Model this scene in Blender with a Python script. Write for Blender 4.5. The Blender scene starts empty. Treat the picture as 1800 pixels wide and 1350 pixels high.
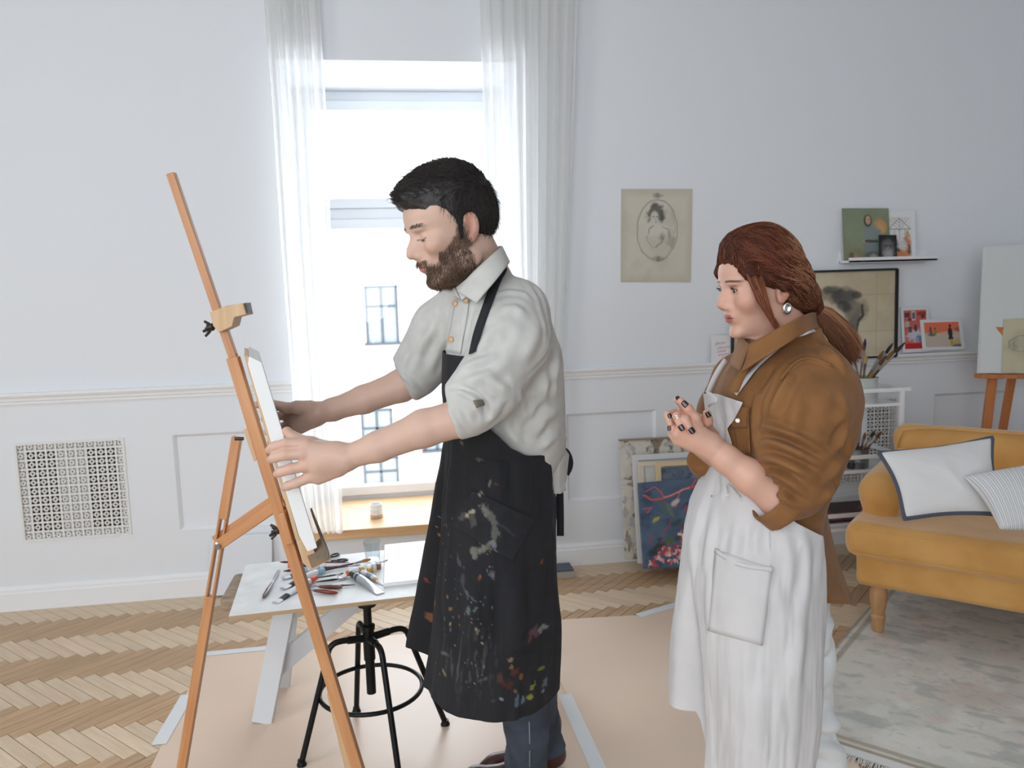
import bpy, math, random
import numpy as np
from mathutils import Vector, Matrix, noise as mnoise
random.seed(7); np.random.seed(7)
SC = bpy.context.scene
COL = SC.collection
# ------------------------------------------------------------------ camera
CAMZ, FPX, YAW, PITCH, ROLL = 1.5, 1400.0, math.radians(8.4), math.radians(6.7), math.radians(-1.7)
_cy, _sy = math.cos(YAW), math.sin(YAW)
_fw = np.array([_sy*math.cos(PITCH), _cy*math.cos(PITCH), -math.sin(PITCH)])
_r0 = np.array([_cy, -_sy, 0.0]); _u0 = np.cross(_r0, _fw)
_rt = math.cos(ROLL)*_r0 + math.sin(ROLL)*_u0
_up = -math.sin(ROLL)*_r0 + math.cos(ROLL)*_u0
CAMP = np.array([0.0, 0.0, CAMZ])
FH = np.array([_sy, _cy, 0.0]); RH = np.array([_cy, -_sy, 0.0])
cam = bpy.data.cameras.new('camera'); camo = bpy.data.objects.new('camera', cam); COL.objects.link(camo)
cam.sensor_width = 36.0; cam.sensor_fit = 'HORIZONTAL'; cam.lens = FPX/1800*36.0
M = Matrix.Identity(4)
for i in range(3):
    M[i][0] = _rt[i]; M[i][1] = _up[i]; M[i][2] = -_fw[i]; M[i][3] = CAMP[i]
camo.matrix_world = M
cam.dof.use_dof = True; cam.dof.focus_distance = 1.9; cam.dof.aperture_fstop = 6.0
cam.clip_start = 0.05; cam.clip_end = 200
SC.camera = camo
def ray(px, py): return _rt*(px-900)/FPX - _up*(py-675)/FPX + _fw
def at(px, py, D):
    d = ray(px, py); return CAMP + d*(D/(d@FH))
def aty(px, py, Y):
    d = ray(px, py); return CAMP + d*(Y/d[1])
def atz(px, py, z):
    d = ray(px, py); return CAMP + d*((z-CAMZ)/d[2])
def proj(p):
    p = np.asarray(p, float)-CAMP; return 900+FPX*(p@_rt)/(p@_fw), 675-FPX*(p@_up)/(p@_fw)
# ------------------------------------------------------------------ light
WALLY = 4.125
w = bpy.data.worlds.new('daylight'); SC.world = w; w.use_nodes = True
bg = w.node_tree.nodes['Background']; bg.inputs[0].default_value = (0.92, 0.96, 1.0, 1); bg.inputs[1].default_value = 5.6
def area(name, loc, target, sx, sy, power, color, portal=False):
    l = bpy.data.lights.new(name, 'AREA'); l.shape = 'RECTANGLE'; l.size = sx; l.size_y = sy; l.energy = power; l.color = color
    o = bpy.data.objects.new(name, l); COL.objects.link(o); o.location = loc
    o.rotation_euler = (Vector(target)-Vector(loc)).to_track_quat('-Z', 'Y').to_euler()
    if portal: l.cycles.is_portal = True
    return o
area('window_portal', (0.09, 4.86, 1.45), (0.09, 0, 1.45), 1.4, 2.7, 1, (1, 1, 1), True)
area('fill_rear', (-1.2, -2.6, 1.9), (0.4, 3.0, 1.2), 3.0, 2.4, 104, (0.92, 0.96, 1.0))  # added fill lamp behind the camera; the rear wall has no window
area('fill_side', (-3.5, 0.6, 1.9), (0.5, 1.8, 1.1), 1.6, 2.2, 34, (0.95, 0.98, 1.0))  # added fill lamp from the left; the left wall is solid
SC.view_settings.view_transform = 'Standard'; SC.view_settings.look = 'None'
SC.view_settings.gamma = 1.0; SC.view_settings.use_curve_mapping = False
SC.view_settings.exposure = 0.24
SC.cycles.max_bounces = 10; SC.cycles.transparent_max_bounces = 12; SC.cycles.caustics_refractive = False; SC.cycles.caustics_reflective = False
SC.cycles.use_denoising = True; SC.cycles.sample_clamp_indirect = 8
# ------------------------------------------------------------------ object helpers
WM = {}
def empty(name, loc, label=None, cat=None, group=None):
    o = bpy.data.objects.new(name, None); COL.objects.link(o); o.location = loc; o.empty_display_size = .05
    WM[o.name] = Matrix.Translation(Vector(loc))
    return tag(o, label, cat, group)
def tag(o, label=None, cat=None, group=None, kind=None):
    if label: o['label'] = label
    if cat: o['category'] = cat
    if group: o['group'] = group
    if kind: o['kind'] = kind
    return o
def link(name, mesh, parent=None, mw=None):
    o = bpy.data.objects.new(name, mesh); COL.objects.link(o)
    mw = mw or Matrix.Identity(4)
    if parent is not None:
        o.parent = parent; o.matrix_parent_inverse = WM[parent.name].inverted()
    o.matrix_basis = mw; WM[o.name] = mw.copy()
    return o
def mesh_np(name, V, F, mat=None, smooth=True, col=None):
    """V (n,3), F list of faces or (m,k) array"""
    me = bpy.data.meshes.new(name)
    V = np.asarray(V, np.float32)
    if isinstance(F, np.ndarray):
        m, k = F.shape
        me.vertices.add(len(V)); me.vertices.foreach_set('co', V.ravel())
        me.loops.add(m*k); me.loops.foreach_set('vertex_index', F.astype(np.int32).ravel())
        me.polygons.add(m); me.polygons.foreach_set('loop_start', np.arange(0, m*k, k, dtype=np.int32))
        try: me.polygons.foreach_set('loop_total', np.full(m, k, np.int32))
        except Exception: pass
        me.update(calc_edges=True); me.validate()
    else:
        me.from_pydata([tuple(v) for v in V.tolist()], [], F); me.update()
    me.polygons.foreach_set('use_smooth', np.full(len(me.polygons), bool(smooth)))
    if col is not None:
        c = np.ones((len(V), 4), np.float32); c[:, :3] = col
        a = me.color_attributes.new('Col', 'FLOAT_COLOR', 'POINT'); a.data.foreach_set('color', c.ravel())
    if mat: me.materials.append(mat)
    return me
class MB:
    """collects simple shapes into ONE mesh"""
    def __init__(s): s.v = []; s.f = []
    def add(s, V, F):
        n = len(s.v); s.v += [tuple(map(float, p)) for p in V]; s.f += [tuple(i+n for i in q) for q in F]; return s
    def hexa(s, P): return s.add(P, [(0,3,2,1),(4,5,6,7),(0,1,5,4),(1,2,6,5),(2,3,7,6),(3,0,4,7)])
    def box(s, c, d, m=None):
        c = np.array(c, float); d = np.array(d, float)/2
        P = [np.array(q)*d for q in [(-1,-1,-1),(1,-1,-1),(1,1,-1),(-1,1,-1),(-1,-1,1),(1,-1,1),(1,1,1),(-1,1,1)]]
        P = [np.array(m@Vector(p)) if m else p for p in P]
        return s.hexa([c+p for p in P])
    def bar(s, p0, p1, wx, wy, side=(0,0,1)):
        """box beam from p0 to p1, width wx along side-perp, wy other"""
        p0, p1 = np.array(p0, float), np.array(p1, float); d = p1-p0; d /= np.linalg.norm(d)
        a = np.array(side, float); a = a-d*(a@d); a /= np.linalg.norm(a); b = np.cross(d, a)
        P = []
        for p in (p0, p1):
            for sx, sy in ((-1,-1),(1,-1),(1,1),(-1,1)): P.append(p+a*sx*wx/2+b*sy*wy/2)
        return s.hexa(P)
    def tube(s, pts, r, n=10, caps=True):
        pts = [np.array(p, float) for p in pts]; rr = r if hasattr(r, '__len__') else [r]*len(pts)
        V, F = [], []; a = None
        for i, p in enumerate(pts):
            t = pts[min(i+1, len(pts)-1)]-pts[max(i-1, 0)]; t /= np.linalg.norm(t)+1e-12
            if a is None:
                h = np.array([0,0,1.]) if abs(t[2]) < .9 else np.array([1.,0,0]); a = np.cross(t, h)
            a = a-t*(a@t); a /= np.linalg.norm(a); b = np.cross(t, a)
            for k in range(n):
                q = 2*math.pi*k/n; V.append(p+rr[i]*(math.cos(q)*a+math.sin(q)*b))
        for i in range(len(pts)-1):
            for k in range(n):
                F.append((i*n+k, i*n+(k+1)%n, (i+1)*n+(k+1)%n, (i+1)*n+k))
        if caps: F.append(tuple(range(n-1, -1, -1))); F.append(tuple((len(pts)-1)*n+k for k in range(n)))
        return s.add(V, F)
    def lathe(s, prof, c=(0,0,0), n=20, axis=None):
        """prof [(r,z)], revolve about axis (default Z) through c"""
        c = np.array(c, float)
        m = Matrix.Identity(3) if axis is None else Vector((0,0,1)).rotation_difference(Vector(axis)).to_matrix()
        V, F = [], []
        for r, z in prof:
            for k in range(n):
                q = 2*math.pi*k/n; V.append(c+np.array(m@Vector((r*math.cos(q), r*math.sin(q), z))))
        for i in range(len(prof)-1):
            for k in range(n): F.append((i*n+k, i*n+(k+1)%n, (i+1)*n+(k+1)%n, (i+1)*n+k))
        if prof[0][0] > 1e-5: F.append(tuple(range(n-1, -1, -1)))
        if prof[-1][0] > 1e-5: F.append(tuple((len(prof)-1)*n+k for k in range(n)))
        return s.add(V, F)
    def prism(s, poly, o, ax, ay, az, h):
        o, ax, ay, az = [np.array(q, float) for q in (o, ax, ay, az)]; n = len(poly)
        V = [o+ax*p[0]+ay*p[1] for p in poly]+[o+ax*p[0]+ay*p[1]+az*h for p in poly]
        F = [tuple(range(n-1, -1, -1)), tuple(range(n, 2*n))]+[(i, (i+1)%n, n+(i+1)%n, n+i) for i in range(n)]
        return s.add(V, F)
    def build(s, name, mat, parent=None, smooth=False, bevel=0, seg=2, subd=0):
        me = bpy.data.meshes.new(name); me.from_pydata(s.v, [], s.f); me.update()
        me.polygons.foreach_set('use_smooth', np.full(len(me.polygons), bool(smooth or bevel or subd)))
        import bmesh
        bm = bmesh.new(); bm.from_mesh(me); bmesh.ops.recalc_face_normals(bm, faces=bm.faces); bm.to_mesh(me); bm.free()
        if mat: me.materials.append(mat)
        o = link(name, me, parent)
        if bevel:
            b = o.modifiers.new('bevel', 'BEVEL'); b.width = bevel; b.segments = seg; b.limit_method = 'ANGLE'; b.harden_normals = True
        elif smooth:
            try: me.set_sharp_from_angle(angle=math.radians(40))
            except Exception: pass
        if subd:
            b = o.modifiers.new('sub', 'SUBSURF'); b.levels = subd; b.render_levels = subd
        return o
def beam(name, p0, p1, wx, wy, mat, parent, side=(0,0,1), bevel=.002, holes=None):
    """local-Z beam so that the grain runs along it"""
    p0, p1 = Vector(p0), Vector(p1); d = p1-p0; L = d.length; d.normalize()
    a = Vector(side); a = (a-d*a.dot(d)).normalized(); b = d.cross(a)
    m = Matrix(((a.x,b.x,d.x,p0.x),(a.y,b.y,d.y,p0.y),(a.z,b.z,d.z,p0.z),(0,0,0,1)))
    mb = MB().box((0,0,L/2), (wx,wy,L))
    o = mb.build(name, mat, parent, bevel=bevel)
    o.matrix_basis = m; WM[o.name] = m
    return o
# ------------------------------------------------------------------ materials
def srgb(r, g, b):
    f = lambda c: (c/255/12.92 if c/255 <= .04045 else ((c/255+.055)/1.055)**2.4)
    return (f(r), f(g), f(b), 1)
def mix(a, b, t): return tuple(a[i]*(1-t)+b[i]*t for i in range(3))+(1,)
def mat(name, rgb, rough=.6, metal=0., var=None, scale=8., stretch=(1,1,1), bump=0., bscale=None, coord='Object', attr=False,
        spec=.5, sss=0., sheen=0., detail=4., rnd=0., trans=0., bdist=.002, aniso=None):
    m = bpy.data.materials.new(name); m.use_nodes = True; t = m.node_tree; N, L = t.nodes, t.links
    p = N['Principled BSDF']; c = rgb if len(rgb) == 4 else srgb(*rgb)
    p.inputs['Base Color'].default_value = c; p.inputs['Roughness'].default_value = rough; p.inputs['Metallic'].default_value = metal
    p.inputs['Specular IOR Level'].default_value = spec
    if sss:
        p.inputs['Subsurface Weight'].default_value = sss; p.inputs['Subsurface Radius'].default_value = (1., .35, .2); p.inputs['Subsurface Scale'].default_value = .006
    if sheen: p.inputs['Sheen Weight'].default_value = sheen; p.inputs['Sheen Roughness'].default_value = .4
    tc = N.new('ShaderNodeTexCoord'); mp = N.new('ShaderNodeMapping'); mp.inputs['Scale'].default_value = stretch
    L.new(tc.outputs[coord], mp.inputs['Vector'])
    src = None
    if attr:
        a = N.new('ShaderNodeAttribute'); a.attribute_name = 'Col'; src = a.outputs['Color']
    if var:
        nz = N.new('ShaderNodeTexNoise'); nz.inputs['Scale'].default_value = scale; nz.inputs['Detail'].default_value = detail
        L.new(mp.outputs[0], nz.inputs['Vector'])
        if rnd:
            oi = N.new('ShaderNodeObjectInfo'); nz.noise_dimensions = '4D'
            mu = N.new('ShaderNodeMath'); mu.operation = 'MULTIPLY'; mu.inputs[1].default_value = 50; L.new(oi.outputs['Random'], mu.inputs[0]); L.new(mu.outputs[0], nz.inputs['W'])
        cr = N.new('ShaderNodeValToRGB'); cr.color_ramp.elements[0].position = .3; cr.color_ramp.elements[1].position = .7
        c2 = var if len(var) == 4 else srgb(*var)
        cr.color_ramp.elements[0].color = c2; cr.color_ramp.elements[1].color = c
        L.new(nz.outputs['Fac'], cr.inputs['Fac'])
        if src is not None:
            cr.color_ramp.elements[0].color = var; cr.color_ramp.elements[1].color = (1,1,1,1)
            mx = N.new('ShaderNodeMix'); mx.data_type = 'RGBA'; mx.blend_type = 'MULTIPLY'; mx.inputs['Factor'].default_value = 1
            L.new(src, mx.inputs['A']); L.new(cr.outputs[0], mx.inputs['B']); src = mx.outputs['Result']
        else: src = cr.outputs[0]
    if rnd and src is not None:
        oi2 = N.new('ShaderNodeObjectInfo'); mr = N.new('ShaderNodeMapRange'); mr.inputs['To Min'].default_value = 1-rnd; mr.inputs['To Max'].default_value = 1+rnd
        L.new(oi2.outputs['Random'], mr.inputs['Value'])
        hs = N.new('ShaderNodeHueSaturation'); L.new(src, hs.inputs['Color']); L.new(mr.outputs[0], hs.inputs['Value']); src = hs.outputs[0]
    if src is not None: L.new(src, p.inputs['Base Color'])
    if bump:
        nb = N.new('ShaderNodeTexNoise'); nb.inputs['Scale'].default_value = bscale or scale*6; nb.inputs['Detail'].default_value = 3
        L.new(mp.outputs[0], nb.inputs['Vector'])
        bn = N.new('ShaderNodeBump'); bn.inputs['Strength'].default_value = bump; bn.inputs['Distance'].default_value = bdist
        L.new(nb.outputs['Fac'], bn.inputs['Height']); L.new(bn.outputs[0], p.inputs['Normal'])
    return m
def weave(m, scale, strength=.3):
    """fine cloth weave bump on a material"""
    t = m.node_tree; N, L = t.nodes, t.links; p = N['Principled BSDF']
    tc = N.new('ShaderNodeTexCoord'); outs = []
    for d in ('X', 'Z'):
        wv = N.new('ShaderNodeTexWave'); wv.bands_direction = d; wv.inputs['Scale'].default_value = scale; wv.inputs['Distortion'].default_value = 1.5
        wv.inputs['Detail'].default_value = 2; L.new(tc.outputs['Object'], wv.inputs['Vector']); outs.append(wv.outputs['Fac'])
    ad = N.new('ShaderNodeMath'); ad.operation = 'ADD'; L.new(outs[0], ad.inputs[0]); L.new(outs[1], ad.inputs[1])
    bn = N.new('ShaderNodeBump'); bn.inputs['Strength'].default_value = strength; bn.inputs['Distance'].default_value = .001
    L.new(ad.outputs[0], bn.inputs['Height'])
    old = p.inputs['Normal'].links
    if old: L.new(old[0].from_socket, bn.inputs['Normal'])
    L.new(bn.outputs[0], p.inputs['Normal'])
    return m
def glassmat(name, tint=(1,1,1,1), rough=0., ior=1.45, thin=True):
    m = bpy.data.materials.new(name); m.use_nodes = True; t = m.node_tree; N, L = t.nodes, t.links
    N.remove(N['Principled BSDF']); out = N['Material Output']
    if thin:   # thin pane: mostly straight through, fresnel reflection
        tr = N.new('ShaderNodeBsdfTransparent'); tr.inputs[0].default_value = tint
        gl = N.new('ShaderNodeBsdfGlossy'); gl.inputs['Roughness'].default_value = rough
        lw_ = N.new('ShaderNodeLayerWeight'); pw = N.new('ShaderNodeMath'); pw.operation = 'POWER'; pw.inputs[1].default_value = 3; L.new(lw_.outputs['Facing'], pw.inputs[0]); fr = N.new('ShaderNodeMath'); fr.operation = 'MULTIPLY_ADD'; fr.inputs[1].default_value = .7; fr.inputs[2].default_value = .04; L.new(pw.outputs[0], fr.inputs[0])
        mx = N.new('ShaderNodeMixShader'); L.new(fr.outputs[0], mx.inputs[0]); L.new(tr.outputs[0], mx.inputs[1]); L.new(gl.outputs[0], mx.inputs[2]); L.new(mx.outputs[0], out.inputs[0])
    else:
        g = N.new('ShaderNodeBsdfGlass'); g.inputs['Color'].default_value = tint; g.inputs['IOR'].default_value = ior; g.inputs['Roughness'].default_value = rough
        L.new(g.outputs[0], out.inputs[0])
    return m
def sheer(name, rgb, through=.35, transl=.45):
    m = bpy.data.materials.new(name); m.use_nodes = True; t = m.node_tree; N, L = t.nodes, t.links
    N.remove(N['Principled BSDF']); out = N['Material Output']; c = srgb(*rgb)
    d = N.new('ShaderNodeBsdfDiffuse'); d.inputs[0].default_value = c
    tl = N.new('ShaderNodeBsdfTranslucent'); tl.inputs[0].default_value = c
    tr = N.new('ShaderNodeBsdfTransparent')
    a = N.new('ShaderNodeMixShader'); a.inputs[0].default_value = transl; L.new(d.outputs[0], a.inputs[1]); L.new(tl.outputs[0], a.inputs[2])
    b = N.new('ShaderNodeMixShader'); b.inputs[0].default_value = through; L.new(a.outputs[0], b.inputs[1]); L.new(tr.outputs[0], b.inputs[2])
    L.new(b.outputs[0], out.inputs[0]); return m
# ------------------------------------------------------------------ numpy noise
_LAT = np.random.RandomState(3).rand(64, 64, 64).astype(np.float32)
def vnoise(P, s=1., seed=0):
    P = np.asarray(P, np.float32)*s+np.array([seed*7.31+100, seed*3.77+100, seed*5.13+100], np.float32)
    i = np.floor(P).astype(np.int32); f = P-i; f = f*f*(3-2*f); i &= 63; j = (i+1) & 63
    x0,y0,z0 = i[...,0],i[...,1],i[...,2]; x1,y1,z1 = j[...,0],j[...,1],j[...,2]; fx,fy,fz = f[...,0],f[...,1],f[...,2]
    L = _LAT
    a = L[x0,y0,z0]*(1-fx)+L[x1,y0,z0]*fx; b = L[x0,y1,z0]*(1-fx)+L[x1,y1,z0]*fx
    c = L[x0,y0,z1]*(1-fx)+L[x1,y0,z1]*fx; d = L[x0,y1,z1]*(1-fx)+L[x1,y1,z1]*fx
    return ((a*(1-fy)+b*fy)*(1-fz)+(c*(1-fy)+d*fy)*fz)*2-1
def fbm(P, s=1., o=4, seed=0):
    r = 0; a = .5
    for k in range(o): r = r+a*vnoise(P, s, seed+k*11); a *= .5; s *= 2.03
    return r
def sstep(a, b, x):
    t = np.clip((x-a)/(b-a), 0, 1); return t*t*(3-2*t)
# ------------------------------------------------------------------ setting
M_wall = mat('wall_paint', (233,237,242), .75, bump=.03, bscale=60)
M_trim = mat('white_trim_paint', (240,242,244), .5)
M_ceil = mat('ceiling_paint', (240,241,243), .8)
M_upvc = mat('white_window_frame', (240,243,246), .35)
M_pine = mat('pine', (226,190,146), .45, var=(205,160,112), scale=5, stretch=(.6,6,6), bump=.05, bscale=30)
M_subfloor = mat('floor_joint', (96,76,58), .9)
def wall_layers(name, xs, zs, depth, y, matl):
    """wall on plane y facing -Y; depth(xm,zm) -> recess, None = opening of depth R"""
    R = .62; mb = MB(); nx, nz = len(xs)-1, len(zs)-1
    g = [[depth((xs[i]+xs[i+1])/2, (zs[k]+zs[k+1])/2) for k in range(nz)] for i in range(nx)]
    dd = lambda i, k: (R if g[i][k] is None else g[i][k]) if 0 <= i < nx and 0 <= k < nz else 0
    for i in range(nx):
        for k in range(nz):
            x0,x1,z0,z1 = xs[i],xs[i+1],zs[k],zs[k+1]; d = y+dd(i,k)
            if g[i][k] is not None: mb.add([(x0,d,z0),(x1,d,z0),(x1,d,z1),(x0,d,z1)], [(0,1,2,3)])
            if i+1 < nx and dd(i,k) != dd(i+1,k):
                e = y+dd(i+1,k); mb.add([(x1,d,z0),(x1,e,z0),(x1,e,z1),(x1,d,z1)], [(0,1,2,3)])
            if k+1 < nz and dd(i,k) != dd(i,k+1):
                e = y+dd(i,k+1); mb.add([(x0,d,z1),(x1,d,z1),(x1,e,z1),(x0,e,z1)], [(0,1,2,3)])
    return mb
S = 15/14
WX0, WX1, WZ0, WZ1 = -.50, .68, .25*S, 2.466*S
panels = [(-1.035*S,-.62,.32*S,.778*S), (.837*S,1.303*S,.332*S,.778*S), (2.856*S,3.305*S,.32*S,.781*S)]
grilles = [(-1.72*S,-1.248*S,.318*S,.779*S), (2.17*S,2.64*S,.318*S,.779*S)]
XL, XR, YB, ZC = -3.8, 4.6, -3.0, 3.35
xs = sorted({XL,XR,WX0,WX1,*[p[0] for p in panels+grilles],*[p[1] for p in panels+grilles]})
zs = sorted({0,ZC,WZ0,WZ1,*[p[2] for p in panels+grilles],*[p[3] for p in panels+grilles]})
def dep(x, z):
    if WX0 < x < WX1 and WZ0 < z < WZ1: return None
    for p in panels:
        if p[0] < x < p[1] and p[2] < z < p[3]: return .022
    for p in grilles:
        if p[0] < x < p[1] and p[2] < z < p[3]: return .12
    return 0
tag(wall_layers('wall_back', xs, zs, dep, WALLY, M_wall).build('wall_back', M_wall), kind='structure')
def quad(name, P, m): tag(MB().add(P, [(0,1,2,3)]).build(name, m), kind='structure')
tag(MB().box(((XL+XR)/2, (YB+WALLY)/2, -.03), (XR-XL+.2, WALLY-YB+.2, .052)).build('floor', M_subfloor), kind='structure')
tag(MB().box(((XL+XR)/2, (YB+WALLY+.6)/2, ZC+.05), (XR-XL+.2, WALLY-YB+.8, .1)).build('ceiling', M_ceil), kind='structure')
tag(MB().box((XL-.05, (YB+WALLY)/2, ZC/2), (.1, WALLY-YB+.2, ZC)).build('wall_left', M_wall), kind='structure')
tag(MB().box((XR+.05, (YB+WALLY)/2, ZC/2), (.1, WALLY-YB+.2, ZC)).build('wall_right', M_wall), kind='structure')
tag(MB().box(((XL+XR)/2, YB-.05, ZC/2), (XR-XL, .1, ZC)).build('wall_rear', M_wall), kind='structure')
# chair rail and baseboard as stepped mouldings (extruded profile along X)
def moulding(name, prof, x0, x1):
    mb = MB(); n = len(prof); V = [(x, WALLY-p[0], p[1]) for x in (x0, x1) for p in prof]
    mb.add(V, [(i, (i+1)%n, n+(i+1)%n, n+i) for i in range(n)]+[tuple(range(n-1,-1,-1)), tuple(range(n,2*n))])
    return tag(mb.build(name, M_trim), kind='structure')
r0, r1 = .951*S, 1.008*S
rail = [(0,r0),(.008,r0),(.012,r0+.008),(.012,r0+.016),(.02,r0+.022),(.022,r0+.034),(.03,r0+.04),(.036,r1-.012),(.036,r1),(0,r1)]
moulding('trim_1', rail, XL, WX0); moulding('trim_2', rail, WX1, XR)
b1 = .112*S
base = [(0,0),(.02,0),(.02,b1-.032),(.015,b1-.026),(.015,b1-.014),(.008,b1-.006),(.006,b1),(0,b1)]
moulding('baseboard_back', base, XL, XR)
# panel mouldings : small bevel frames inside each recess
k = 3
for (x0,x1,z0,z1) in panels:
    mb = MB(); y = WALLY+.012; t = .014
    for P in ([(x0,z0),(x1,z0),(x1-t,z0+t),(x0+t,z0+t)], [(x1,z0),(x1,z1),(x1-t,z1-t),(x1-t,z0+t)], [(x1,z1),(x0,z1),(x0+t,z1-t),(x1-t,z1-t)], [(x0,z1),(x0,z0),(x0+t,z0+t),(x0+t,z1-t)]):
        mb.add([(P[0][0],WALLY-.001,P[0][1]),(P[1][0],WALLY-.001,P[1][1]),(P[2][0],WALLY+.021,P[2][1]),(P[3][0],WALLY+.021,P[3][1])], [(0,1,2,3)])
    tag(mb.build('trim_%d' % k, M_trim), kind='structure'); k += 1
# radiator grilles: pierced lattice, one joined part, dark box behind
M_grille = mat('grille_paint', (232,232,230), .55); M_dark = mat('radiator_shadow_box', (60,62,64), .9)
M_radwhite = mat('radiator_enamel', (228,228,226), .5)
def grille(x0, x1, z0, z1, nx, nz, label):
    cx, cz = (x1-x0)/nx, (z1-z0)/nz
    root = empty('radiator_grille', ((x0+x1)/2, WALLY+.01, z0), label, 'grille', 'pierced white radiator grilles')
    # one cell : outer square lattice, ring, centre diamond hole  -> polygons with 4 corner petals and one centre hole
    V, F = [], []; a = .5; y0, y1 = WALLY+.006, WALLY+.014
    def poly(P):
        n = len(V); m = len(P)
        V.extend([(p[0], y0, p[1]) for p in P]); V.extend([(p[0], y1, p[1]) for p in P])
        F.append(tuple(range(n, n+m)))
        for i in range(m): F.append((n+i, n+(i+1)%m, n+m+(i+1)%m, n+m+i))
    for i in range(nx):
        for j in range(nz):
            ox, oz = x0+cx*(i+.5), z0+cz*(j+.5)
            q = lambda u, v: (ox+u*cx, oz+v*cz)
            # lattice border
            b = .40
            poly([q(-.5,-.5),q(.5,-.5),q(b,-b),q(-b,-b)]); poly([q(.5,-.5),q(.5,.5),q(b,b),q(b,-b)])
            poly([q(.5,.5),q(-.5,.5),q(-b,b),q(b,b)]); poly([q(-.5,.5),q(-.5,-.5),q(-b,-b),q(-b,b)])
            # diamond ring
            for s in range(4):
                c0, s0 = math.cos(s*math.pi/2), math.sin(s*math.pi/2)
                R_ = lambda u, v: q(u*c0-v*s0, u*s0+v*c0)
                poly([R_(.40,.0),R_(.13,.30),R_(.30,.13),R_(.40,.06)][0:0] or [R_(.14,0),R_(.35,.0),R_(.19,.19),R_(.07,.07)])
                poly([R_(.30,0),R_(.15,.15),R_(.065,.065),R_(0,.13),R_(0,.30),R_(.17,.17)][0:0] or [R_(.07,.07),R_(.19,.19),R_(0,.35),R_(0,.14)])
                poly([R_(.25,-.085),R_(b,-.085),R_(b,.085),R_(.25,.085)])
    o = link('lattice', mesh_np('lattice', V, F, M_grille, False), root); o['kind'] = 'stuff'
    fr = MB(); f = .012
    for c, d in ((((x0+x1)/2,WALLY+.004,z1-f/2),(x1-x0,.02,f)), (((x0+x1)/2,WALLY+.004,z0+f/2),(x1-x0,.02,f)), ((x0+f/2,WALLY+.004,(z0+z1)/2),(f,.02,z1-z0-2*f)), ((x1-f/2,WALLY+.004,(z0+z1)/2),(f,.02,z1-z0-2*f))): fr.box(c, d)
    fr.build('frame', M_grille, root)
    # what shows through: pale backing, with two bays open to the dark panel
    bk = MB()
    for i0, i1 in ((0,1),(4,7),(nx-1,nx)): bk.box((x0+cx*(i0+i1)/2, WALLY+.02, (z0+z1)/2), (cx*(i1-i0), .004, z1-z0))
    for i0, i1 in ((1,4),(7,nx-1)):
        for j in (0, nz-1): bk.box((x0+cx*(i0+i1)/2, WALLY+.02, z0+cz*(j+.5)), (cx*(i1-i0), .004, cz))
    bk.build('backing_sheet', M_radwhite, root)
    MB().box(((x0+x1)/2, WALLY+.1, (z0+z1)/2), (x1-x0-.01, .01, z1-z0-.01)).build('recess_shade_panel', M_dark, root)  # solid dark panel: shade inside the recess given by its colour
gx = grilles[0]; grille(*gx, 11, 11, 'pierced white radiator grille low on the wall behind the wooden easel')
gx = grilles[1]; grille(*gx, 11, 11, 'pierced white radiator grille behind the white rolling cart')
# window : frame, transom, sashes, panes, sill
yF = WALLY+.60; FT = WZ1
wf = MB()
fx0, fx1 = WX0, WX1
def fbar(x0,x1,z0,z1,y0=yF,y1=yF+.07): wf.box(((x0+x1)/2,(y0+y1)/2,(z0+z1)/2),(x1-x0,y1-y0,z1-z0))
zt0, zt1 = 1.737*S, 1.906*S; zb0, zb1 = .249*S, .355*S
wroot = tag(empty('window_1', ((fx0+fx1)/2, yF, WZ0)), kind='structure')
fbar(fx0,fx1,FT-.055,FT); fbar(fx0,fx0+.05,WZ0,FT-.055); fbar(fx1-.05,fx1,WZ0,FT-.055); fbar(fx0+.05,fx1-.05,WZ0,zb0+.05); fbar(fx0+.05,fx1-.05,zt0+.07,zt1-.05)
tag(wf.build('window_frame', M_upvc, wroot, bevel=.006), kind='structure')
for (z0,z1) in ((zt1-.05,FT-.055),(zb0+.05,zt0+.07)):
    wf = MB(); y0, y1 = yF-.018, yF+.05; x0, x1, t = fx0+.05, fx1-.05, .055
    fbar(x0,x1,z1-t,z1,y0,y1); fbar(x0,x1,z0,z0+t,y0,y1); fbar(x0,x0+t,z0+t,z1-t,y0,y1); fbar(x1-t,x1,z0+t,z1-t,y0,y1)
    sash = tag(wf.build('window_sash', M_upvc, wroot, bevel=.006), kind='structure')
    tag(MB().box(((x0+x1)/2, yF+.03, (z0+z1)/2), (x1-x0-2*t, .008, z1-z0-2*t)).build('window_pane', glassmat('window_glass', (.97,.985,1,1)), sash), kind='structure')
wf = MB(); wf.box((.36, yF-.04, zb0+.2), (.02,.03,.11)); wf.build('window_handle', M_upvc, wroot, bevel=.004)
sill = MB(); sill.box(((WX0+WX1)/2, WALLY+.27, .253*S), (WX1-WX0+.02, .62, .05)); tag(sill.build('window_sill', M_pine, wroot, bevel=.004), kind='structure')
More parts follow.
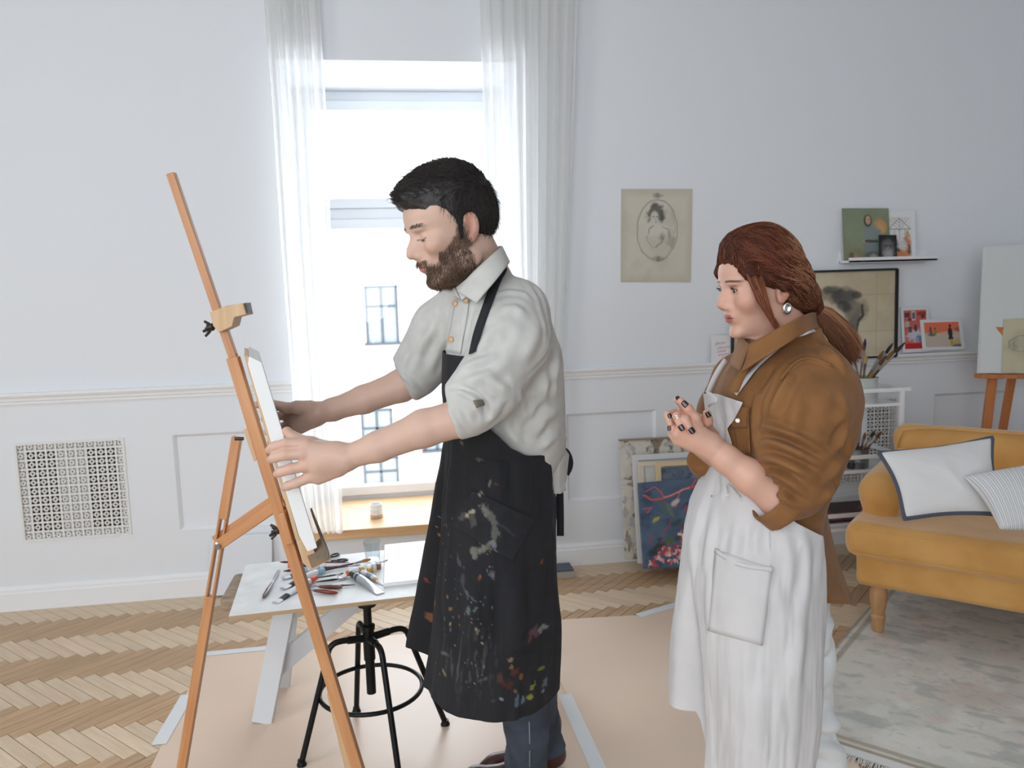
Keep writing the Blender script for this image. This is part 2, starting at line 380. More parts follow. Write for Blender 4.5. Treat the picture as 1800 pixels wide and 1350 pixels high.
# parquet: herringbone planks
M_oakA = mat('oak_sheen_light', (226,205,178), .42, var=(212,187,156), scale=3, stretch=(2,26,2), rnd=.07, bump=.04, bscale=10)  # one oak for both: sheen of this plank direction painted in as lighter colour
M_oakB = mat('oak_sheen_dark', (200,168,132), .42, var=(178,144,108), scale=3, stretch=(2,26,2), rnd=.09, bump=.04, bscale=10)  # same oak, painted darker for the direction that reflects less
PL, PW = .2815*S, .0472*S; gap = .0011; T = .02
def plank_mesh(m):
    l, ww = PL/2-gap, PW/2-gap; c = .0012
    V = [(-l,-ww,-T),(l,-ww,-T),(l,ww,-T),(-l,ww,-T),(-l,-ww,-c),(l,-ww,-c),(l,ww,-c),(-l,ww,-c),(-l+c,-ww+c,0),(l-c,-ww+c,0),(l-c,ww-c,0),(-l+c,ww-c,0)]
    return mesh_np('plank', V, [(0,1,5,4),(1,2,6,5),(2,3,7,6),(3,0,4,7),(4,5,9,8),(5,6,10,9),(6,7,11,10),(7,4,8,11),(8,9,10,11)], m, False)
meA, meB = plank_mesh(M_oakA), plank_mesh(M_oakB)
q2 = math.sqrt(.5); eA = np.array([q2,-q2]); eB = np.array([q2,q2])
# bottom tips of a light row measured at Y=2.86*S and x from the photograph
tip = atz(177, 1233, 0)[:2]
org = tip-eA*PL
planks = []
for j in range(-9, 9):
    for i in range(-95, 95):
        o = org+eA*(i*PW+j*PL)+eB*(i*PW-j*PL)
        planks.append((o+eA*PL/2+eB*PW/2, 0)); planks.append((o+eA*(PL+PW/2)+eB*(PW-PL/2), 1))
sheetA = None
def hidden(p):
    x, y = p
    return (-.74 < x < 1.0 and 1.2 < y < 3.3) or (x > 2.0 and y < 3.0 and x < 3.4 and y > 1.9) or (1.68 < x < 3.3 and y < 3.2)
vis, rest = [], []
for c, kk in planks:
    if not (XL < c[0] < XR and .6 < c[1] < WALLY+.1): continue
    px, py = proj((c[0], c[1], 0))
    if -60 < px < 1860 and 900 < py < 1400 and not hidden(c): vis.append((c, kk, (FPX/c[1])))
    else: rest.append((c, kk))
vis.sort(key=lambda q: -q[2])
flo = bpy.data.objects['floor']; WM['floor'] = Matrix.Identity(4)
for c, kk, _ in vis[:295]:
    a = math.atan2(*(eA if kk == 0 else eB)[::-1])
    o = link('plank', meA if kk == 0 else meB, flo, Matrix.Translation((c[0], c[1], random.uniform(-.0003,.0003)))@Matrix.Rotation(a, 4, 'Z'))
rest += [(c, kk) for c, kk, _ in vis[295:]]
for kk, m in ((0, M_oakA), (1, M_oakB)):
    mb = MB(); e = eA if kk == 0 else eB; n = np.array([-e[1], e[0]])
    for c, k2 in rest:
        if k2 != kk or c[1] > WALLY+.1: continue
        l, ww = PL/2-gap, PW/2-gap
        P = [c-e*l-n*ww, c+e*l-n*ww, c+e*l+n*ww, c-e*l+n*ww]
        mb.add([(p[0],p[1],-.02) for p in P]+[(p[0],p[1],0) for p in P], [(4,5,6,7),(0,1,5,4),(1,2,6,5),(2,3,7,6),(3,0,4,7)])
    o = mb.build('far_planks', m, flo); o['kind'] = 'stuff'
# outside
M_fac = mat('facade_render', (190,184,180), .9, var=(182,175,170), scale=1); M_facw = mat('facade_window_grey', (52,56,62), .4); M_facf = mat('facade_window_frame', (116,118,122), .6)
M_facg = mat('facade_glass', (118,128,136), .25); M_pink = mat('pink_pipe', (150,122,120), .7)
YF = 26.
bld = empty('apartment_building', (-1.5, YF, -8), 'pale building with paned windows and a pink drainpipe, seen through the window', 'building')
zc = aty(650, 437, YF)[2]
MB().box((-1.5, YF+2, zc/2-4), (14, 4, zc+8)).build('wall', M_fac, bld)
MB().box((-1.5, YF-.1, zc-.15), (14, .5, .3)).build('cornice', M_facf, bld)
MB().box((-1.5, YF-.06, aty(650,692,YF)[2]), (14, .3, .25)).build('string_course', M_facf, bld)
def fwin(x0, y0, x1, y1, nm, frac):
    a, b = aty(x0,y0,YF), aty(x1,y1,YF); W, Hh = b[0]-a[0], a[2]-b[2]; c = ((a[0]+b[0])/2, YF-.03, (a[2]+b[2])/2)
    f = MB(); t = .07
    f.box((c[0],c[1],c[2]+Hh/2), (W+t,.12,t)); f.box((c[0],c[1]-.06,c[2]-Hh/2), (W+.2,.24,t)); f.box((c[0]-W/2,c[1],c[2]), (t,.12,Hh)); f.box((c[0]+W/2,c[1],c[2]), (t,.12,Hh))
    for i in range(1, nm): f.box((c[0]-W/2+W*i/nm,c[1],c[2]), (t*1.2,.1,Hh))
    f.box((c[0],c[1],c[2]+Hh/2-Hh*frac), (W,.1,t))
    fo = f.build('window', M_facw, bld)
    for i in range(nm):
        MB().box((c[0]-W/2+W*(i+.5)/nm, c[1]+.01, c[2]), (W/nm-t, .03, Hh-t)).build('pane', M_facg, fo)
fwin(642,505,700,603,2,.34); fwin(636,722,690,782,2,.5); fwin(640,806,700,850,2,.5); fwin(745,722,790,790,2,.5)
a, b = aty(722,440,YF-.2), aty(738,900,YF-.2)
MB().tube([(a[0],YF-.2,a[2]),(a[0],YF-.2,b[2])], .10, 8).build('drainpipe', M_pink, bld)
# curtains (sheer, folded)
M_cur = sheer('sheer_curtain', (248,248,247), .22, .68)
def curtain(edges, y0, nf, amp, label, seed, sill_flare=0, grp='sheer white curtains'):
    """edges: [(py, xl, xr)] at the curtain plane; folds along x"""
    nu, nv = 220, 90; rows = []
    pys = np.array([e[0] for e in edges], float)
    py = np.linspace(pys[0], pys[-1], nv)
    xl = np.interp(py, pys, [e[1] for e in edges]); xr = np.interp(py, pys, [e[2] for e in edges])
    V = np.zeros((nv, nu, 3)); u = np.linspace(0, 1, nu)
    for i in range(nv):
        A, B = aty(xl[i], py[i], y0), aty(xr[i], py[i], y0)
        t = i/(nv-1)
        uu = u+.012*np.sin(2*np.pi*(nf*.37*u+seed))
        ph = 2*np.pi*nf*(uu+.02*np.sin(3*t+seed)+.015*fbm(np.stack([u*4, np.full(nu, t*2), np.full(nu, seed*3.)], -1), 1, 3))
        d = amp*(np.sin(ph)+.35*np.sin(2.3*ph+1+seed)+.6*fbm(np.stack([u*9, np.full(nu, t*1.5), np.full(nu, seed*5.)], -1), 1, 3))
        x = A[0]+(B[0]-A[0])*(u+.0*u)+.25*amp*np.cos(ph)
        V[i,:,0] = x; V[i,:,1] = y0+d-sill_flare*sstep(.8,1,t)*.0; V[i,:,2] = A[2]+(B[2]-A[2])*u
    idx = np.arange(nu*nv).reshape(nv, nu)
    F = np.stack([idx[:-1,:-1], idx[1:,:-1], idx[1:,1:], idx[:-1,1:]], -1).reshape(-1, 4)
    o = link('curtain', mesh_np('curtain', V.reshape(-1,3), F, M_cur, True)); tag(o, label, 'curtain')
    return o
YC = WALLY-.09
curtain([(-260,440,556),(0,462,563),(200,478,576),(400,490,583),(600,505,592),(700,512,598),(860,527,602),(936,540,604)], YC+.02, 6.5, .022, 'sheer white curtain hanging at the easel side of the window', .3)
curtain([(-260,836,1030),(0,842,1016),(300,852,1006),(600,868,992),(800,880,985),(946,884,982)], YC, 8.5, .026, 'sheer white curtain hanging behind the bearded man', .8)
MB().tube([(-1.0, YC, ZC-.25), (1.3, YC, ZC-.25)], .012, 10).build('curtain_rod', M_trim)
tag(bpy.data.objects['curtain_rod'], 'thin white curtain rod above the tall window', 'curtain rod')
# ------------------------------------------------------------------ studio furniture on the left
M_beech = mat('varnished_beech', (204,152,106), .38, var=(184,126,82), scale=9, stretch=(6,6,.5), bump=.05, bscale=40)
M_pale = mat('pale_raw_wood', (214,184,148), .6, var=(196,160,120), scale=8, stretch=(6,6,.5), bump=.05)
M_steel = mat('steel', (176,178,180), .3, 1.0); M_dsteel = mat('dark_steel', (70,68,66), .4, .9)
M_black = mat('black_metal', (26,27,29), .38, .6, bump=.02, bscale=80)
M_white = mat('white_gloss', (238,240,242), .4); M_gesso = mat('gessoed_canvas', (236,238,238), .8, bump=.15, bscale=500)
M_bpaint = mat('bench_paint', (222,225,230), .5, var=(208,212,216), scale=5)
M_kraft = mat('kraft_paper', (234,211,190), .36, spec=.55, var=(228,203,181), scale=1.5, bump=.1, bscale=14, bdist=.003)
M_tape = mat('masking_tape', (226,230,232), .6)
M_crust = mat('paint_crusted_wood', (168,128,92), .7, var=(96,104,96), scale=28, bump=.6, bscale=60)
P = lambda px, py, D: at(px, py, D)
def pxprism(name, poly, D, th, m, parent, bevel=.002, dr=None):
    """slab whose face is given at distance D and which is th deep"""
    mb = MB(); pts = [P(x, y, D) for x, y in poly]; n = len(pts)
    dr = FH if dr is None else dr/(dr@FH)
    mb.add(pts+[p+dr*th for p in pts], [tuple(range(n-1,-1,-1)), tuple(range(n,2*n))]+[(i,(i+1)%n,n+(i+1)%n,n+i) for i in range(n)])
    return mb.build(name, m, parent, bevel=bevel)
def wingnut(parent, c, ax):
    c = np.array(c); mb = MB(); mb.lathe([(.0,-.012),(.005,-.012),(.006,0),(.009,.002),(.008,.012),(.003,.014),(.003,.02),(0,.02)], c, 10, ax)
    for s in (-1, 1):
        mb.tube([c+ax*.006, c+ax*.012+np.array([0,0,s*.009]), c+ax*.022+np.array([0,0,s*.017])], [.004,.004,.003], 6)
        mb.tube([c+ax*.006+FH*.003, c+ax*.014+FH*s*.008+np.array([0,0,s*.003]), c+ax*.022+FH*s*.013+np.array([0,0,s*.006])], [.003,.004,.003], 6)
    return mb.build('wing_nut', M_dsteel, parent, smooth=True)
# --- kraft paper and tape
def sheet(name, pts, z, th, m, label, cat, group=None):
    n = len(pts); mb = MB(); mb.add([(p[0],p[1],z) for p in pts]+[(p[0],p[1],z+th) for p in pts], [tuple(range(n-1,-1,-1)), tuple(range(n,2*n))]+[(i,(i+1)%n,n+(i+1)%n,n+i) for i in range(n)])
    return tag(mb.build(name, m), label, cat, group)
fl = lambda x, y: atz(x, y, 0)[:2]
a0, a1, j1 = fl(362,1149), fl(265,1350), fl(985,1088)
dirL = (a1-a0)/np.linalg.norm(a1-a0); jx = fl(995,1225); jd = fl(1052,1350)-jx; jd /= np.linalg.norm(jd)
jt = jx-jd*(jx[1]-j1[1])/(-jd[1])*1.0 if False else jx+jd*((j1[1]-jx[1])/jd[1])
sheet('kraft_paper', [a0, a0+dirL*2.2, jx+jd*1.6, jt], .0005, .0009, M_kraft, 'brown kraft paper sheet taped to the floor under the easel and stool', 'paper')
e0, e1 = fl(1122,1082), fl(1206,1058); ed = (e1-e0)/np.linalg.norm(e1-e0)
sheet('kraft_paper', [jt+np.array([.004,-.0]), e0, e0+ed*.75, fl(1480,1290), jx+jd*1.6+np.array([.5,0]), jx+jd*1.6+np.array([.004,0])], .0015, .0009, M_kraft, 'brown kraft paper sheet on the floor under the woman in the white apron', 'paper')
def tape(x0, y0, x1, y1, wd, label):
    p, q = fl(x0,y0), fl(x1,y1); d = (q-p)/np.linalg.norm(q-p); n = np.array([-d[1], d[0]])*wd/2
    sheet('tape_strip', [p-n, q-n, q+n, p+n], .0026, .0006, M_tape, label, 'tape', 'masking tape strips holding the paper')
tape(279,1310,330,1222,.05,'short white tape strip on the left border of the brown paper')
tape(355,1151,470,1140,.042,'white tape strip along the rear border of the paper beside the bench leg')
tape(1122,1083,1210,1057,.045,'white tape strip on the rear paper border beside the white apron')
tape(993,1222,1056,1362,.05,'long white tape strip on the paper seam behind the boots')
CDIR = ray(494,800)*np.array([1,1,0]); CDIR = CDIR/np.linalg.norm(CDIR)-RH*.03
# --- painting easel (left)
ez = empty('wooden_easel', tuple(P(640,1500,1.8)*np.array([1,1,0])), 'varnished beech tripod easel holding the small white canvas', 'easel')
MD = 1.80
def line(p0, p1, y): t = (y-p0[1])/(p1[1]-p0[1]); return p0[0]+(p1[0]-p0[0])*t, y
mA, mB = (409.5,628), (631,1350)
side = RH
fy = 1586
foot = P(*line(mA, mB, fy), MD); foot[2] = 0
beam('front_post', P(*mA,MD), foot, .0265, .022, M_beech, ez, RH)
beam('mast_slider', P(301,305,MD+.004), P(449,742,MD+.004), .0185, .018, M_beech, ez, RH)
beam('second_leg', P(583,1216,MD+.05), (lambda q: np.array([q[0],q[1],0]))(P(655,1520,MD+.16)), .021, .02, M_pale, ez, RH)
# back leg : pair of rails with a slot, and the folding strut
b0, b1 = (417,768), (316,1350); bf = P(*line(b0,b1,1545), 1.88); bf[2] = 0
bt = P(*b0, 1.88)
dv = bf-bt
for nm, (t0, t1) in {'a': (0, 1)}.items(): pass
def sub(t): return bt+dv*t
beam('back_leg', sub(0), sub(.17), .0225, .02, M_beech, ez, RH)
beam('back_leg', sub(.335), sub(1), .0225, .02, M_beech, ez, RH)
perp = RH-dv/np.linalg.norm(dv)*(RH@(dv/np.linalg.norm(dv)))
for s in (-1, 1): beam('back_leg_rail', sub(.17)+perp*s*.0082, sub(.335)+perp*s*.0082, .006, .02, M_beech, ez, RH)
beam('strut', P(384,958,1.855), P(498,880,1.80), .026, .012, M_beech, ez, (0,0,1))
beam('strut', P(377,948,1.895), P(492,868,1.84), .016, .012, M_beech, ez, (0,0,1))
MB().lathe([(0,-.014),(.009,-.014),(.011,-.01),(.011,.0),(.006,.003),(.006,.012),(0,.012)], P(385,959,1.85), 14, -FH).build('pivot_bolt', M_steel, ez, smooth=True)
# hinge block between post and back leg
pxprism('hinge_block', [(427,756),(440,748),(462,800),(446,812)], MD+.035, .05, M_pale, ez)
MB().lathe([(0,0),(.004,0),(.004,.02),(0,.02)], P(428,771,1.85), 10, -RH).build('hinge_pin', M_dsteel, ez, smooth=True)
# top clamp
cl = pxprism('top_clamp', [(368,549),(398,537),(427,533),(433,553),(412,558),(408,574),(384,585),(374,572)], MD-.028, .052, M_pale, ez)
wingnut(cl, P(376,574,MD-.005), -RH*.93+np.array([0,0,-.2]))
pxprism('clamp_pad', [(426,534),(432,532),(435,552),(430,554)], MD-.02, .036, M_dsteel, cl, .001)
# lower canvas holder with crusted lip
h = pxprism('canvas_holder', [(503,872),(512,868),(538,940),(556,975),(578,968),(582,984),(546,1002),(532,990)], MD-.03, .06, M_pale, ez, .002, CDIR)
pxprism('holder_lip', [(540,978),(556,972),(568,960),(549,908),(552,905),(579,972),(578,984),(548,999)], MD-.034, .068, M_crust, h, .002, CDIR)
pxprism('holder_clamp', [(488,905),(499,900),(515,955),(503,960)], MD-.03, .06, M_beech, ez)
wingnut(ez, P(492,932,MD-.005), -RH*.95+np.array([0,0,-.15]))
# --- white canvas on the easel
cnv = empty('small_canvas', tuple(P(548,966,1.66)), 'small blank white canvas seen edge-on, resting on the wooden easel', 'canvas')
CDIR = ray(494,800)*np.array([1,1,0]); CDIR = CDIR/np.linalg.norm(CDIR)-RH*.03
def cprism(nm, poly, D0, D1, m, par): q0 = (P(494,800,D0)-P(494,800,1.655))@RH; return pxprism(nm, poly, D0, D1-D0, m, par, .0015, CDIR)
cprism('canvas_face', [(438,626),(460,637),(558,963),(541,970),(525,940),(436,640)], 1.655, 2.0, M_gesso, cnv)
cprism('stretcher_bar', [(429,624),(437,626),(527,950),(520,950)], 1.658, 1.70, M_pale, cnv)
cprism('stretcher_bar', [(429,624),(437,626),(527,950),(520,950)], 1.955, 1.997, M_pale, cnv)
cprism('stretcher_bar', [(429,624),(437,626),(447,662),(439,662)], 1.70, 1.955, M_pale, cnv)
cprism('stretcher_bar', [(510,915),(517,915),(527,950),(520,950)], 1.70, 1.955, M_pale, cnv)
# --- bench, board, stool
ZB = .509
def onb(px, py, z=None): return atz(px, py, ZB if z is None else z)
M_board = mat('white_art_board', (240,241,240), .45, var=(226,228,228), scale=14, bump=.35, bscale=22, bdist=.002)
M_boardedge = mat('board_edge', (188,160,126), .7)
M_oldwood = mat('weathered_plank', (176,158,138), .7, var=(132,110,88), scale=14, stretch=(1,6,6), bump=.3, bscale=40)
bn = empty('trestle_bench', (-.2, 2.95, 0), 'white painted trestle bench with a weathered plank top under the board', 'bench')
xs0 = atz(392,1042,.485)[0]
b = MB(); b.box((xs0+.55, 2.86, .462), (1.1, .26, .05)); b.build('bench_top', M_oldwood, bn, bevel=.016, seg=3)
l0 = atz(461,1270,0); l1 = aty(500,1060,2.84)
beam('leg', (l0[0],l0[1],0), (l1[0]+.01,2.86,.437), .072, .026, M_bpaint, bn, RH)
k0 = atz(490,1207,0); beam('leg', (k0[0]+.006,k0[1],0), (l1[0]+.014,2.90,.437), .072, .026, M_bpaint, bn, RH)
beam('brace', aty(487,1172,2.87), aty(640,1042,2.88), .07, .026, M_bpaint, bn, np.array([0,0,1.]))
for dy, yy in ((0,l0[1]),(0,k0[1])): beam('leg', (l0[0]+.98,yy,0), (l1[0]+.95,2.86+.02*(yy>2.9),.437), .072, .026, M_bpaint, bn, RH)
MB().lathe([(0,-.004),(.007,-.004),(.007,0),(0,0)], np.array(atz(460,1252,.03))-FH*.016, 10, -FH).build('bolt', M_dsteel, bn, smooth=True)
fl0, bl0 = onb(402,1083), onb(432,993); fr0 = onb(860,1033); br0 = onb(880,945)
mb = MB(); q4 = [fl0, fr0, br0, bl0]; th = .014
mb.add([q-np.array([0,0,th]) for q in q4]+[q-np.array([0,0,.0012]) for q in q4], [(3,2,1,0),(0,1,5,4),(1,2,6,5),(2,3,7,6),(3,0,4,7),(4,5,6,7)])
bd = empty('art_board', tuple((fl0+br0)/2-np.array([0,0,th])), 'large white board laid as a table top over stool and bench', 'board')
mb.build('board_core', M_boardedge, bd)
mb = MB(); mb.add([q-np.array([0,0,.0012]) for q in q4]+q4, [(3,2,1,0),(0,1,5,4),(1,2,6,5),(2,3,7,6),(3,0,4,7),(4,5,6,7)]); mb.build('painted_top', M_board, bd)
st = empty('black_stool', (-.125, 2.56, 0), 'black metal screw stool with a round foot ring under the board', 'stool')
sc = np.array([-.125, 2.56, 0]); zt = ZB-th
MB().lathe([(0,.355),(.0135,.355),(.0135,zt-.012),(.02,zt-.01),(.03,zt-.008),(.03,zt),(0,zt)], sc, 18).build('seat_mount', M_black, st, smooth=True)
MB().lathe([(0,.185),(.0155,.185),(.0155,.30),(.019,.302),(.019,.405),(.0225,.407),(.0225,.42),(.015,.423),(0,.423)], sc, 18).build('screw_post', M_black, st, smooth=True)
feet = [(-.354,2.486),(.118,2.636),(-.193,2.786),(-.043,2.336)]
for i, (x, y) in enumerate(feet):
    d = np.array([x,y,0])-sc; R_ = np.linalg.norm(d); d /= R_; zz = .385
    pts = [sc+d*.015+np.array([0,0,zz-.008])]
    pts += [sc+d*.085+np.array([0,0,zz])]
    for k in range(7):
        t = k/6*math.radians(72); pts.append(sc+d*(.10+.034*math.sin(t)/math.sin(math.radians(72)))+np.array([0,0,zz-.034*(1-math.cos(t))]))
    pts.append(sc+d*R_+np.array([0,0,.01]))
    lg = MB().tube(pts, .0098, 12).build('leg', M_black, st, smooth=True)
    MB().tube([sc+d*.016+np.array([0,0,zz-.008]), sc+d*.07+np.array([0,0,zz-.002])], .0125, 12).build('sleeve', M_black, lg, smooth=True)
    MB().lathe([(0,0),(.016,0),(.016,.006),(.0125,.012),(.0125,.02),(0,.02)], (x,y,0), 12).build('foot', M_black, lg, smooth=True)
MB().tube([sc+np.array([.168*math.cos(t), .168*math.sin(t), .20]) for t in np.linspace(0, 2*math.pi, 49)], .0075, 10, False).build('foot_ring', M_black, st, smooth=True)
# --- things on the board
def frame_from(p, q, z0=0):
    """matrix: local X from p to q on the board plane"""
    d = np.array(q)-np.array(p); L = np.linalg.norm(d); a = math.atan2(d[1], d[0])
    return Matrix.Translation(Vector(p))@Matrix.Rotation(a, 4, 'Z'), L
M_tubew = mat('tube_white', (232,234,236), .35); M_foil = mat('tube_foil', (190,194,198), .3, .8, bump=.3, bscale=60)
def loft_tube(secs, n=16):
    """secs (x, ry, rz, zc)"""
    V, F = [], []
    for x, ry, rz, zc in secs:
        for k in range(n):
            t = 2*math.pi*k/n; V.append((x, ry*math.cos(t), zc+rz*math.sin(t)))
    for i in range(len(secs)-1):
        for k in range(n): F.append((i*n+k, i*n+(k+1)%n, (i+1)*n+(k+1)%n, (i+1)*n+k))
    F.append(tuple(range(n-1,-1,-1))); F.append(tuple((len(secs)-1)*n+k for k in range(n)))
    return V, F
def local(name, V, F, m, parent, mw, bevel=0, smooth=True):
    mb = MB(); mb.add(V, F); o = mb.build(name, m, parent, smooth=smooth, bevel=bevel); o.matrix_basis = mw; WM[o.name] = mw.copy(); return o
def paint_tube(cap, tail, capcol, bands, label, lift=0, r=None, foil=False):
    z = ZB+lift; p, q = onb(*tail, z+.008), onb(*cap, z+.008); p[2] = z; q[2] = z; mw, L = frame_from(p, q); r = r or L*.125
    root = empty('paint_tube', tuple(p), label, 'paint tube', 'paint tubes on the board')
    cl_ = L*.14; b0 = L-cl_-r*.9
    def sec(x):
        t = sstep(0, .75, x/b0); return (x, r*(1.15-.15*t), r*(.12+.88*t), r*(.14+.86*t))
    xs_ = list(np.linspace(0, b0, 12))
    V, F = loft_tube([sec(x) for x in xs_]+[(b0+r*.35, r*.8, r*.8, r), (b0+r*.6, r*.45, r*.45, r), (b0+r*.95, r*.42, r*.42, r)])
    bo = local('body', V, F, M_foil if foil else M_tubew, root, mw)
    V, F = loft_tube([(-r*.25, r*1.16, r*.16, r*.16), (r*.35, r*1.16, r*.17, r*.17)]); local('crimp', V, F, M_foil, bo, mw)
    for (t0, t1, col) in bands:
        V, F = loft_tube([(x, a*1.02, b_*1.03, c) for x, a, b_, c in [sec(b0*t) for t in np.linspace(t0, t1, 5)]])
        local('label_band', V, F, mat('label_ink', col, .4), bo, mw)
    V, F = loft_tube([(b0+r*.6, r*.78, r*.78, r), (b0+r*.7, r*.82, r*.82, r), (L-.001, r*.72, r*.72, r), (L, r*.6, r*.6, r)]); local('cap', V, F, mat('cap_plastic', capcol, .35), root, mw)
blk = (38,38,42)
paint_tube((556,1017),(484,1056),(232,92,76),[(.14,.34,blk),(.62,.7,(214,120,60))],'white paint tube with coral cap and black band, nearest the board edge',r=.0115)
paint_tube((570,1003),(497,1031),(150,190,214),[(.2,.42,blk)],'white paint tube with pale blue cap behind the coral-capped one',.002,r=.0115)
paint_tube((572,996),(498,1013),(226,230,234),[(.2,.5,(60,62,68)),(.6,.7,(150,186,206))],'white-capped paint tube at the back of the pile beside the easel post',.004,r=.011)
paint_tube((506,997),(548,990),(236,112,80),[(.3,.9,(70,66,66))],'paint tube with orange cap pointing left behind the easel post',.002,r=.012)
paint_tube((640,1003),(596,1012),(214,170,80),[(.35,.5,(190,104,52))],'broad white paint tube with orange-brown stripe in the middle of the pile',.004,r=.013)
paint_tube((617,1011),(668,1040),(44,44,46),[(.86,.95,(60,70,84))],'large silver paint tube with black cap lying at the front right',.0,r=.014,foil=True)
paint_tube((628,1004),(677,1024),(96,110,130),[(.3,.42,(206,166,84)),(.55,.75,(150,170,190))],'slim white paint tube with yellow and blue bands beside the white panel',.0,r=.0105)
def small_jar(px, py, col, label):
    p = onb(px, py); root = empty('paint_pot', tuple(p), label, 'paint pot', 'little paint pots on the board')
    MB().lathe([(0,0),(.0095,0),(.0105,.002),(.0105,.018),(.009,.021),(0,.021)], p, 14).build('pot', mat('pot_colour', col, .3), root, smooth=True)
    MB().lathe([(0,.0205),(.0098,.0205),(.0098,.0285),(.009,.03),(0,.03)], p, 14).build('lid', M_white, root, smooth=True)
small_jar(650,1007,(222,172,60),'little yellow paint pot with white lid near the glass')
small_jar(657.5,1004,(226,222,206),'little cream paint pot between the yellow and the brown one')
small_jar(665,1000,(160,104,58),'little brown paint pot with white lid nearest the glass')
def stick(name, label, cat, group, segs, mats, names, lift=.004, flat=None):
    """segs: list of px points; radius list per part: parts = [(i0,i1,[radii],mat,name)]"""
    root = None
    for (pts, rad, m, nm) in segs:
        W_ = [onb(x, y, ZB+lf) for x, y, lf in pts]
        if root is None: root = empty(name, tuple(W_[0]), label, cat, group)
        MB().tube(W_, rad, 9).build(nm, m, root, smooth=True)
    return root
def brush(p0, p1, col, bristle, label, lift0=.006, lift1=.006, r=.0032, tipw=.0045):
    p0, p1 = np.array(p0, float), np.array(p1, float); d = p1-p0; L3 = lambda t: tuple(p0+d*t)+(lift0+(lift1-lift0)*t,)
    stick('paint_brush', label, 'paintbrush', 'paintbrushes on the board', [
        ([L3(0), L3(.15), L3(.55), L3(.7)], [r*.45, r*.7, r*1.05, r*.7], mat('brush_handle', col, .3), 'handle'),
        ([L3(.7), L3(.86)], [r*.8, tipw*.85], M_steel, 'ferrule'),
        ([L3(.86), L3(.93), L3(1)], [tipw*.85, tipw, tipw*.3], mat('bristle', bristle, .8), 'bristles')], None, None)
brush((548,1008),(652,983),(34,32,36),(196,116,60),'black paintbrush with orange bristles pointing at the glass',.006,.016,.0042,.007)
brush((614,989),(492,988),(96,26,30),(90,40,34),'maroon-handled paintbrush reaching left past the easel post',.016,.016)
brush((625,993),(498,1004),(90,24,30),(70,40,34),'dark red paintbrush lying under the orange-bristled brush',.012,.012)
brush((560,1001),(634,993),(84,30,36),(180,170,150),'plum-handled paintbrush under the scissors',.01,.01)
brush((556,1016),(606,1008),(28,60,44),(60,66,60),'dark green paintbrush in the middle of the pile',.01,.01)
brush((640,1000),(682,984),(226,220,206),(208,196,170),'pale thin paintbrush leaning toward the glass',.008,.016,.0024,.003)
brush((556,1023),(610,1016),(34,34,36),(150,152,156),'black and white banded paintbrush in front of the coral cap',.006,.006,.0042,.004)
brush((624,1028),(560,1031),(28,30,34),(30,30,34),'black pen-like paintbrush in front of the banded one',.006,.006,.0036,.0036)
def knife(h0, h1, b1, hcol, label, lift=.004):
    H0, H1, B1 = onb(*h0, ZB+lift+.004), onb(*h1, ZB+lift+.004), onb(*b1, ZB+lift)
    root = empty('palette_knife', tuple(H0), label, 'palette knife', 'palette knives on the board')
    d = H1-H0; MB().tube([H0, H0+d*.12, H0+d*.5, H0+d*.85, H1], [.004,.0068,.0075,.0055,.0042], 10).build('handle', mat('knife_handle', hcol, .3, var=tuple(int(c*.6) for c in hcol), scale=30), root, smooth=True)
    e = B1-H1; L = np.linalg.norm(e); e /= L; n = np.cross(e, [0,0,1.]); n /= np.linalg.norm(n)
    MB().tube([H1-e*.004, H1+e*.012, H1+e*.022], [.0042,.003,.002], 8).build('neck', M_steel, root, smooth=True)
    mb = MB(); poly = [(-.003,.0),(-.0065,L*.25),(-.0075,L*.6),(-.005,L*.95),(0,L),(.005,L*.95),(.0075,L*.6),(.0065,L*.25),(.003,0)]
    mb.prism(poly, H1+e*.018-np.array([0,0,.003]), n, e, np.array([0,0,1.]), .001); mb.build('blade', M_steel, root)
knife((463,1050),(479,1024),(489,1003),(104,72,56),'palette knife with dark wood handle lying alone on the left')
knife((601,1032),(560,1031),(520,1024),(120,66,44),'brown-handled palette knife at the front of the pile')
knife((593,1042),(552,1038),(512,1030),(150,48,36),'red-handled palette knife nearest the front of the board')
sc_ = empty('scissors', tuple(onb(590,985)), 'black-handled scissors lying behind the paint tubes', 'scissors')
for k, (cx, cy, ex, ey) in enumerate(((588,976,540,994),(601,985,545,988))):
    c = onb(cx, cy, ZB+.006+.006*k); e = onb(ex, ey, ZB+.006+.004*k); d = (e-c)/np.linalg.norm(e-c); n = np.cross(d, [0,0,1.])
    ring = [c+d*.021*math.cos(t)+n*.012*math.sin(t) for t in np.linspace(0, 2*math.pi, 25)]
    lp = MB(); lp.tube(ring, .0036, 8, False); lp.tube([c+d*.019, c+d*.045], [.004,.0036], 8); lp.build('handle_loop', mat('black_plastic', (24,24,26), .4), sc_, smooth=True)
    MB().tube([c+d*.04, c+d*.09], [.0042,.001], 6).build('blade', M_steel, sc_, smooth=True)
# glass cup
gp = onb(655.5, 985); gh = .075
gl = empty('drinking_glass', tuple(gp), 'clear empty drinking glass standing on the white board', 'glass')
r0_, r1_ = .026, .0335
MB().lathe([(0,.0005),(r0_-.002,.0005),(r0_,.003),(r1_,gh),(r1_-.001,gh+.001),(r1_-.0022,gh),(r0_-.0024,.007),(0,.006)], gp, 40).build('tumbler', glassmat('clear_glass', (.90,.925,.935,1), .02, 1.45), gl, smooth=True)
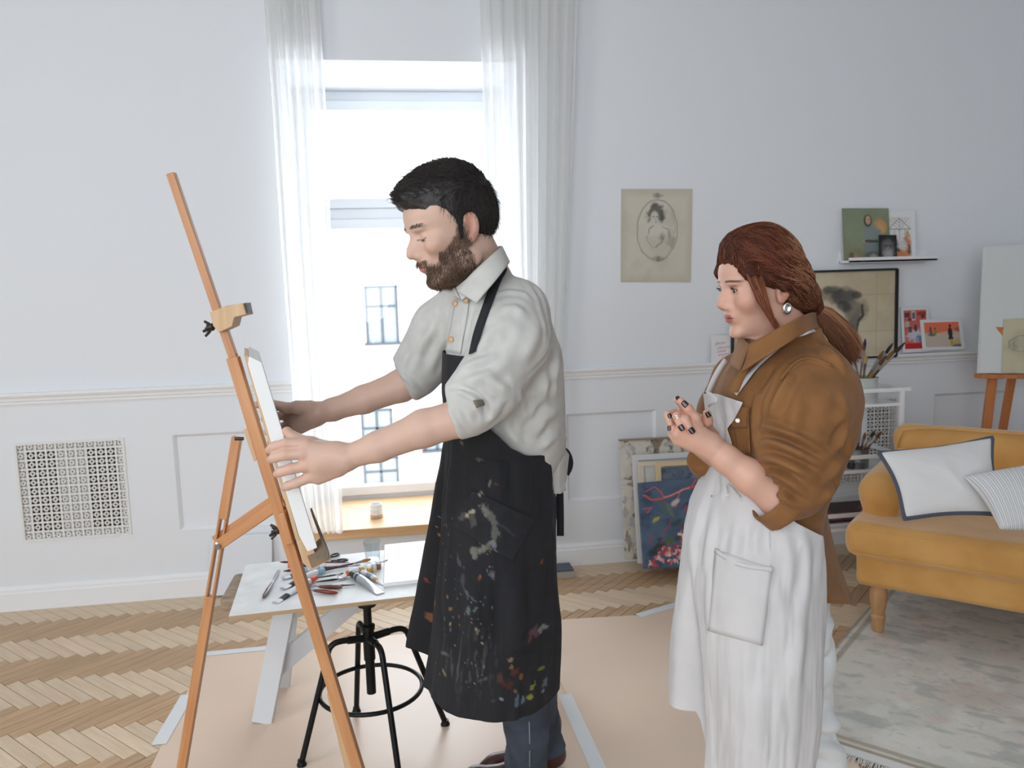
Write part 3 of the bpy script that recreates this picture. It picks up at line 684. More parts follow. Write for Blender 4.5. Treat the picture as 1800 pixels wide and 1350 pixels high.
# white panel block
q = [onb(674,1033,ZB), onb(800,1018,ZB), onb(806,950,ZB), onb(676,963,ZB)]
mb = MB(); mb.add(q+[p+np.array([0,0,.014]) for p in q], [(3,2,1,0),(0,1,5,4),(1,2,6,5),(2,3,7,6),(3,0,4,7),(4,5,6,7)])
o = mb.build('white_panel', mat('thick_white_paint', (244,245,244), .4, bump=.3, bscale=30), None, bevel=.004, seg=3); o.name = 'primed_panel'; WM['primed_panel'] = Matrix.Identity(4); tag(o, 'thick white primed panel lying on the board in front of the man', 'canvas panel')
# white board leaning on the wall behind the bench
p = [aty(368,1048,4.06), aty(478,1042,4.06), aty(478,938,4.10), aty(369,944,4.10)]
mb = MB(); n = np.array([0,.016,0]); mb.add(p+[x+n for x in p], [(0,1,2,3),(7,6,5,4),(0,4,5,1),(1,5,6,2),(2,6,7,3),(3,7,4,0)])
tag(mb.build('blank_canvas', mat('white_panel_board', (226,231,238), .6), None, bevel=.002), 'plain white panel leaning on the wall behind the bench end', 'canvas panel')
# cup on the window sill
cp = aty(661, 886, WALLY+.16); cp[2] = .253*S+.0255
cu = empty('sill_cup', tuple(cp), 'white ridged cup on the pine window sill', 'cup')
MB().lathe([(0,0),(.03,0),(.033,.003),(.034,.02),(.0355,.022),(.0355,.026),(.034,.028),(.034,.042),(.0355,.044),(.0355,.048),(.034,.05),(.034,.076),(.031,.076),(.031,.012),(0,.011)], cp, 24).build('cup_body', mat('glazed_white', (234,238,238), .3), cu, smooth=True)
MB().lathe([(.0345,.002),(.0347,.003),(.0347,.018),(.0345,.019)], cp, 24).build('tan_base_band', mat('tan_glaze', (208,170,132), .4), cu, smooth=True)
# ------------------------------------------------------------------ paintings: flat prints painted numerically
class Paint:
    def __init__(s, W, H, n, rgb):
        s.W, s.H = W, H; s.nx = n; s.nz = max(8, int(n*H/W)); u = np.linspace(0,1,s.nx); v = np.linspace(0,1,s.nz)
        s.U, s.V = np.meshgrid(u, v); s.C = np.ones((s.nz, s.nx, 3))*np.array(srgb(*rgb)[:3]); s.asp = H/W
        s.X = s.U; s.Y = s.V*s.asp; s.Q = np.stack([s.U*6, s.Y*6, s.U*0], -1)
    def blend(s, m, rgb, a=1.): m = np.clip(m*a, 0, 1)[...,None]; s.C = s.C*(1-m)+np.array(srgb(*rgb)[:3])*m
    def noise(s, rgb, sc=1., a=.5, seed=0, lo=-.1, hi=.4, stretch=(1,1)):
        s.blend(sstep(lo, hi, fbm(s.Q*np.array([stretch[0],stretch[1],1])*sc, 1, 4, seed)), rgb, a)
    def rect(s, x0, y0, x1, y1, rgb, a=1.): s.blend(((s.U>=x0)&(s.U<=x1)&(s.V>=y0)&(s.V<=y1)).astype(float), rgb, a)
    def ell(s, cx, cy, rx, ry, rgb, a=1., soft=.15, rot=0, rough=0, seed=1):
        dx, dy = s.U-cx, s.V-cy; c, n = math.cos(rot), math.sin(rot); x = (dx*c+dy*n)/rx; y = (-dx*n+dy*c)/ry
        d = np.sqrt(x*x+y*y)
        if rough: d = d+rough*fbm(s.Q*3, 1, 3, seed)
        s.blend(1-sstep(1-soft, 1+soft, d), rgb, a)
    def line(s, pts, w, rgb, a=1., wob=0, seed=0):
        px, py = s.U, s.Y
        if wob: px = px+wob*vnoise(s.Q*2, 1, seed); py = py+wob*vnoise(s.Q*2, 1, seed+5)
        m = np.zeros_like(s.U)
        for (x0,y0), (x1,y1) in zip(pts[:-1], pts[1:]):
            y0_, y1_ = y0*s.asp, y1*s.asp; ax, ay = x1-x0, y1_-y0_; t = np.clip(((px-x0)*ax+(py-y0_)*ay)/(ax*ax+ay*ay+1e-9), 0, 1)
            m = np.maximum(m, 1-sstep(w*.6, w*1.2, np.hypot(px-x0-t*ax, py-y0_-t*ay)))
        s.blend(m, rgb, a)
    def mesh(s, name, P00, P10, P01, P11, m, th, parent=None):
        """P00 bottom-left, P10 bottom-right, P01 top-left, P11 top-right; front faces the room; th thickness"""
        P00, P10, P01, P11 = [np.array(q, float) for q in (P00,P10,P01,P11)]
        U, V = s.U[...,None], s.V[...,None]; G = (P00*(1-U)+P10*U)*(1-V)+(P01*(1-U)+P11*U)*V
        n = np.cross(P10-P00, P01-P00); n /= np.linalg.norm(n); nz, nx = s.nz, s.nx
        idx = np.arange(nz*nx).reshape(nz, nx)
        F = np.stack([idx[:-1,:-1], idx[:-1,1:], idx[1:,1:], idx[1:,:-1]], -1).reshape(-1,4)
        ring = np.concatenate([idx[0,:], idx[1:,-1], idx[-1,-2::-1], idx[-2:0:-1,0]]); k = len(ring)
        V2 = G.reshape(-1,3); B = V2[ring]-n*th; base = len(V2)
        R = np.arange(k); Fs = np.stack([ring, base+R, base+(R+1)%k, np.roll(ring,-1)], -1)
        col = np.concatenate([s.C.reshape(-1,3), s.C.reshape(-1,3)[ring]])
        c4 = V2[[idx[0,0],idx[0,-1],idx[-1,-1],idx[-1,0]]]-n*th
        me = mesh_np(name, np.concatenate([V2, B, c4]), np.concatenate([F, Fs, np.array([[base+k+3,base+k+2,base+k+1,base+k]])]), m, False, np.concatenate([col, np.ones((4,3))*.5]))
        return link(name, me, parent)
M_print = mat('printed_paper', (255,255,255), .65, attr=True); M_oil = mat('oil_paint', (255,255,255), .45, attr=True, bump=.35, bscale=90)
def corners(x0, y0, x1, y1, Y): return aty(x0,y1,Y), aty(x1,y1,Y), aty(x0,y0,Y), aty(x1,y0,Y)
# portrait drawing in an oval, pinned to the wall
d = Paint(.39, .49, 150, (206,202,188)); d.noise((190,184,168), .5, .6, 4); d.blend(sstep(.38,.5,np.maximum(abs(d.U-.5),abs(d.V-.5))), (190,182,160), .6)
ink = (112,112,100)
d.line([(.51+.285*math.cos(t), .56+.325*math.sin(t)) for t in np.linspace(0,2*math.pi,40)], .008, ink, .55, .01, 3)
d.line([(.50+.27*math.cos(t), .56+.335*math.sin(t)) for t in np.linspace(0,2*math.pi,40)], .006, ink, .35, .02, 8)
for cx, cy in ((.51,.93),(.53,.255)): d.ell(cx,cy,.08,.022,ink,.45,.6,0,1.2,5); d.ell(cx,cy,.03,.03,ink,.6,.6)
d.ell(.49,.74,.115,.08,(70,72,68),.85,.35,0,.9,7); d.ell(.47,.83,.03,.025,(80,82,76),.7,.5); d.ell(.47,.70,.055,.062,(204,200,188),.95,.3); d.ell(.485,.655,.035,.03,(204,200,188),.9,.4)
for x, y in ((.455,.705),(.505,.705)): d.ell(x,y,.013,.008,(90,90,84),.8,.4)
d.line([(.485,.69),(.49,.665)], .004, ink, .7); d.ell(.492,.648,.014,.006,ink,.8,.4); d.ell(.575,.70,.022,.06,(80,82,76),.8,.5,0,.6)
d.ell(.50,.555,.17,.075,(208,205,195),.8,.4); d.line([(.37,.52),(.39,.57),(.46,.61)], .008, ink, .7,.02); d.line([(.6,.6),(.68,.56),(.70,.5)], .008, ink, .55,.02)
d.ell(.575,.48,.035,.035,(70,72,70),.85,.6,0,.8,9); d.ell(.5,.43,.2,.07,(196,192,178),.6,.6,0,1,4); d.line([(.62,.5),(.56,.42),(.5,.37)], .012, ink, .5,.02); d.line([(.36,.5),(.4,.42),(.47,.36)], .009, ink, .35,.02); d.ell(.7,.46,.05,.08,ink,.4,.6,0,1.2,6)
o = d.mesh('portrait_drawing', aty(1091,496,WALLY-.004), aty(1214,496,WALLY-.004), aty(1092,332,WALLY-.004), aty(1217,332,WALLY-.004), M_print, .002)
tag(o, 'aged paper with an oval pencil portrait of a lady, pinned to the wall', 'drawing')
# ---- black-framed charcoal drawing standing on the chair rail
YR = WALLY-.026
fr = empty('framed_drawing', tuple(aty(1430,632,YR)), 'black-framed charcoal figure drawing standing on the rail behind the woman', 'framed picture')
d = Paint(.9, .5, 200, (206,194,168)); d.noise((190,174,144), .4, .7, 3); d.noise((214,204,180), 1.5, .5, 9)
for x in (.36,.63,.88): d.line([(x,0),(x,1)], .002, (170,154,126), .6)
for y in (.30,.72): d.line([(0,y),(1,y)], .002, (170,154,126), .6)
ch = (70,70,70)
for cx,cy,rx,ry,a,r,g in ((.56,.74,.10,.075,.95,-.3,(150,136,116)),(.66,.70,.085,.09,.9,-.5,ch),(.72,.58,.06,.14,.85,.2,(96,94,90)),(.755,.52,.055,.16,.85,-.2,(140,130,114)),(.72,.36,.045,.17,.85,-.35,(110,106,100)),(.68,.2,.03,.16,.75,-.35,(90,90,90)),(.64,.06,.03,.1,.8,-.6,ch),(.75,.72,.035,.05,.85,.4,ch),(.61,.78,.05,.05,.8,0,ch),(.67,.6,.05,.06,.8,.3,(60,60,62)),(.50,.70,.07,.05,.8,-.2,(160,146,124))):
    d.ell(cx,cy,rx,ry,g,a,.35,r,.7,int(cx*100))
d.line([(.79,.6),(.795,.5),(.76,.36),(.72,.2),(.66,.05)], .006, (50,50,52), .9, .02)
B = .010
fA, fB, fC, fD = aty(1286,636,YR), aty(1573,626,YR), aty(1288,482,YR+.014), aty(1575.5,473,YR+.014)
d.mesh('drawing_sheet', fA, fB, fC, fD, M_print, .006, fr)
M_bfr = mat('black_frame', (26,25,24), .4)
up_ = np.array([0,-.012,0])
for (p, q) in ((fA,fB),(fC,fD)): MB().bar(np.array(p)+up_/2, np.array(q)+up_/2, .012, .02, (0,0,1)).build('frame_bar', M_bfr, fr)
for (p, q) in ((fA,fC),(fB,fD)): MB().bar(np.array(p)+up_/2, np.array(q)+up_/2, .012, .02, (1,0,0)).build('frame_bar', M_bfr, fr)
# ---- cards on the rail
def card(name, x0, y0, x1, y1, paint, label, Y0=YR-.004, lean=.016, tilt=0, cat='postcard', th=.002, group=None, top=None):
    P00, P10 = aty(x0,y1,Y0), aty(x1,y1-tilt,Y0); t0, t1 = top or (x0, x1); P01, P11 = aty(t0,y0,Y0+lean), aty(t1,y0-tilt,Y0+lean)
    return tag(paint.mesh(name, P00, P10, P01, P11, M_print, th), label, cat, group)
d = Paint(.1,.13,70,(232,232,234)); pk = (196,116,146)
rs = np.random.RandomState(6)
for yy_, x0_, x1_, am in ((.70,.22,.66,.05),(.55,.3,.86,.045),(.43,.3,.7,.04),(.32,.34,.84,.045)):
    n_ = 26; d.line([(x0_+(x1_-x0_)*k/n_+.02*math.sin(k*1.9), yy_+.05*k/n_+am*math.sin(k*1.55+yy_*9)*(.5+.5*rs.rand())) for k in range(n_+1)], .011, pk, .8)
d.line([(.2,.62),(.27,.76),(.33,.72)], .011, pk, .8); d.line([(.3,.58),(.52,.60)], .011, pk, .8); d.line([(.55,.33),(.54,.2),(.48,.24)], .011, pk, .8)
card('greeting_card',1250,589,1288,641,d,'white greeting card with pink handwriting on the chair rail', tilt=-0)
d = Paint(.12,.2,60,(226,228,232)); d.rect(.1,.08,.9,.92,(206,104,98)); d.rect(.1,.08,.9,.2,(196,40,44)); d.ell(.5,.36,.3,.12,(206,214,226),.9,.4,0,.8,3); d.ell(.72,.3,.2,.1,(60,90,150),.8,.4,0,.8,5); d.ell(.5,.53,.06,.08,(60,60,80),.9)
for x,y,w_,h_,c in ((.22,.82,.1,.05,(60,60,70)),(.45,.8,.07,.1,(210,220,220)),(.45,.8,.05,.07,(70,80,90)),(.75,.84,.16,.04,(170,50,40)),(.2,.62,.08,.06,(180,190,170)),(.75,.65,.1,.07,(120,70,70)),(.3,.5,.06,.06,(60,80,80)),(.78,.78,.06,.04,(90,40,40)),(.3,.72,.06,.03,(60,60,60))): d.rect(x-w_,y-h_,x+w_,y+h_,c,.9)
card('art_postcard',1587,540,1636,620,d,'red and pink interior art card, partly behind the sunset card', tilt=2, group='art cards on the rail', top=(1583,1632))
d = Paint(.2,.15,90,(230,231,233)); d.rect(.08,.1,.92,.9,(204,192,176)); d.rect(.08,.56,.92,.9,(236,120,88)); d.ell(.75,.55,.3,.06,(210,180,160),.9,.3); d.ell(.95,.66,.16,.08,(150,96,104),.9,.3); d.ell(.82,.22,.14,.14,(198,170,90),.8,.5,0,.6); d.ell(.86,.13,.16,.05,(70,100,120),.9,.4)
d.rect(0,0,.08,1,(230,231,233)); d.rect(.92,0,1,1,(230,231,233)); d.rect(0,0,1,.1,(230,231,233))
d.ell(.25,.5,.09,.05,(80,96,100),.9,.4); d.ell(.23,.62,.03,.1,(60,90,90),.95); d.ell(.34,.6,.035,.1,(150,140,40),.95); d.ell(.335,.7,.02,.03,(70,60,50)); d.ell(.23,.72,.02,.03,(60,60,60))
d.ell(.69,.56,.055,.17,(36,38,54),.98); d.ell(.7,.78,.028,.05,(40,34,40),1); d.ell(.69,.38,.06,.06,(34,36,52)); d.rect(.68,.15,.73,.36,(196,150,70),.9)
card('art_postcard',1622,562,1697,616,d,'landscape art card of a figure before an orange sunset sky', Y0=YR-.012, tilt=2, group='art cards on the rail', top=(1617,1690))
# ---- picture ledge with prints
lg = empty('picture_ledge', tuple(aty(1560,460,WALLY)), 'narrow white picture ledge on the wall above the framed drawing', 'shelf')
yL = WALLY-.10; p, q = aty(1493,460,yL), aty(1648,457,yL); zl = p[2]; Lx = q[0]-p[0]; cx = (p[0]+q[0])/2; zl0 = aty(1565,460,yL)[2]
MB().box((cx, WALLY-.05, zl0+.006), (Lx, .1, .012)).build('shelf_board', M_white, lg, bevel=.001)
MB().box((cx, yL+.004, zl0+.013), (Lx, .008, .028)).build('front_lip', M_white, lg, bevel=.001)
MB().box((cx, WALLY-.005, zl0+.03), (Lx, .01, .06)).build('back_rail', M_white, lg, bevel=.001)
d = Paint(.25,.26,110,(128,138,112)); d.noise((142,148,124), .8, .8, 2); d.blend(sstep(.5,0,d.V), (130,122,92), .6); d.ell(.25,.7,.3,.3,(136,150,126),.6,.9)
d.ell(.80,.64,.15,.155,(196,146,96),.9,.15,0,.15); d.ell(.8,.62,.1,.1,(206,160,112),.8,.4,0,.5); d.ell(.62,.45,.19,.24,(128,142,140),.95,.2,0,.3,6); d.ell(.62,.25,.2,.14,(120,134,132),.95,.2,0,.3,4); d.ell(.62,.08,.18,.09,(96,98,92),.95,.3); d.ell(.64,.04,.09,.08,(150,158,150),.9,.3)
d.ell(.54,.76,.085,.115,(52,44,38),.98,.2); d.ell(.545,.77,.055,.085,(196,158,128),1,.25); d.ell(.53,.78,.012,.008,(70,56,48)); d.ell(.57,.78,.012,.008,(70,56,48)); d.ell(.55,.735,.016,.006,(150,90,80)); d.ell(.48,.37,.05,.03,(200,164,134),.95,.3); d.line([(.48,.37),(.72,.36)], .03, (60,62,62), .9)
d.ell(.16,.09,.05,.07,(110,88,70),.9); d.ell(.26,.07,.05,.05,(180,130,100),.9)
ys = WALLY-.045
def lprint(name, x0, y0, x1, y1, paint, label, Y0, lean, tilt=0, tw=0):
    P00, P10 = aty(x0,y1,Y0), aty(x1,y1,Y0); P00[2] = P10[2] = zl0+.0125; P01, P11 = aty(x0-tw,y0+tilt,Y0+lean), aty(x1-tw,y0,Y0+lean)
    return tag(paint.mesh(name, P00, P10, P01, P11, M_print, .002), label, 'print', 'art prints on the ledge')
lprint('art_print',1484,366,1566,453,d,'green print of a seated figure in grey, on the ledge', WALLY-.055, .035, 0, 4)
d = Paint(.16,.22,80,(232,233,236)); d.rect(.08,.06,.86,.86,(226,226,226))
for k in range(8): d.line([(.08+.1*k,.86),(.47,.86-.28*abs(k/7-.5)*2)], .006, (120,112,100), .9)
d.line([(.1,.62),(.47,.84),(.84,.62)], .01, (110,104,92), .9); d.line([(.1,.62),(.84,.62)], .008, (120,112,100)); d.line([(.47,.84),(.47,.4)], .008, (130,124,112)); d.line([(.3,.62),(.3,.4)], .006, (130,124,112)); d.line([(.65,.62),(.65,.4)], .006, (130,124,112))
d.ell(.5,.12,.36,.09,(214,128,60),.95,.3,0,.6,5); d.ell(.25,.3,.16,.1,(120,110,70),.9,.4,0,.9,7); d.ell(.72,.34,.12,.14,(196,120,70),.9,.4,0,.9,8); d.ell(.3,.2,.14,.05,(40,38,40),.9,.4,0,.6); d.ell(.55,.28,.14,.09,(206,210,214),.9,.4,0,.7,3); d.ell(.73,.53,.05,.07,(190,160,90),.9,.4,0,.6); d.ell(.78,.2,.06,.1,(60,50,60),.8,.4,0,.8); d.rect(.86,0,1,1,(232,233,236)); d.rect(0,0,1,.06,(232,233,236)); d.rect(0,.0,.08,1,(232,233,236))
lprint('art_print',1558,370,1611,452,d,'white-bordered print of a glasshouse full of pumpkins, on the ledge', WALLY-.04, .025, 0, 3)
d = Paint(.1,.13,60,(24,24,28)); d.ell(.5,.5,.33,.32,(110,108,112),.9,.5,0,.5,5); d.ell(.5,.22,.28,.18,(170,170,174),.8,.6,0,.7,6); d.ell(.4,.56,.06,.04,(40,36,40)); d.ell(.62,.56,.06,.04,(40,36,40)); d.ell(.5,.45,.08,.08,(150,120,118),.7,.5)
lprint('art_print',1546,413,1577,454,d,'small dark portrait card at the front of the ledge', WALLY-.075, .02, 0, 1)
# ---- canvases leaning on the wall
def leaning(name, pts, paint, th, label, cat, m=None, parent=None, group=None):
    """pts: bl, br, tl, tr given as (px,py,Y)"""
    Q = [aty(*p) for p in pts]
    o = paint.mesh(name, *Q, m or M_oil, th, parent)
    return tag(o, label, cat, group) if label else o
d = Paint(.45,.6,110,(216,212,200)); d.noise((196,190,178), 1, .8, 3, -.2, .5); d.noise((140,124,110), 1.2, .95, 8, .16, .24, (1,.6)); d.noise((168,166,170), 2.2, .8, 12, .12, .3); d.noise((90,86,84), 1.6, .8, 21, .26, .32)
wa = empty('abstract_canvas', tuple(aty(1095,985,4.02)), 'peeling white and grey abstract canvas, rearmost of the leaning stack', 'canvas')
leaning('painted_face', [(1100,984,3.99),(1212,979,3.99),(1090,775,4.085),(1222,768,4.085)], d, .018, None, None, None, wa)
p, q = aty(1088,774,4.09), aty(1224,767,4.09); MB().bar(p, q, .006, .028, (0,0,1)).build('top_edge', mat('raw_edge', (160,134,110), .7), wa)
M_frm = mat('white_frame', (224,226,226), .5); M_rawf = mat('cream_frame', (224,212,190), .6)
def frame4(name, bl, br, tl, tr, wd, th, m, label, extra=None):
    Q = [np.array(aty(*p)) for p in (bl,br,tl,tr)]; root = empty(name, tuple((Q[0]+Q[1])/2), label, 'picture frame')
    n = np.cross(Q[1]-Q[0], Q[2]-Q[0]); n /= np.linalg.norm(n); h = (Q[2]-Q[0]); h /= np.linalg.norm(h); x = (Q[1]-Q[0]); x /= np.linalg.norm(x)
    MB().bar(Q[0]+h*wd/2, Q[1]+h*wd/2, wd, th, h).build('frame_bar', m, root); MB().bar(Q[2]-h*wd/2, Q[3]-h*wd/2, wd, th, h).build('frame_bar', m, root)
    MB().bar(Q[0]+x*wd/2+h*wd, Q[2]+x*wd/2-h*wd, wd, th, x).build('frame_bar', m, root); MB().bar(Q[1]-x*wd/2+h*wd, Q[3]-x*wd/2-h*wd, wd, th, x).build('frame_bar', m, root)
    if extra: d = Paint(.4,.5,8,extra); d.mesh('backing', Q[0]+h*wd+x*wd-n*.001, Q[1]+h*wd-x*wd-n*.001, Q[2]-h*wd+x*wd-n*.001, Q[3]-h*wd-x*wd-n*.001, M_print, .004, root)
    return root
frame4('leaning_artwork', (1122,990,3.93),(1240,984,3.93),(1111,800,4.05),(1245,792,4.05), .03, .02, M_frm, 'white picture frame leaning in front of the peeling canvas', (214,216,214))
frame4('leaning_artwork', (1130,994,3.88),(1240,990,3.88),(1122,812,4.0),(1245,806,4.0), .024, .018, M_rawf, 'cream wooden frame between the white frame and the pine stretcher', (222,222,218))
sb = frame4('stretched_canvas', (1162,990,3.83),(1262,984,3.83),(1153,813,3.95),(1264,807,3.95), .022, .02, mat('pine_stretcher', (228,204,164), .6), 'canvas seen from the back with pine stretcher, behind the flower painting')
d = Paint(.3,.4,60,(96,112,134)); d.noise((120,130,146), 1.4, .9, 4); d.ell(.75,.75,.3,.12,(190,176,190),.8,.5,0,1,6); d.noise((70,74,86), 3, .6, 9, .1, .3)
Q = [np.array(aty(*p)) for p in ((1170,985,3.825),(1255,980,3.825),(1161,823,3.945),(1257,817,3.945))]; d.mesh('blue_painting', *Q, M_oil, .004, sb)
# flower painting
d = Paint(.32,.45,190,(78,100,126)); d.noise((96,116,140), .8, .7, 3); d.noise((58,74,98), 1.3, .8, 7, .05, .4)
cor = (206,92,92)
d.line([(.06,.84),(.16,.79),(.3,.8),(.5,.85),(.66,.9),(.8,.93),(.95,.9)], .018, cor, .95, .02, 2); d.line([(.08,.9),(.2,.93),(.28,.88),(.3,.8)], .010, cor, .9, .02, 4); d.line([(.5,.85),(.47,.74),(.44,.68)], .011, cor, .9, .02); d.line([(.66,.9),(.72,.98)], .012, cor, .9); d.line([(.05,.69),(.16,.7),(.1,.64)], .012, (196,90,110), .9, .02); d.line([(.3,.8),(.5,.855),(.62,.9)], .006, (232,190,180), .8,.02)
for x,y,r in ((.1,.35,.5),(.26,.42,.9),(.2,.28,1.2),(.33,.5,.8)): d.line([(x,y-.06),(x+.06,y+.04)], .014, (150,90,110), .8, .02)
for x,y,c,rx,ry in ((.2,.56,(190,186,60),.05,.025),(.3,.68,(90,110,100),.03,.1),(.38,.65,(110,126,116),.03,.1),(.46,.74,(214,206,200),.06,.03),(.45,.5,(60,86,76),.08,.03),(.2,.22,(36,60,52),.12,.05),(.5,.35,(60,84,70),.1,.03),(.36,.3,(86,110,80),.06,.05),(.6,.12,(40,56,56),.12,.05),(.8,.3,(50,70,70),.1,.06)): d.ell(x,y,rx,ry,c,.9,.4,.5,.5)
rs = np.random.RandomState(5)
for (cx,cy,rx,ry,n) in ((.78,.64,.2,.1,60),(.68,.36,.2,.13,80),(.36,.15,.2,.11,70),(.9,.12,.14,.08,30),(.9,.82,.12,.08,24),(.12,.06,.08,.05,10)):
    for k in range(n):
        a, r = rs.rand()*6.28, math.sqrt(rs.rand()); c = [(176,72,92),(214,120,130),(236,200,200),(196,60,70),(226,160,150),(140,50,76),(240,224,216)][rs.randint(7)]
        d.ell(cx+rx*r*math.cos(a), cy+ry*r*math.sin(a), .012+.022*rs.rand(), .008+.015*rs.rand(), c, .92, .3, rs.rand()*3)
leaning('flower_painting', [(1132,1000,3.76),(1262,992,3.76),(1122,849,3.86),(1262,836,3.86)], d, .022, 'blue canvas painted with pink blossoms, at the front of the leaning stack', 'painting')
# small dark box on the floor behind the man
bx = aty(990,1003,3.95); bb = empty('sample_box', (bx[0],bx[1],0), 'small flat grey box lying on the parquet by the baseboard', 'box')
MB().box((bx[0]-.03, bx[1]+.03, .018), (.17,.11,.036)).build('box_body', mat('greige_card', (176,170,160), .7), bb, bevel=.003)
MB().box((bx[0]-.03, bx[1]+.03, .042), (.165,.105,.012)).build('lid', mat('slate_card', (86,96,110), .6), bb, bevel=.003)
# ---- rolling cart
ct = empty('rolling_cart', (2.55, 3.85, 0), 'white metal rolling cart carrying paint tins and brushes behind the sofa', 'cart')
yc0, yc1 = 3.66, 3.98; q = aty(1592, 684, yc0); xr, ztop = q[0], q[2]; xl = xr-.52
zsh = [ztop, aty(1520,803,yc0)[2], aty(1500,905,yc0)[2]]
for x in (xl, xr-.02):
    for y in (yc0, yc1): MB().bar((x,y,.05), (x,y,ztop), .022, .022, (1,0,0)).build('post', M_white, ct, bevel=.003)
for i, z in enumerate(zsh):
    s_ = MB()
    for y in (yc0, yc1): s_.box(((xl+xr)/2, y, z), (xr-xl+.05 if i == 0 else xr-xl, .016, .02))
    for x in (xl, xr-.02): s_.box((x, (yc0+yc1)/2, z), (.016, yc1-yc0, .02))
    for y in (yc0,): s_.box(((xl+xr)/2, y, z-.075), (xr-xl, .014, .016))
    tr = s_.build('shelf_rail', M_white, ct, bevel=.002)
    MB().box(((xl+xr)/2, (yc0+yc1)/2, z-(.075 if i < 2 else .05)), (xr-xl-.02, yc1-yc0-.016, .006)).build('tray', M_white, ct)
for x in (xl, xr-.02):
    for y in (yc0, yc1): MB().lathe([(0,-.012),(.02,-.012),(.025,-.006),(.025,.006),(.02,.012),(0,.012)], (x,y,.026), 14, (1,0,0)).build('caster', M_dsteel, ct, smooth=True)
def potted_brushes(px, py, Y, zbase, r, h, potname, potlabel, potm, n, hts, label, grp, seed, band=None):
    c = aty(px, py, Y); c[2] = zbase; root = empty(potname, tuple(c), potlabel, 'tin')
    MB().lathe([(0,0),(r*.92,0),(r,.004),(r,h*.3),(r*1.03,h*.32),(r*1.03,h*.38),(r,h*.4),(r,h*.94),(r*1.05,h*.96),(r*1.05,h),(r*.96,h),(r*.96,.01),(0,.01)], c, 26).build('tin_body', potm, root, smooth=True)
    if band: MB().lathe([(r*1.045,h*.5),(r*1.05,h*.52),(r*1.05,h*.9),(r*1.045,h*.92)], c, 26).build('paper_label', band, root, smooth=True)
    rs = np.random.RandomState(seed); hc = [(150,116,70),(60,50,44),(196,176,140),(90,70,50),(120,60,40),(40,40,44),(110,130,90)]; bc = [(60,46,36),(40,40,60),(180,160,110),(90,60,40),(120,90,50)]
    for k in range(n):
        a = 2*math.pi*k/n+rs.rand()*.5; q = rs.rand()*.35+.55; b0_ = c+np.array([math.cos(a+2.6), math.sin(a+2.6), 0])*r*.5; b0_[2] = zbase+.012
        lean = np.array([math.cos(a), math.sin(a)*.7, 0])*r*(.75+.2*rs.rand()); t0 = c+lean; t0[2] = zbase+h
        d_ = t0-b0_; d_ /= d_[2]; H_ = h+hts*(.55+.45*rs.rand()); L_ = lambda z: b0_+d_*z
        bt_ = empty('paint_brush', tuple(b0_), label+[', the tall one',' with a dark tip',' leaning left',' leaning right',' with a pale handle',' with a brown handle',' at the back',' at the front',' with a thin tip',' with a flat tip',' with worn bristles',' with a steel ferrule',' beside the label',' nearest the sofa',' with dark bristles',' with a crooked handle'][k%16], 'paintbrush', grp)
        MB().tube([L_(0), L_(H_*.62)], [.0034,.0058], 6).build('handle', mat('brush_wood', hc[rs.randint(7)], .5), bt_, smooth=True)
        MB().tube([L_(H_*.62), L_(H_*.82)], [.0055,.008], 6).build('ferrule', M_steel, bt_, smooth=True)
        MB().tube([L_(H_*.82), L_(H_*.92), L_(H_)], [.008,.009,.003], 6).build('bristles', mat('old_bristle', bc[rs.randint(5)], .9), bt_, smooth=True)
M_enam = mat('dirty_white_enamel', (206,212,212), .4, var=(170,180,182), scale=18); M_galv = mat('galvanised', (140,146,150), .4, .7, var=(110,114,118), scale=20)
potted_brushes(1512, 700, yc0+.08, zsh[0]-.072, .082, .135, 'brush_bucket', 'paint-smeared white bucket full of brushes on the cart top', M_enam, 16, .17, 'brush in the white bucket on the cart', 'brushes in the white bucket', 4)
potted_brushes(1508, 812, yc0+.08, zsh[1]-.072, .052, .10, 'brush_tin', 'galvanised tin holding short brushes on the middle cart shelf', M_galv, 7, .085, 'brush in the galvanised tin on the cart', 'brushes in the galvanised tin', 8)
# paint jars lying on the tray, painting on the bottom shelf
for k, (px, col, lab) in enumerate(((1478,(120,46,40),'small red paint jar on the middle cart shelf'),(1496,(66,60,56),'small dark paint jar on the middle cart shelf'),(1513,(196,150,110),'small tan paint jar on the middle cart shelf'))):
    c = aty(px, 822, yc0+.06); c[2] = zsh[1]-.072; r_ = empty('paint_jar', tuple(c), lab, 'paint jar', 'paint jars on the cart')
    MB().lathe([(0,0),(.018,0),(.02,.003),(.02,.03),(.016,.034),(0,.034)], c, 14).build('jar', mat('jar_paint', col, .4), r_, smooth=True); MB().lathe([(0,.033),(.018,.033),(.018,.045),(0,.045)], c, 14).build('lid', mat('jar_lid', tuple(min(255,v+30) for v in col), .4), r_, smooth=True)
d = Paint(.4,.25,60,(60,34,40)); d.noise((150,40,48), 1.2, .9, 3, 0, .3); d.noise((40,44,60), 1.4, .9, 9, .05, .3)
o = d.mesh('unframed_painting', (xl+.03,yc0+.03,zsh[2]-.045), (xr-.04,yc0+.03,zsh[2]-.045), (xl+.03,yc1-.02,zsh[2]-.03), (xr-.04,yc1-.02,zsh[2]-.03), M_oil, .012); o.location.z += .012; WM[o.name] = o.matrix_basis.copy()
tag(o, 'dark red unframed painting lying on the bottom cart shelf', 'painting')
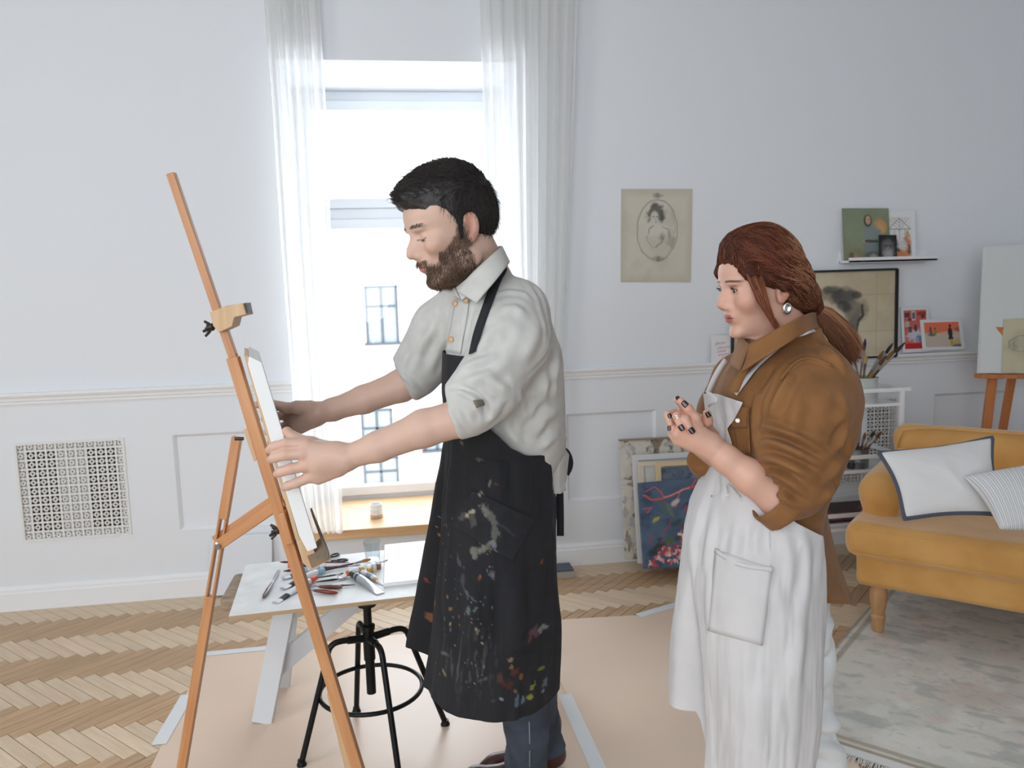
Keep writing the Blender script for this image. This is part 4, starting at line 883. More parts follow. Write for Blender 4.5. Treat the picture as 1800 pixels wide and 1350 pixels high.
# ---- second easel, right edge
e2 = empty('display_easel', tuple(aty(1735,900,3.72)*np.array([1,1,0])), 'orange-brown wooden easel behind the sofa holding a large white board', 'easel')
M_or = mat('orange_wood', (206,134,80), .45, var=(184,108,60), scale=8, stretch=(6,6,.6))
c0 = aty(1744,668,3.72); c1 = aty(1733,760,3.72); dd = (c1-c0); fz = c0+dd*(c0[2]/-dd[2]); fz[2] = 0
tt = c0-dd*1.0
beam('front_leg', fz, tt, .045, .022, M_or, e2, RH); p0 = aty(1860,668,3.72); f2 = p0+np.array([.14,0,0]); f2[2] = 0; beam('front_leg', f2, p0+np.array([-.06,0,.25]), .045, .022, M_or, e2, RH)
bk = np.array([p0[0]-.15, 4.02, 0]); beam('back_leg', bk, (c0+p0)/2+np.array([0,.03,.4]), .04, .022, M_or, e2, RH)
pl, pr = aty(1719,661,3.69), aty(1925,662,3.69); MB().bar(pl, pr, .022, .06, (0,0,1)).build('ledge', M_or, e2, bevel=.002)
bw = empty('white_board', tuple((pl+pr)/2), 'large white board standing on the easel behind the sofa', 'board')
d = Paint(.6,.6,10,(222,226,226)); d.mesh('board_face', aty(1722,656,3.68), aty(1925,656,3.68), aty(1733,434,3.77), aty(1936,422,3.77), M_print, .02, bw)
d = Paint(.2,.3,90,(206,200,170)); d.noise((196,188,152), .6, .7, 3); d.ell(.42,.55,.3,.18,(188,184,164),.7,.6,0,.5); g_ = (120,116,100)
d.line([(.1,.45),(.14,.58),(.3,.66),(.5,.7),(.7,.62)], .012, g_, .7, .03); d.line([(.1,.45),(.25,.4),(.45,.38),(.7,.45)], .01, g_, .6, .03); d.ell(.55,.56,.08,.04,(80,80,72),.7,.6,0,.9); d.line([(.2,.42),(.22,.55),(.3,.62)], .01, g_, .5, .03); d.ell(.22,.5,.06,.1,g_,.4,.6,0,1)
o = d.mesh('bird_sketch', aty(1761,655,3.676), aty(1850,654,3.676), aty(1764,561,3.714), aty(1852,556,3.714), M_print, .0015); tag(o, 'small pencil sketch on yellowed paper pinned to the white board', 'drawing')
# ---- rug
rA, rB, rC = fl(1355,1272), fl(1552,1042), fl(1472,1308)
u_ = (rB-rA)/np.linalg.norm(rB-rA); v_ = fl(1597,1348)-rC; v_ /= np.linalg.norm(v_)
v_ = v_-u_*(v_@u_)*0
Lu, Lv = 2.3, 2.4
R4 = [rA, rA+v_*Lv, rA+v_*Lv+u_*Lu, rA+u_*Lu]
d = Paint(2.4, 2.3, 320, (222,220,211)); d.Q = np.stack([d.U*26, d.V*26, d.U*0], -1)
d.noise((206,207,200), .7, .8, 2); d.noise((204,194,182), .25, .7, 15, 0, .5); d.noise((230,229,222), 1.6, .6, 7, 0, .4); d.noise((172,178,174), 1.7, .55, 31, .16, .34, (.5,1.2)); d.noise((222,194,186), .9, .45, 41, .26, .42); d.noise((172,180,180), 3, .4, 51, .2, .4)
edge = np.minimum(np.minimum(d.U, 1-d.U), np.minimum(d.V, 1-d.V)); d.blend(((edge > .012)&(edge < .02)).astype(float), (150,140,118), .6); d.blend((edge < .006).astype(float), (150,130,104), .7)
rg = empty('area_rug', tuple((R4[0]+R4[2])/2)+(0,), 'worn grey-green patterned rug under the mustard sofa', 'rug')
M_rug = mat('rug_pile', (255,255,255), .95, attr=True, bump=.5, bscale=160, bdist=.003)
z_ = .010
d.mesh('rug_pile', tuple(R4[0])+(z_,), tuple(R4[1])+(z_,), tuple(R4[3])+(z_,), tuple(R4[2])+(z_,), M_rug, .0075, rg)
mb = MB(); n_ = np.array([v_[1], -v_[0]]); n_ = -u_
rs = np.random.RandomState(2)
p = rA; mb.prism([(0,0),(Lv,0),(Lv,.04),(0,.04)], (rA[0],rA[1],.0035), (v_[0],v_[1],0), (n_[0],n_[1],0), (0,0,1), .003)
for k in range(700):
    t = Lv*k/700; b0_ = rA+v_*t+n_*.035; e_ = b0_+n_*(.03+.025*rs.rand())+v_*.02*(rs.rand()-.5)
    mb.tube([(b0_[0],b0_[1],.005),((b0_+e_)[0]/2,(b0_+e_)[1]/2,.007),(e_[0],e_[1],.004)], [.0016,.0016,.0008], 4)
o = mb.build('fringe', mat('cotton_fringe', (224,224,222), .9), rg); o['kind'] = 'stuff'
# ------------------------------------------------------------------ modelling clay: signed distance field -> surface net
from mathutils.bvhtree import BVHTree
f32 = np.float32
class Field:
    def __init__(s, lo, hi, h):
        s.lo = np.array(lo, float); s.h = h; s.n = np.ceil((np.array(hi)-s.lo)/h).astype(int)+1
        s.ax = [(s.lo[i]+h*np.arange(s.n[i])).astype(f32) for i in range(3)]; s.v = np.full(tuple(s.n), .2, f32)
    def blk(s, lo, hi):
        i0 = np.clip(np.floor((np.array(lo)-s.lo)/s.h).astype(int), 0, s.n); i1 = np.clip(np.ceil((np.array(hi)-s.lo)/s.h).astype(int)+1, 0, s.n)
        if (i1 <= i0).any(): return None
        sl = tuple(slice(a, b) for a, b in zip(i0, i1))
        return sl, s.ax[0][sl[0]][:,None,None], s.ax[1][sl[1]][None,:,None], s.ax[2][sl[2]][None,None,:]
    def op(s, lo, hi, fn, k, mode):
        m = k+3*s.h+.004; b = s.blk(np.array(lo)-m, np.array(hi)+m)
        if b is None: return s
        sl, X, Y, Z = b; d = fn(X, Y, Z).astype(f32); v = s.v[sl]
        if mode == 'u':
            h = np.maximum(k-np.abs(v-d), 0)/max(k, 1e-6); s.v[sl] = np.minimum(v, d)-h*h*k/4
        elif mode == 's':
            d = -d; h = np.maximum(k-np.abs(v-d), 0)/max(k, 1e-6); s.v[sl] = np.maximum(v, d)+h*h*k/4
        return s
    def cap(s, a, b, ra, rb, k=.01, mode='u'):
        a, b = np.array(a, float), np.array(b, float); R = max(ra, rb); ba = b-a; q = float(ba@ba)+1e-12
        def fn(X, Y, Z):
            px, py, pz = X-a[0], Y-a[1], Z-a[2]; t = np.clip((px*ba[0]+py*ba[1]+pz*ba[2])/q, 0, 1)
            return np.sqrt((px-t*ba[0])**2+(py-t*ba[1])**2+(pz-t*ba[2])**2)-(ra+(rb-ra)*t)
        return s.op(np.minimum(a, b)-R, np.maximum(a, b)+R, fn, k, mode)
    def chain(s, pts, rr, k=.01, mode='u'):
        for i in range(len(pts)-1): s.cap(pts[i], pts[i+1], rr[i], rr[i+1], k, mode)
        return s
    def ell(s, c, r, k=.01, mode='u', rot=None):
        c = np.array(c, float); r = np.array(r, float); R = r.max() if rot is not None else r
        M_ = None if rot is None else np.array(rot, float)   # rows = local axes
        def fn(X, Y, Z):
            x, y, z = X-c[0], Y-c[1], Z-c[2]
            if M_ is not None: x, y, z = (M_[i,0]*x+M_[i,1]*y+M_[i,2]*z for i in range(3))
            k0 = np.sqrt((x/r[0])**2+(y/r[1])**2+(z/r[2])**2); k1 = np.sqrt((x/r[0]**2)**2+(y/r[1]**2)**2+(z/r[2]**2)**2)
            return k0*(k0-1)/np.maximum(k1, 1e-6)
        return s.op(c-R, c+R, fn, k, mode)
    def half(s, p, n, lo=None, hi=None, k=.0):
        """cut away the side n points to"""
        p = np.array(p, float); n = np.array(n, float); n /= np.linalg.norm(n)
        lo = s.lo if lo is None else lo; hi = s.lo+s.h*s.n if hi is None else hi
        fn = lambda X, Y, Z: -((X-p[0])*n[0]+(Y-p[1])*n[1]+(Z-p[2])*n[2])
        return s.op(lo, hi, fn, k, 's')
    def loft(s, st, A, B, k=.02, n=2.3, mode='u'):
        """st rows: z, cx, cy, a, b (a along A, b along B), stacked along Z"""
        st = np.array(sorted(map(tuple, st)), float); zz = np.linspace(st[0,0], st[-1,0], 200)
        def smooth(y):
            v = np.interp(zz, st[:,0], y)
            for _ in range(2):
                w = np.pad(v, 7, mode='edge'); v = np.convolve(w, np.hanning(15)/np.hanning(15).sum(), 'valid')
            return v
        cx, cy, a, b = [smooth(st[:,i]) for i in (1,2,3,4)]; m = max(st[:,3].max(), st[:,4].max())
        def fn(X, Y, Z):
            zc = Z.ravel(); g = lambda q: np.interp(zc, zz, q).astype(f32)[None,None,:]
            x = (X-g(cx))*A[0]+(Y-g(cy))*A[1]; y = (X-g(cx))*B[0]+(Y-g(cy))*B[1]; a_, b_ = g(a), g(b)
            q = (np.abs(x/a_)**n+np.abs(y/b_)**n)**(1/n); d = (q-1)*np.minimum(a_, b_)
            return np.maximum(d, np.maximum(Z-st[-1,0], st[0,0]-Z))
        lo = [st[:,1].min()-m, st[:,2].min()-m, st[0,0]]; hi = [st[:,1].max()+m, st[:,2].max()+m, st[-1,0]]
        return s.op(lo, hi, fn, k, mode)
    def net(s, smooth=2):
        v = s.v; S_ = v < 0; c = np.zeros(np.array(v.shape)-1, np.uint8)
        for i in (0,1):
            for j in (0,1):
                for l in (0,1): c += S_[i:i+c.shape[0], j:j+c.shape[1], l:l+c.shape[2]]
        idx = np.argwhere((c > 0) & (c < 8)); I, J, K = idx.T
        off = [(i,j,l) for i in (0,1) for j in (0,1) for l in (0,1)]; cv = {o: v[I+o[0], J+o[1], K+o[2]] for o in off}
        acc = np.zeros((len(idx), 3)); cnt = np.zeros(len(idx))
        for o in off:
            for d in range(3):
                if o[d] == 0:
                    q = list(o); q[d] = 1; a, b = cv[o], cv[tuple(q)]; m = (a < 0) != (b < 0); t = np.where(m, a/np.where(m, a-b, 1), 0)
                    p = np.tile(np.array(o, float), (len(idx), 1)); p[:,d] = t; acc += p*m[:,None]; cnt += m
        V = (acc/cnt[:,None]+idx)*s.h+s.lo
        ind = np.full(c.shape, -1, np.int32); ind[I,J,K] = np.arange(len(idx)); Fs = []
        for d in range(3):
            a1, a2 = (d+1)%3, (d+2)%3; sl0 = [slice(1,-1)]*3; sl0[d] = slice(0,-1); sl1 = list(sl0); sl1[d] = slice(1,None)
            A_, B_ = S_[tuple(sl0)], S_[tuple(sl1)]; e = np.argwhere(A_ != B_); flip = A_[tuple(e.T)]
            base = e.copy(); base[:,a1] += 1; base[:,a2] += 1
            def cell(u, w): q = base.copy(); q[:,a1] -= u; q[:,a2] -= w; return ind[tuple(q.T)]
            Q = np.stack([cell(0,0), cell(1,0), cell(1,1), cell(0,1)], -1); Q[~flip] = Q[~flip][:, ::-1]; Fs.append(Q)
        F = np.concatenate(Fs); F = F[(F >= 0).all(1)]
        V = lap(V, F, smooth); return V, F
def lap(V, F, it, w=.5):
    for _ in range(it):
        acc = np.zeros_like(V); cnt = np.zeros(len(V))
        for a in range(4):
            for b in ((a+1)%4, (a+3)%4):
                for d in range(3): acc[:,d] += np.bincount(F[:,a], V[F[:,b],d], len(V))
                cnt += np.bincount(F[:,a], minlength=len(V))
        V = V*(1-w)+w*acc/np.maximum(cnt, 1)[:,None]
    return V
def normals(V, F):
    n = np.cross(V[F[:,2]]-V[F[:,0]], V[F[:,3]]-V[F[:,1]]); N = np.zeros_like(V)
    for a in range(4):
        for d in range(3): N[:,d] += np.bincount(F[:,a], n[:,d], len(V))
    return N/(np.linalg.norm(N, axis=1)[:,None]+1e-12)
def ridges(V, axis, s_along, s_across, seed, warp=.5, o=3):
    """cloth folds: ridged noise, fine along `axis`, long across it"""
    ax = np.array(axis, float); ax /= np.linalg.norm(ax); t = V@ax; Q = V-np.outer(t, ax)
    X = Q*s_across+np.outer(t, ax)*s_along; X = X+warp*np.stack([vnoise(V, s_across*1.3, seed+i) for i in range(3)], -1)
    r = 0; a = 1.
    for k in range(o): r = r+a*(.5-np.abs(vnoise(X, 1, seed+k*3))); X = X*1.9; a *= .45
    return r
def grid_faces(nv, nu):
    idx = np.arange(nu*nv).reshape(nv, nu); return np.stack([idx[:-1,:-1], idx[1:,:-1], idx[1:,1:], idx[:-1,1:]], -1).reshape(-1,4)
def bvh(V, F): return BVHTree.FromPolygons(V.tolist(), F.tolist())
def cast(tree, px, py, off=0.):
    d = Vector(ray(px, py)).normalized(); h = tree.ray_cast(Vector(CAMP), d)
    if h[0] is None: return None, None
    n = np.array(h[1]); n = n if n@np.array(d) < 0 else -n
    return np.array(h[0])+n*off, n
def solid(o, th, off=0): m = o.modifiers.new('thickness', 'SOLIDIFY'); m.thickness = th; m.offset = off; return o
def patch(name, tree, corners_, nu, nv, m, parent, off=.002, th=.0015, D=None):
    """cloth patch laid on a garment; corners (px) tl,tr,br,bl"""
    tl, tr, br, bl = [np.array(c, float) for c in corners_]; V = []
    for j in range(nv):
        for i in range(nu):
            u, v = i/(nu-1), j/(nv-1); p = (tl*(1-u)+tr*u)*(1-v)+(bl*(1-u)+br*u)*v; q, n = cast(tree, p[0], p[1], off)
            V.append(q if q is not None else (V[-1] if V else P(p[0], p[1], D or 1.7)))
    V = lap_grid(np.array(V).reshape(nv, nu, 3), 1).reshape(-1,3)
    return solid(link(name, mesh_np(name, V, grid_faces(nv, nu), m), parent), th)
def lap_grid(G, it):
    for _ in range(it):
        H_ = G.copy(); H_[1:-1,1:-1] = .5*G[1:-1,1:-1]+.125*(G[:-2,1:-1]+G[2:,1:-1]+G[1:-1,:-2]+G[1:-1,2:]); G = H_
    return G
def ribbon(name, pts, w, m, parent, normal=None, th=.0015, smoothn=3, taper=None):
    """flat strap through world pts; pts rows or (pt, normal)"""
    C = np.array([p[0] for p in pts]); N = np.array([p[1] for p in pts])
    t = np.linspace(0, 1, len(C)); T = np.linspace(0, 1, len(C)*4)
    C = np.stack([np.interp(T, t, C[:,i]) for i in range(3)], -1); N = np.stack([np.interp(T, t, N[:,i]) for i in range(3)], -1)
    for _ in range(smoothn*3): C[1:-1] = .5*C[1:-1]+.25*(C[:-2]+C[2:]); N[1:-1] = .5*N[1:-1]+.25*(N[:-2]+N[2:])
    tg = np.gradient(C, axis=0); S_ = np.cross(tg, N); S_ /= np.linalg.norm(S_, axis=1)[:,None]+1e-9
    w = w*np.ones(len(C)) if taper is None else w*np.interp(T, [0,1], taper)
    G = np.stack([C-S_*w[:,None]/2, C, C+S_*w[:,None]/2], 1)
    return solid(link(name, mesh_np(name, G.reshape(-1,3), grid_faces(len(C), 3), m), parent), th)
def strap(name, tree, px, w, m, parent, off=.003, extra=(), **kw):
    pts = []
    for x, y in px:
        q, n = cast(tree, x, y, off)
        if q is not None: pts.append((q, n))
    pts += list(extra); return ribbon(name, pts, w, m, parent, **kw)
def strands(name, L, r, m, parent, col=None, sides=3):
    """L (n,k,3) polylines -> one mesh of tapering hairs"""
    L = np.asarray(L); n, k, _ = L.shape; t = np.gradient(L, axis=1); t /= np.linalg.norm(t, axis=2)[...,None]+1e-9
    h = np.array([.31,.52,.79]); a = np.cross(t, h); a /= np.linalg.norm(a, axis=2)[...,None]+1e-9; b = np.cross(t, a)
    rr = (r*(1-.85*np.linspace(0, 1, k)**2))[None,:,None] if np.isscalar(r) else r[:,None,None]*(1-.85*np.linspace(0, 1, k)**2)[None,:,None]
    V = np.stack([L+rr*(math.cos(q)*a+math.sin(q)*b) for q in np.linspace(0, 2*math.pi, sides+1)[:-1]], 2)
    I = np.arange(n*k*sides).reshape(n, k, sides); J = np.roll(I, -1, 2)
    F = np.stack([I[:,:-1], J[:,:-1], J[:,1:], I[:,1:]], -1).reshape(-1,4)
    c = None if col is None else np.repeat(col, k*sides, 0)
    o = link(name, mesh_np(name, V.reshape(-1,3), F, m, True, c), parent); o['kind'] = 'stuff'; return o
def crease(V, N, F, lines, base_w=.012, base_a=.006):
    """cloth folds drawn on a garment: ridge (a>0) or groove (a<0) along px polylines, tapering at the ends"""
    T = bvh(V, F); D_ = np.zeros(len(V))
    for ln in lines:
        px = np.array(ln[0], float); w = ln[1] if len(ln) > 1 else base_w; a = ln[2] if len(ln) > 2 else base_a
        t = np.linspace(0, 1, len(px)); tt_ = np.linspace(0, 1, 9*len(px)); X = np.interp(tt_, t, px[:,0]); Y = np.interp(tt_, t, px[:,1])
        for _ in range(4): X[1:-1] = .5*X[1:-1]+.25*(X[:-2]+X[2:]); Y[1:-1] = .5*Y[1:-1]+.25*(Y[:-2]+Y[2:])
        pts, tp = [], []
        for x_, y_, q in zip(X, Y, tt_):
            h, n = cast(T, x_, y_)
            if h is not None: pts.append(h); tp.append(min(1, 3.2*min(q+.03, 1.03-q)))
        if len(pts) < 3: continue
        pts = np.array(pts); lo, hi = pts.min(0)-4*w, pts.max(0)+4*w; i = np.where(((V > lo)&(V < hi)).all(1))[0]
        if not len(i): continue
        d2 = ((V[i][:,None]-pts[None])**2).sum(2); j = d2.argmin(1); d = np.sqrt(d2[np.arange(len(i)), j]); tw = np.array(tp)[j]
        D_[i] += a*tw*(np.exp(-(d/w)**2)-.45*np.exp(-((d-1.9*w)/(.9*w))**2))
    return V+N*D_[:,None]
def combine(parts):
    Vs, Fs, Cs, o = [], [], [], 0
    for V, F, C in parts: Vs.append(V); Fs.append(F+o); Cs.append(C); o += len(V)
    return np.concatenate(Vs), np.concatenate(Fs), np.concatenate(Cs)
def frame_head(phi, theta, roll=0):
    phi, theta, roll = np.radians([phi, theta, roll]); Z = np.array([0,0,1.])
    f0 = -RH*math.cos(phi)-FH*math.sin(phi); l0 = -FH*math.cos(phi)+RH*math.sin(phi)
    f = f0*math.cos(theta)-Z*math.sin(theta); u = Z*math.cos(theta)+f0*math.sin(theta)
    l = l0*math.cos(roll)+u*math.sin(roll); u = u*math.cos(roll)-l0*math.sin(roll)
    return np.stack([f, l, u])        # rows: local axes in world
def lin(*c): return np.array(srgb(*c)[:3])
def paint(C, m, rgb): m = np.clip(m, 0, 1)[:,None]; return C*(1-m)+lin(*rgb)*m
def head_field(fem, neck_local, eyes_open):
    ex_, ey_ = (.0735, .0325) if fem else (.0700, .0338)
    F = Field((-.13,-.1,-.2), (.135,.1,.14), .0021)
    F.ell((-.006,0,.045), (.097,.075,.082), .01)
    w = .93 if fem else 1.
    st = [(-.104,.066,.030,.014),(-.096,.080,.004,.026 if fem else .03),(-.080,.083,-.02,.040 if fem else .047),(-.06,.084,-.04,.053),(-.04,.085,-.05,.061),(-.02,.085,-.05,.066),(0,.082,-.05,.068),(.02,.086,-.05,.070),(.035,.091 if not fem else .089,-.04,.071),(.055,.090,-.03,.071),(.08,.078,0,.062)]
    F.loft([(z, (f+b)/2, 0, (f-b)/2, ww*w) for z, f, b, ww in st], np.array([1.,0,0]), np.array([0,1.,0]), .022, 2.25)
    for y in (-1, 1):
        F.ell((.097,y*.034,.012), (.019,.019,.0125), .014, 's')
        F.ell((.063,y*.046,-.014), (.018,.016,.017), .034) if fem else F.ell((.066,y*.048,-.012), (.02,.018,.016), .024)
        F.ell((.081,y*.027,.030), (.012,.023,.0065 if fem else .008), .012)
        if eyes_open: F.ell((.0735,y*.0325,.0115), (.0142,.0172,.0108), .004)
        else: F.ell((ex_+.001,y*ey_,.0105), (.0138,.0168,.0112), .004)
    F.chain([(.087,0,.018),(.100,0,-.006),(.1075 if fem else .108,0,-.0185)], [.0065,.0078,.0088 if fem else .0105], .016)
    for y in (-1, 1):
        F.ell((.0935,y*.0105,-.0262), (.0115,.0070,.0068), .009); F.ell((.084,y*(.010 if fem else .014),-.007),(.012,.007 if fem else .009,.018),.014); F.ell((.0985,y*.0062,-.0335), (.0045,.0032,.004), .003, 's')
    lw = .0185 if fem else .0215; F.ell((.0885 if fem else .0895,0,-.0455), (.0100,lw,.0052), .006); F.ell((.0875 if fem else .0885,0,-.0565), (.0100,lw*.9,.0062), .006)
    F.ell((.103,0,-.0512), (.0145,.0185 if fem else .021,.0011 if fem else .0024), .0016, 's')
    F.ell((.1,0,-.0395), (.003,.0025,.006), .004, 's'); F.ell((.1,0,-.071), (.012,.018,.005), .01, 's')
    F.ell((.0795 if fem else .083,0,-.043), (.0135,.028,.024), .012)
    F.ell((.077,0,-.089), (.0145,.02 if fem else .024,.013), .014)
    if not fem:
        for y in (-1, 1): F.ell((.01,y*.058,-.066), (.028,.012,.02), .02)
    for y in (-1, 1):
        rot = np.array([[.95,0,.3],[0,1,0],[-.3,0,.95]])
        F.ell((-.012,y*.0765,.0), (.0185,.0075,.031), .006, 'u', rot); F.ell((-.008,y*.0845,.002), (.0105,.0072,.020), .003, 's', rot); F.ell((-.003,y*.0765,-.0245), (.008,.005,.009), .006)
        F.ell((.001,y*.08,-.002), (.005,.004,.006), .004)
    nb = np.array(neck_local); F.cap((-.022,0,-.045), nb, .05 if fem else .057, .052 if fem else .06, .022)
    if fem: F.cap((-.01,0,-.06), nb+np.array([.012,0,0]), .042, .045, .02)
    else: F.cap((.03,0,-.085), nb+np.array([.03,0,0]), .02, .03, .03)
    return F
def head_colour(V, base, fem, beard=None):
    x, y, z = V.T; C = np.tile(lin(*base), (len(V), 1)); ay = np.abs(y)
    C = paint(C, .35*np.exp(-((x-.065)**2+(ay-.045)**2+(z+.018)**2)/.0006), (196,112,92) if fem else (190,122,100))
    C = paint(C, .35*np.exp(-((x-.108)**2+y**2+(z+.022)**2)/.00016), (198,128,106))
    C = paint(C, .6*sstep(.072,.08,ay)*sstep(.025,.0,np.abs(x+.01))*sstep(.04,.03,np.abs(z)), (196,124,100))
    C = paint(C, .55*sstep(.079,.076,ay)*sstep(.07,.073,ay)*sstep(.012,.006,np.abs(x+.008))*sstep(.02,.012,np.abs(z-.002)), (150,82,66))
    lipm = sstep(.021,.016,ay)*sstep(.0125 if fem else .0165,.0085 if fem else .0115,np.abs(z+.0515)*(1+14*ay))*sstep(.083,.088,x)
    C = paint(C, lipm*.85, (172,94,88) if fem else (176,112,100))
    C = paint(C, .8*sstep(.002,.0008,np.abs(z+.0512))*sstep(.024,.02,ay)*sstep(.08,.085,x), (92,44,40))
    bz = .0345-.10*np.maximum(ay-.034,0)**1.2*3+.12*np.minimum(ay-.03,0)*.3; bm = sstep(.0032,.0016,np.abs(z-bz))*sstep(.010,.015,ay)*sstep(.058,.050,ay)*sstep(.045,.055,x)
    C = paint(C, bm*(.92 if fem else .6), (74,46,38) if fem else (70,54,46))
    for e in (-1, 1):
        ex = np.abs(y-e*(.0325 if fem else .0338))
        if not fem: C = paint(C, .85*sstep(.0016,.0006,np.abs(z-(.0045-18*ex**2*0+.0*ex)+ -12*ex**2))*sstep(.016,.013,ex)*sstep(.066,.071,x), (50,38,34))
        else: C = paint(C, .5*sstep(.016,.008,ex)*sstep(.014,.006,np.abs(z-.014)), (150,96,78))
    return C
M_skin = mat('skin', (255,255,255), .48, attr=True, sss=.12, bump=.06, bscale=420, bdist=.001, spec=.4)
M_hairmat = mat('hair_strands', (255,255,255), .5, attr=True, spec=.4)
M_hairbase = mat('hair_mass', (255,255,255), .75, attr=True, spec=.2)
M_nail = mat('nail', (206,160,140), .25); M_dnail = mat('dark_nail_polish', (34,26,30), .15)
def eyeball(parent, O, R3, s, y, gaze=(1,0,0)):
    """eye sphere with iris painted as rings"""
    n, k = 24, 32; g = np.array(gaze, float); g /= np.linalg.norm(g); V = []; C = []
    a = np.cross([0,0,1.], g); a /= np.linalg.norm(a); b = np.cross(g, a)
    for i in range(n+1):
        t = math.pi*i/n
        for j in range(k):
            q = 2*math.pi*j/k; V.append(.0119*(math.cos(t)*g+math.sin(t)*(math.cos(q)*a+math.sin(q)*b))); C.append(lin(22,16,14) if t < .2 else (lin(70,48,36) if t < .5 else lin(224,214,206)))
    V = np.array(V)+np.array([.0755,y*.0325,.0115]); return link('eye', mesh_np('eye', O+s*(V@R3), grid_faces(n+1, k), mat('eye', (255,255,255), .08, attr=True), True, np.array(C)), parent)
# ------------------------------------------------------------------ the man
SKM = (212,178,160)
man = empty('person', tuple(fl(930,1385))+(0,), 'bearded man in grey shirt and paint-stained black apron holding the small canvas', 'person')
# head
R3 = frame_head(24, 18, 0); sH = .975
earw = P(829,397,1.645); O = earw-sH*(np.array([-.012,.08,0])@R3)
tol = lambda p: (R3@(np.asarray(p)-O))/sH
toW = lambda V: O+sH*(V@R3)
nb = tol(P(858,500,1.80))
HF = head_field(False, nb, False); Vh, Fh = HF.net(2); Ch = head_colour(Vh, SKM, False)
x, y, z = Vh.T; ay = np.abs(y)
# beard mask in head space
jaw = sstep(-.012,-.03, z-.55*np.maximum(.045-x,0)*0-.35*(.05-x)*(x<.05)); 
cheek = -.030+.75*np.maximum(.055-x,0)+.25*np.maximum(x-.075,0)*0
bm = sstep(cheek+.006, cheek-.006, z)*sstep(-.004,.006,x+.0*z)*sstep(.030,.018,np.maximum(-(z+.108),0)*1.2)
bm = np.maximum(bm*sstep(-.13,-.11,z), sstep(.012,.004,np.abs(x-.012))*sstep(.055,.062,ay)*sstep(.012,.0,z)*sstep(-.08,-.05,z))
must = sstep(.086,.09,x)*sstep(-.0345,-.037,z)*sstep(-.047,-.0445,z)*sstep(.03,.024,ay)
lipz = sstep(.084,.088,x)*sstep(.021,.017,ay)*sstep(-.0445,-.046,z)*sstep(-.066,-.064,z)
bm = np.clip(np.maximum(bm*(1-lipz)*np.where(x > .068, sstep(-.045,-.055,z+.35*np.maximum(.03-ay,0)*0), 1), must*.8), 0, 1)
bm = bm*(1-lipz)
bm = bm*np.clip(.75+.6*fbm(Vh*60, 1, 2, 5), 0, 1)
Ch = paint(Ch, bm*.72, (112,88,74))
# arms and hands share a second clay block
def arm(pts, rr, F, k=.012): F.chain([P(*p) for p in pts], rr, k)
def hand_mesh(build, h=.0019, pad=.03):
    pts = []; 
    class Rec:
        def chain(s, p, r, k=.01, mode='u'): pts.extend([(np.array(q), rad) for q, rad in zip(p, r)])
        def cap(s, a, b, ra, rb, k=.01, mode='u'): pts.extend([(np.array(a), ra), (np.array(b), rb)])
        def ell(s, c, r, k=.01, mode='u', rot=None): pts.append((np.array(c), max(r)))
    build(Rec()); lo = np.min([p-r for p, r in pts], 0)-.01; hi = np.max([p+r for p, r in pts], 0)+.01
    F = Field(lo, hi, h); build(F); return F.net(2)
def near_arm(F):
    F.chain([P(850,722,1.60), P(815,733,1.60), P(745,753,1.60), P(665,785,1.60), P(607,805,1.605)], [.036,.039,.0375,.0305,.0245], .012)
    W_ = P(606,805,1.605)
    for (mx,my,D),r in (((540,782,1.60),.0125),((534,797,1.593),.013),((537,818,1.595),.0125),((543,838,1.603),.0115)):
        F.cap(W_, P(mx,my,D), .022, r, .014)
    F.chain([P(590,795,1.605), P(562,812,1.60)], [.022,.02], .015)
    F.chain([P(596,826,1.61), P(560,842,1.61)], [.014,.012], .014)
    F.chain([P(540,781,1.60), P(503,780,1.598), P(483,785,1.603), P(473,791,1.617)], [.0128,.0112,.0103,.0085], .004)
    F.chain([P(534,797,1.593), P(503,799,1.590), P(483,804,1.598), P(476,808,1.614)], [.0130,.0115,.0105,.0088], .004)
    F.chain([P(537,819,1.595), P(512,824,1.592), P(494,829,1.600), P(487,833,1.615)], [.0126,.0111,.0101,.0085], .004)
    F.chain([P(543,839,1.603), P(521,849,1.602), P(506,854,1.608), P(500,857,1.62)], [.0116,.0102,.0092,.0078], .004)
    F.chain([P(585,792,1.615), P(547,781,1.625), P(519,772,1.632), P(504,758,1.634)], [.018,.0155,.0125,.0098], .008)
def far_arm(F):
    F.chain([P(740,655,1.985), P(705,678,1.985), P(640,702,1.97), P(585,720,1.965), P(556,727,1.97)], [.042,.040,.0345,.0275,.0245], .012)
    W_ = P(556,727,1.97)
    for (mx,my,D),r in (((508,716,2.0),.013),((506,730,2.008),.0135),((508,746,2.008),.013),((514,758,2.0),.012)): F.cap(W_, P(mx,my,D), .023, r, .014)
    F.chain([P(548,735,1.965), P(524,750,1.975)], [.022,.02], .015)
    F.chain([P(545,716,1.955), P(522,716,1.955), P(504,718,1.965), P(490,716,1.975)], [.018,.0155,.012,.0095], .008)
    for (a, b, c) in (((508,716),(474,709),(450,712)),((506,731),(484,731),(464,737)),((508,747),(490,752),(470,760)),((514,759),(495,767),(475,778))):
        F.chain([P(*a,2.005), P(*b,2.035), P((b[0]+c[0])/2-6,(b[1]+c[1])/2,2.025), P(*c,2.0)], [.0122,.011,.0102,.0086], .004)
parts_ = [(toW(Vh), Fh, Ch)]
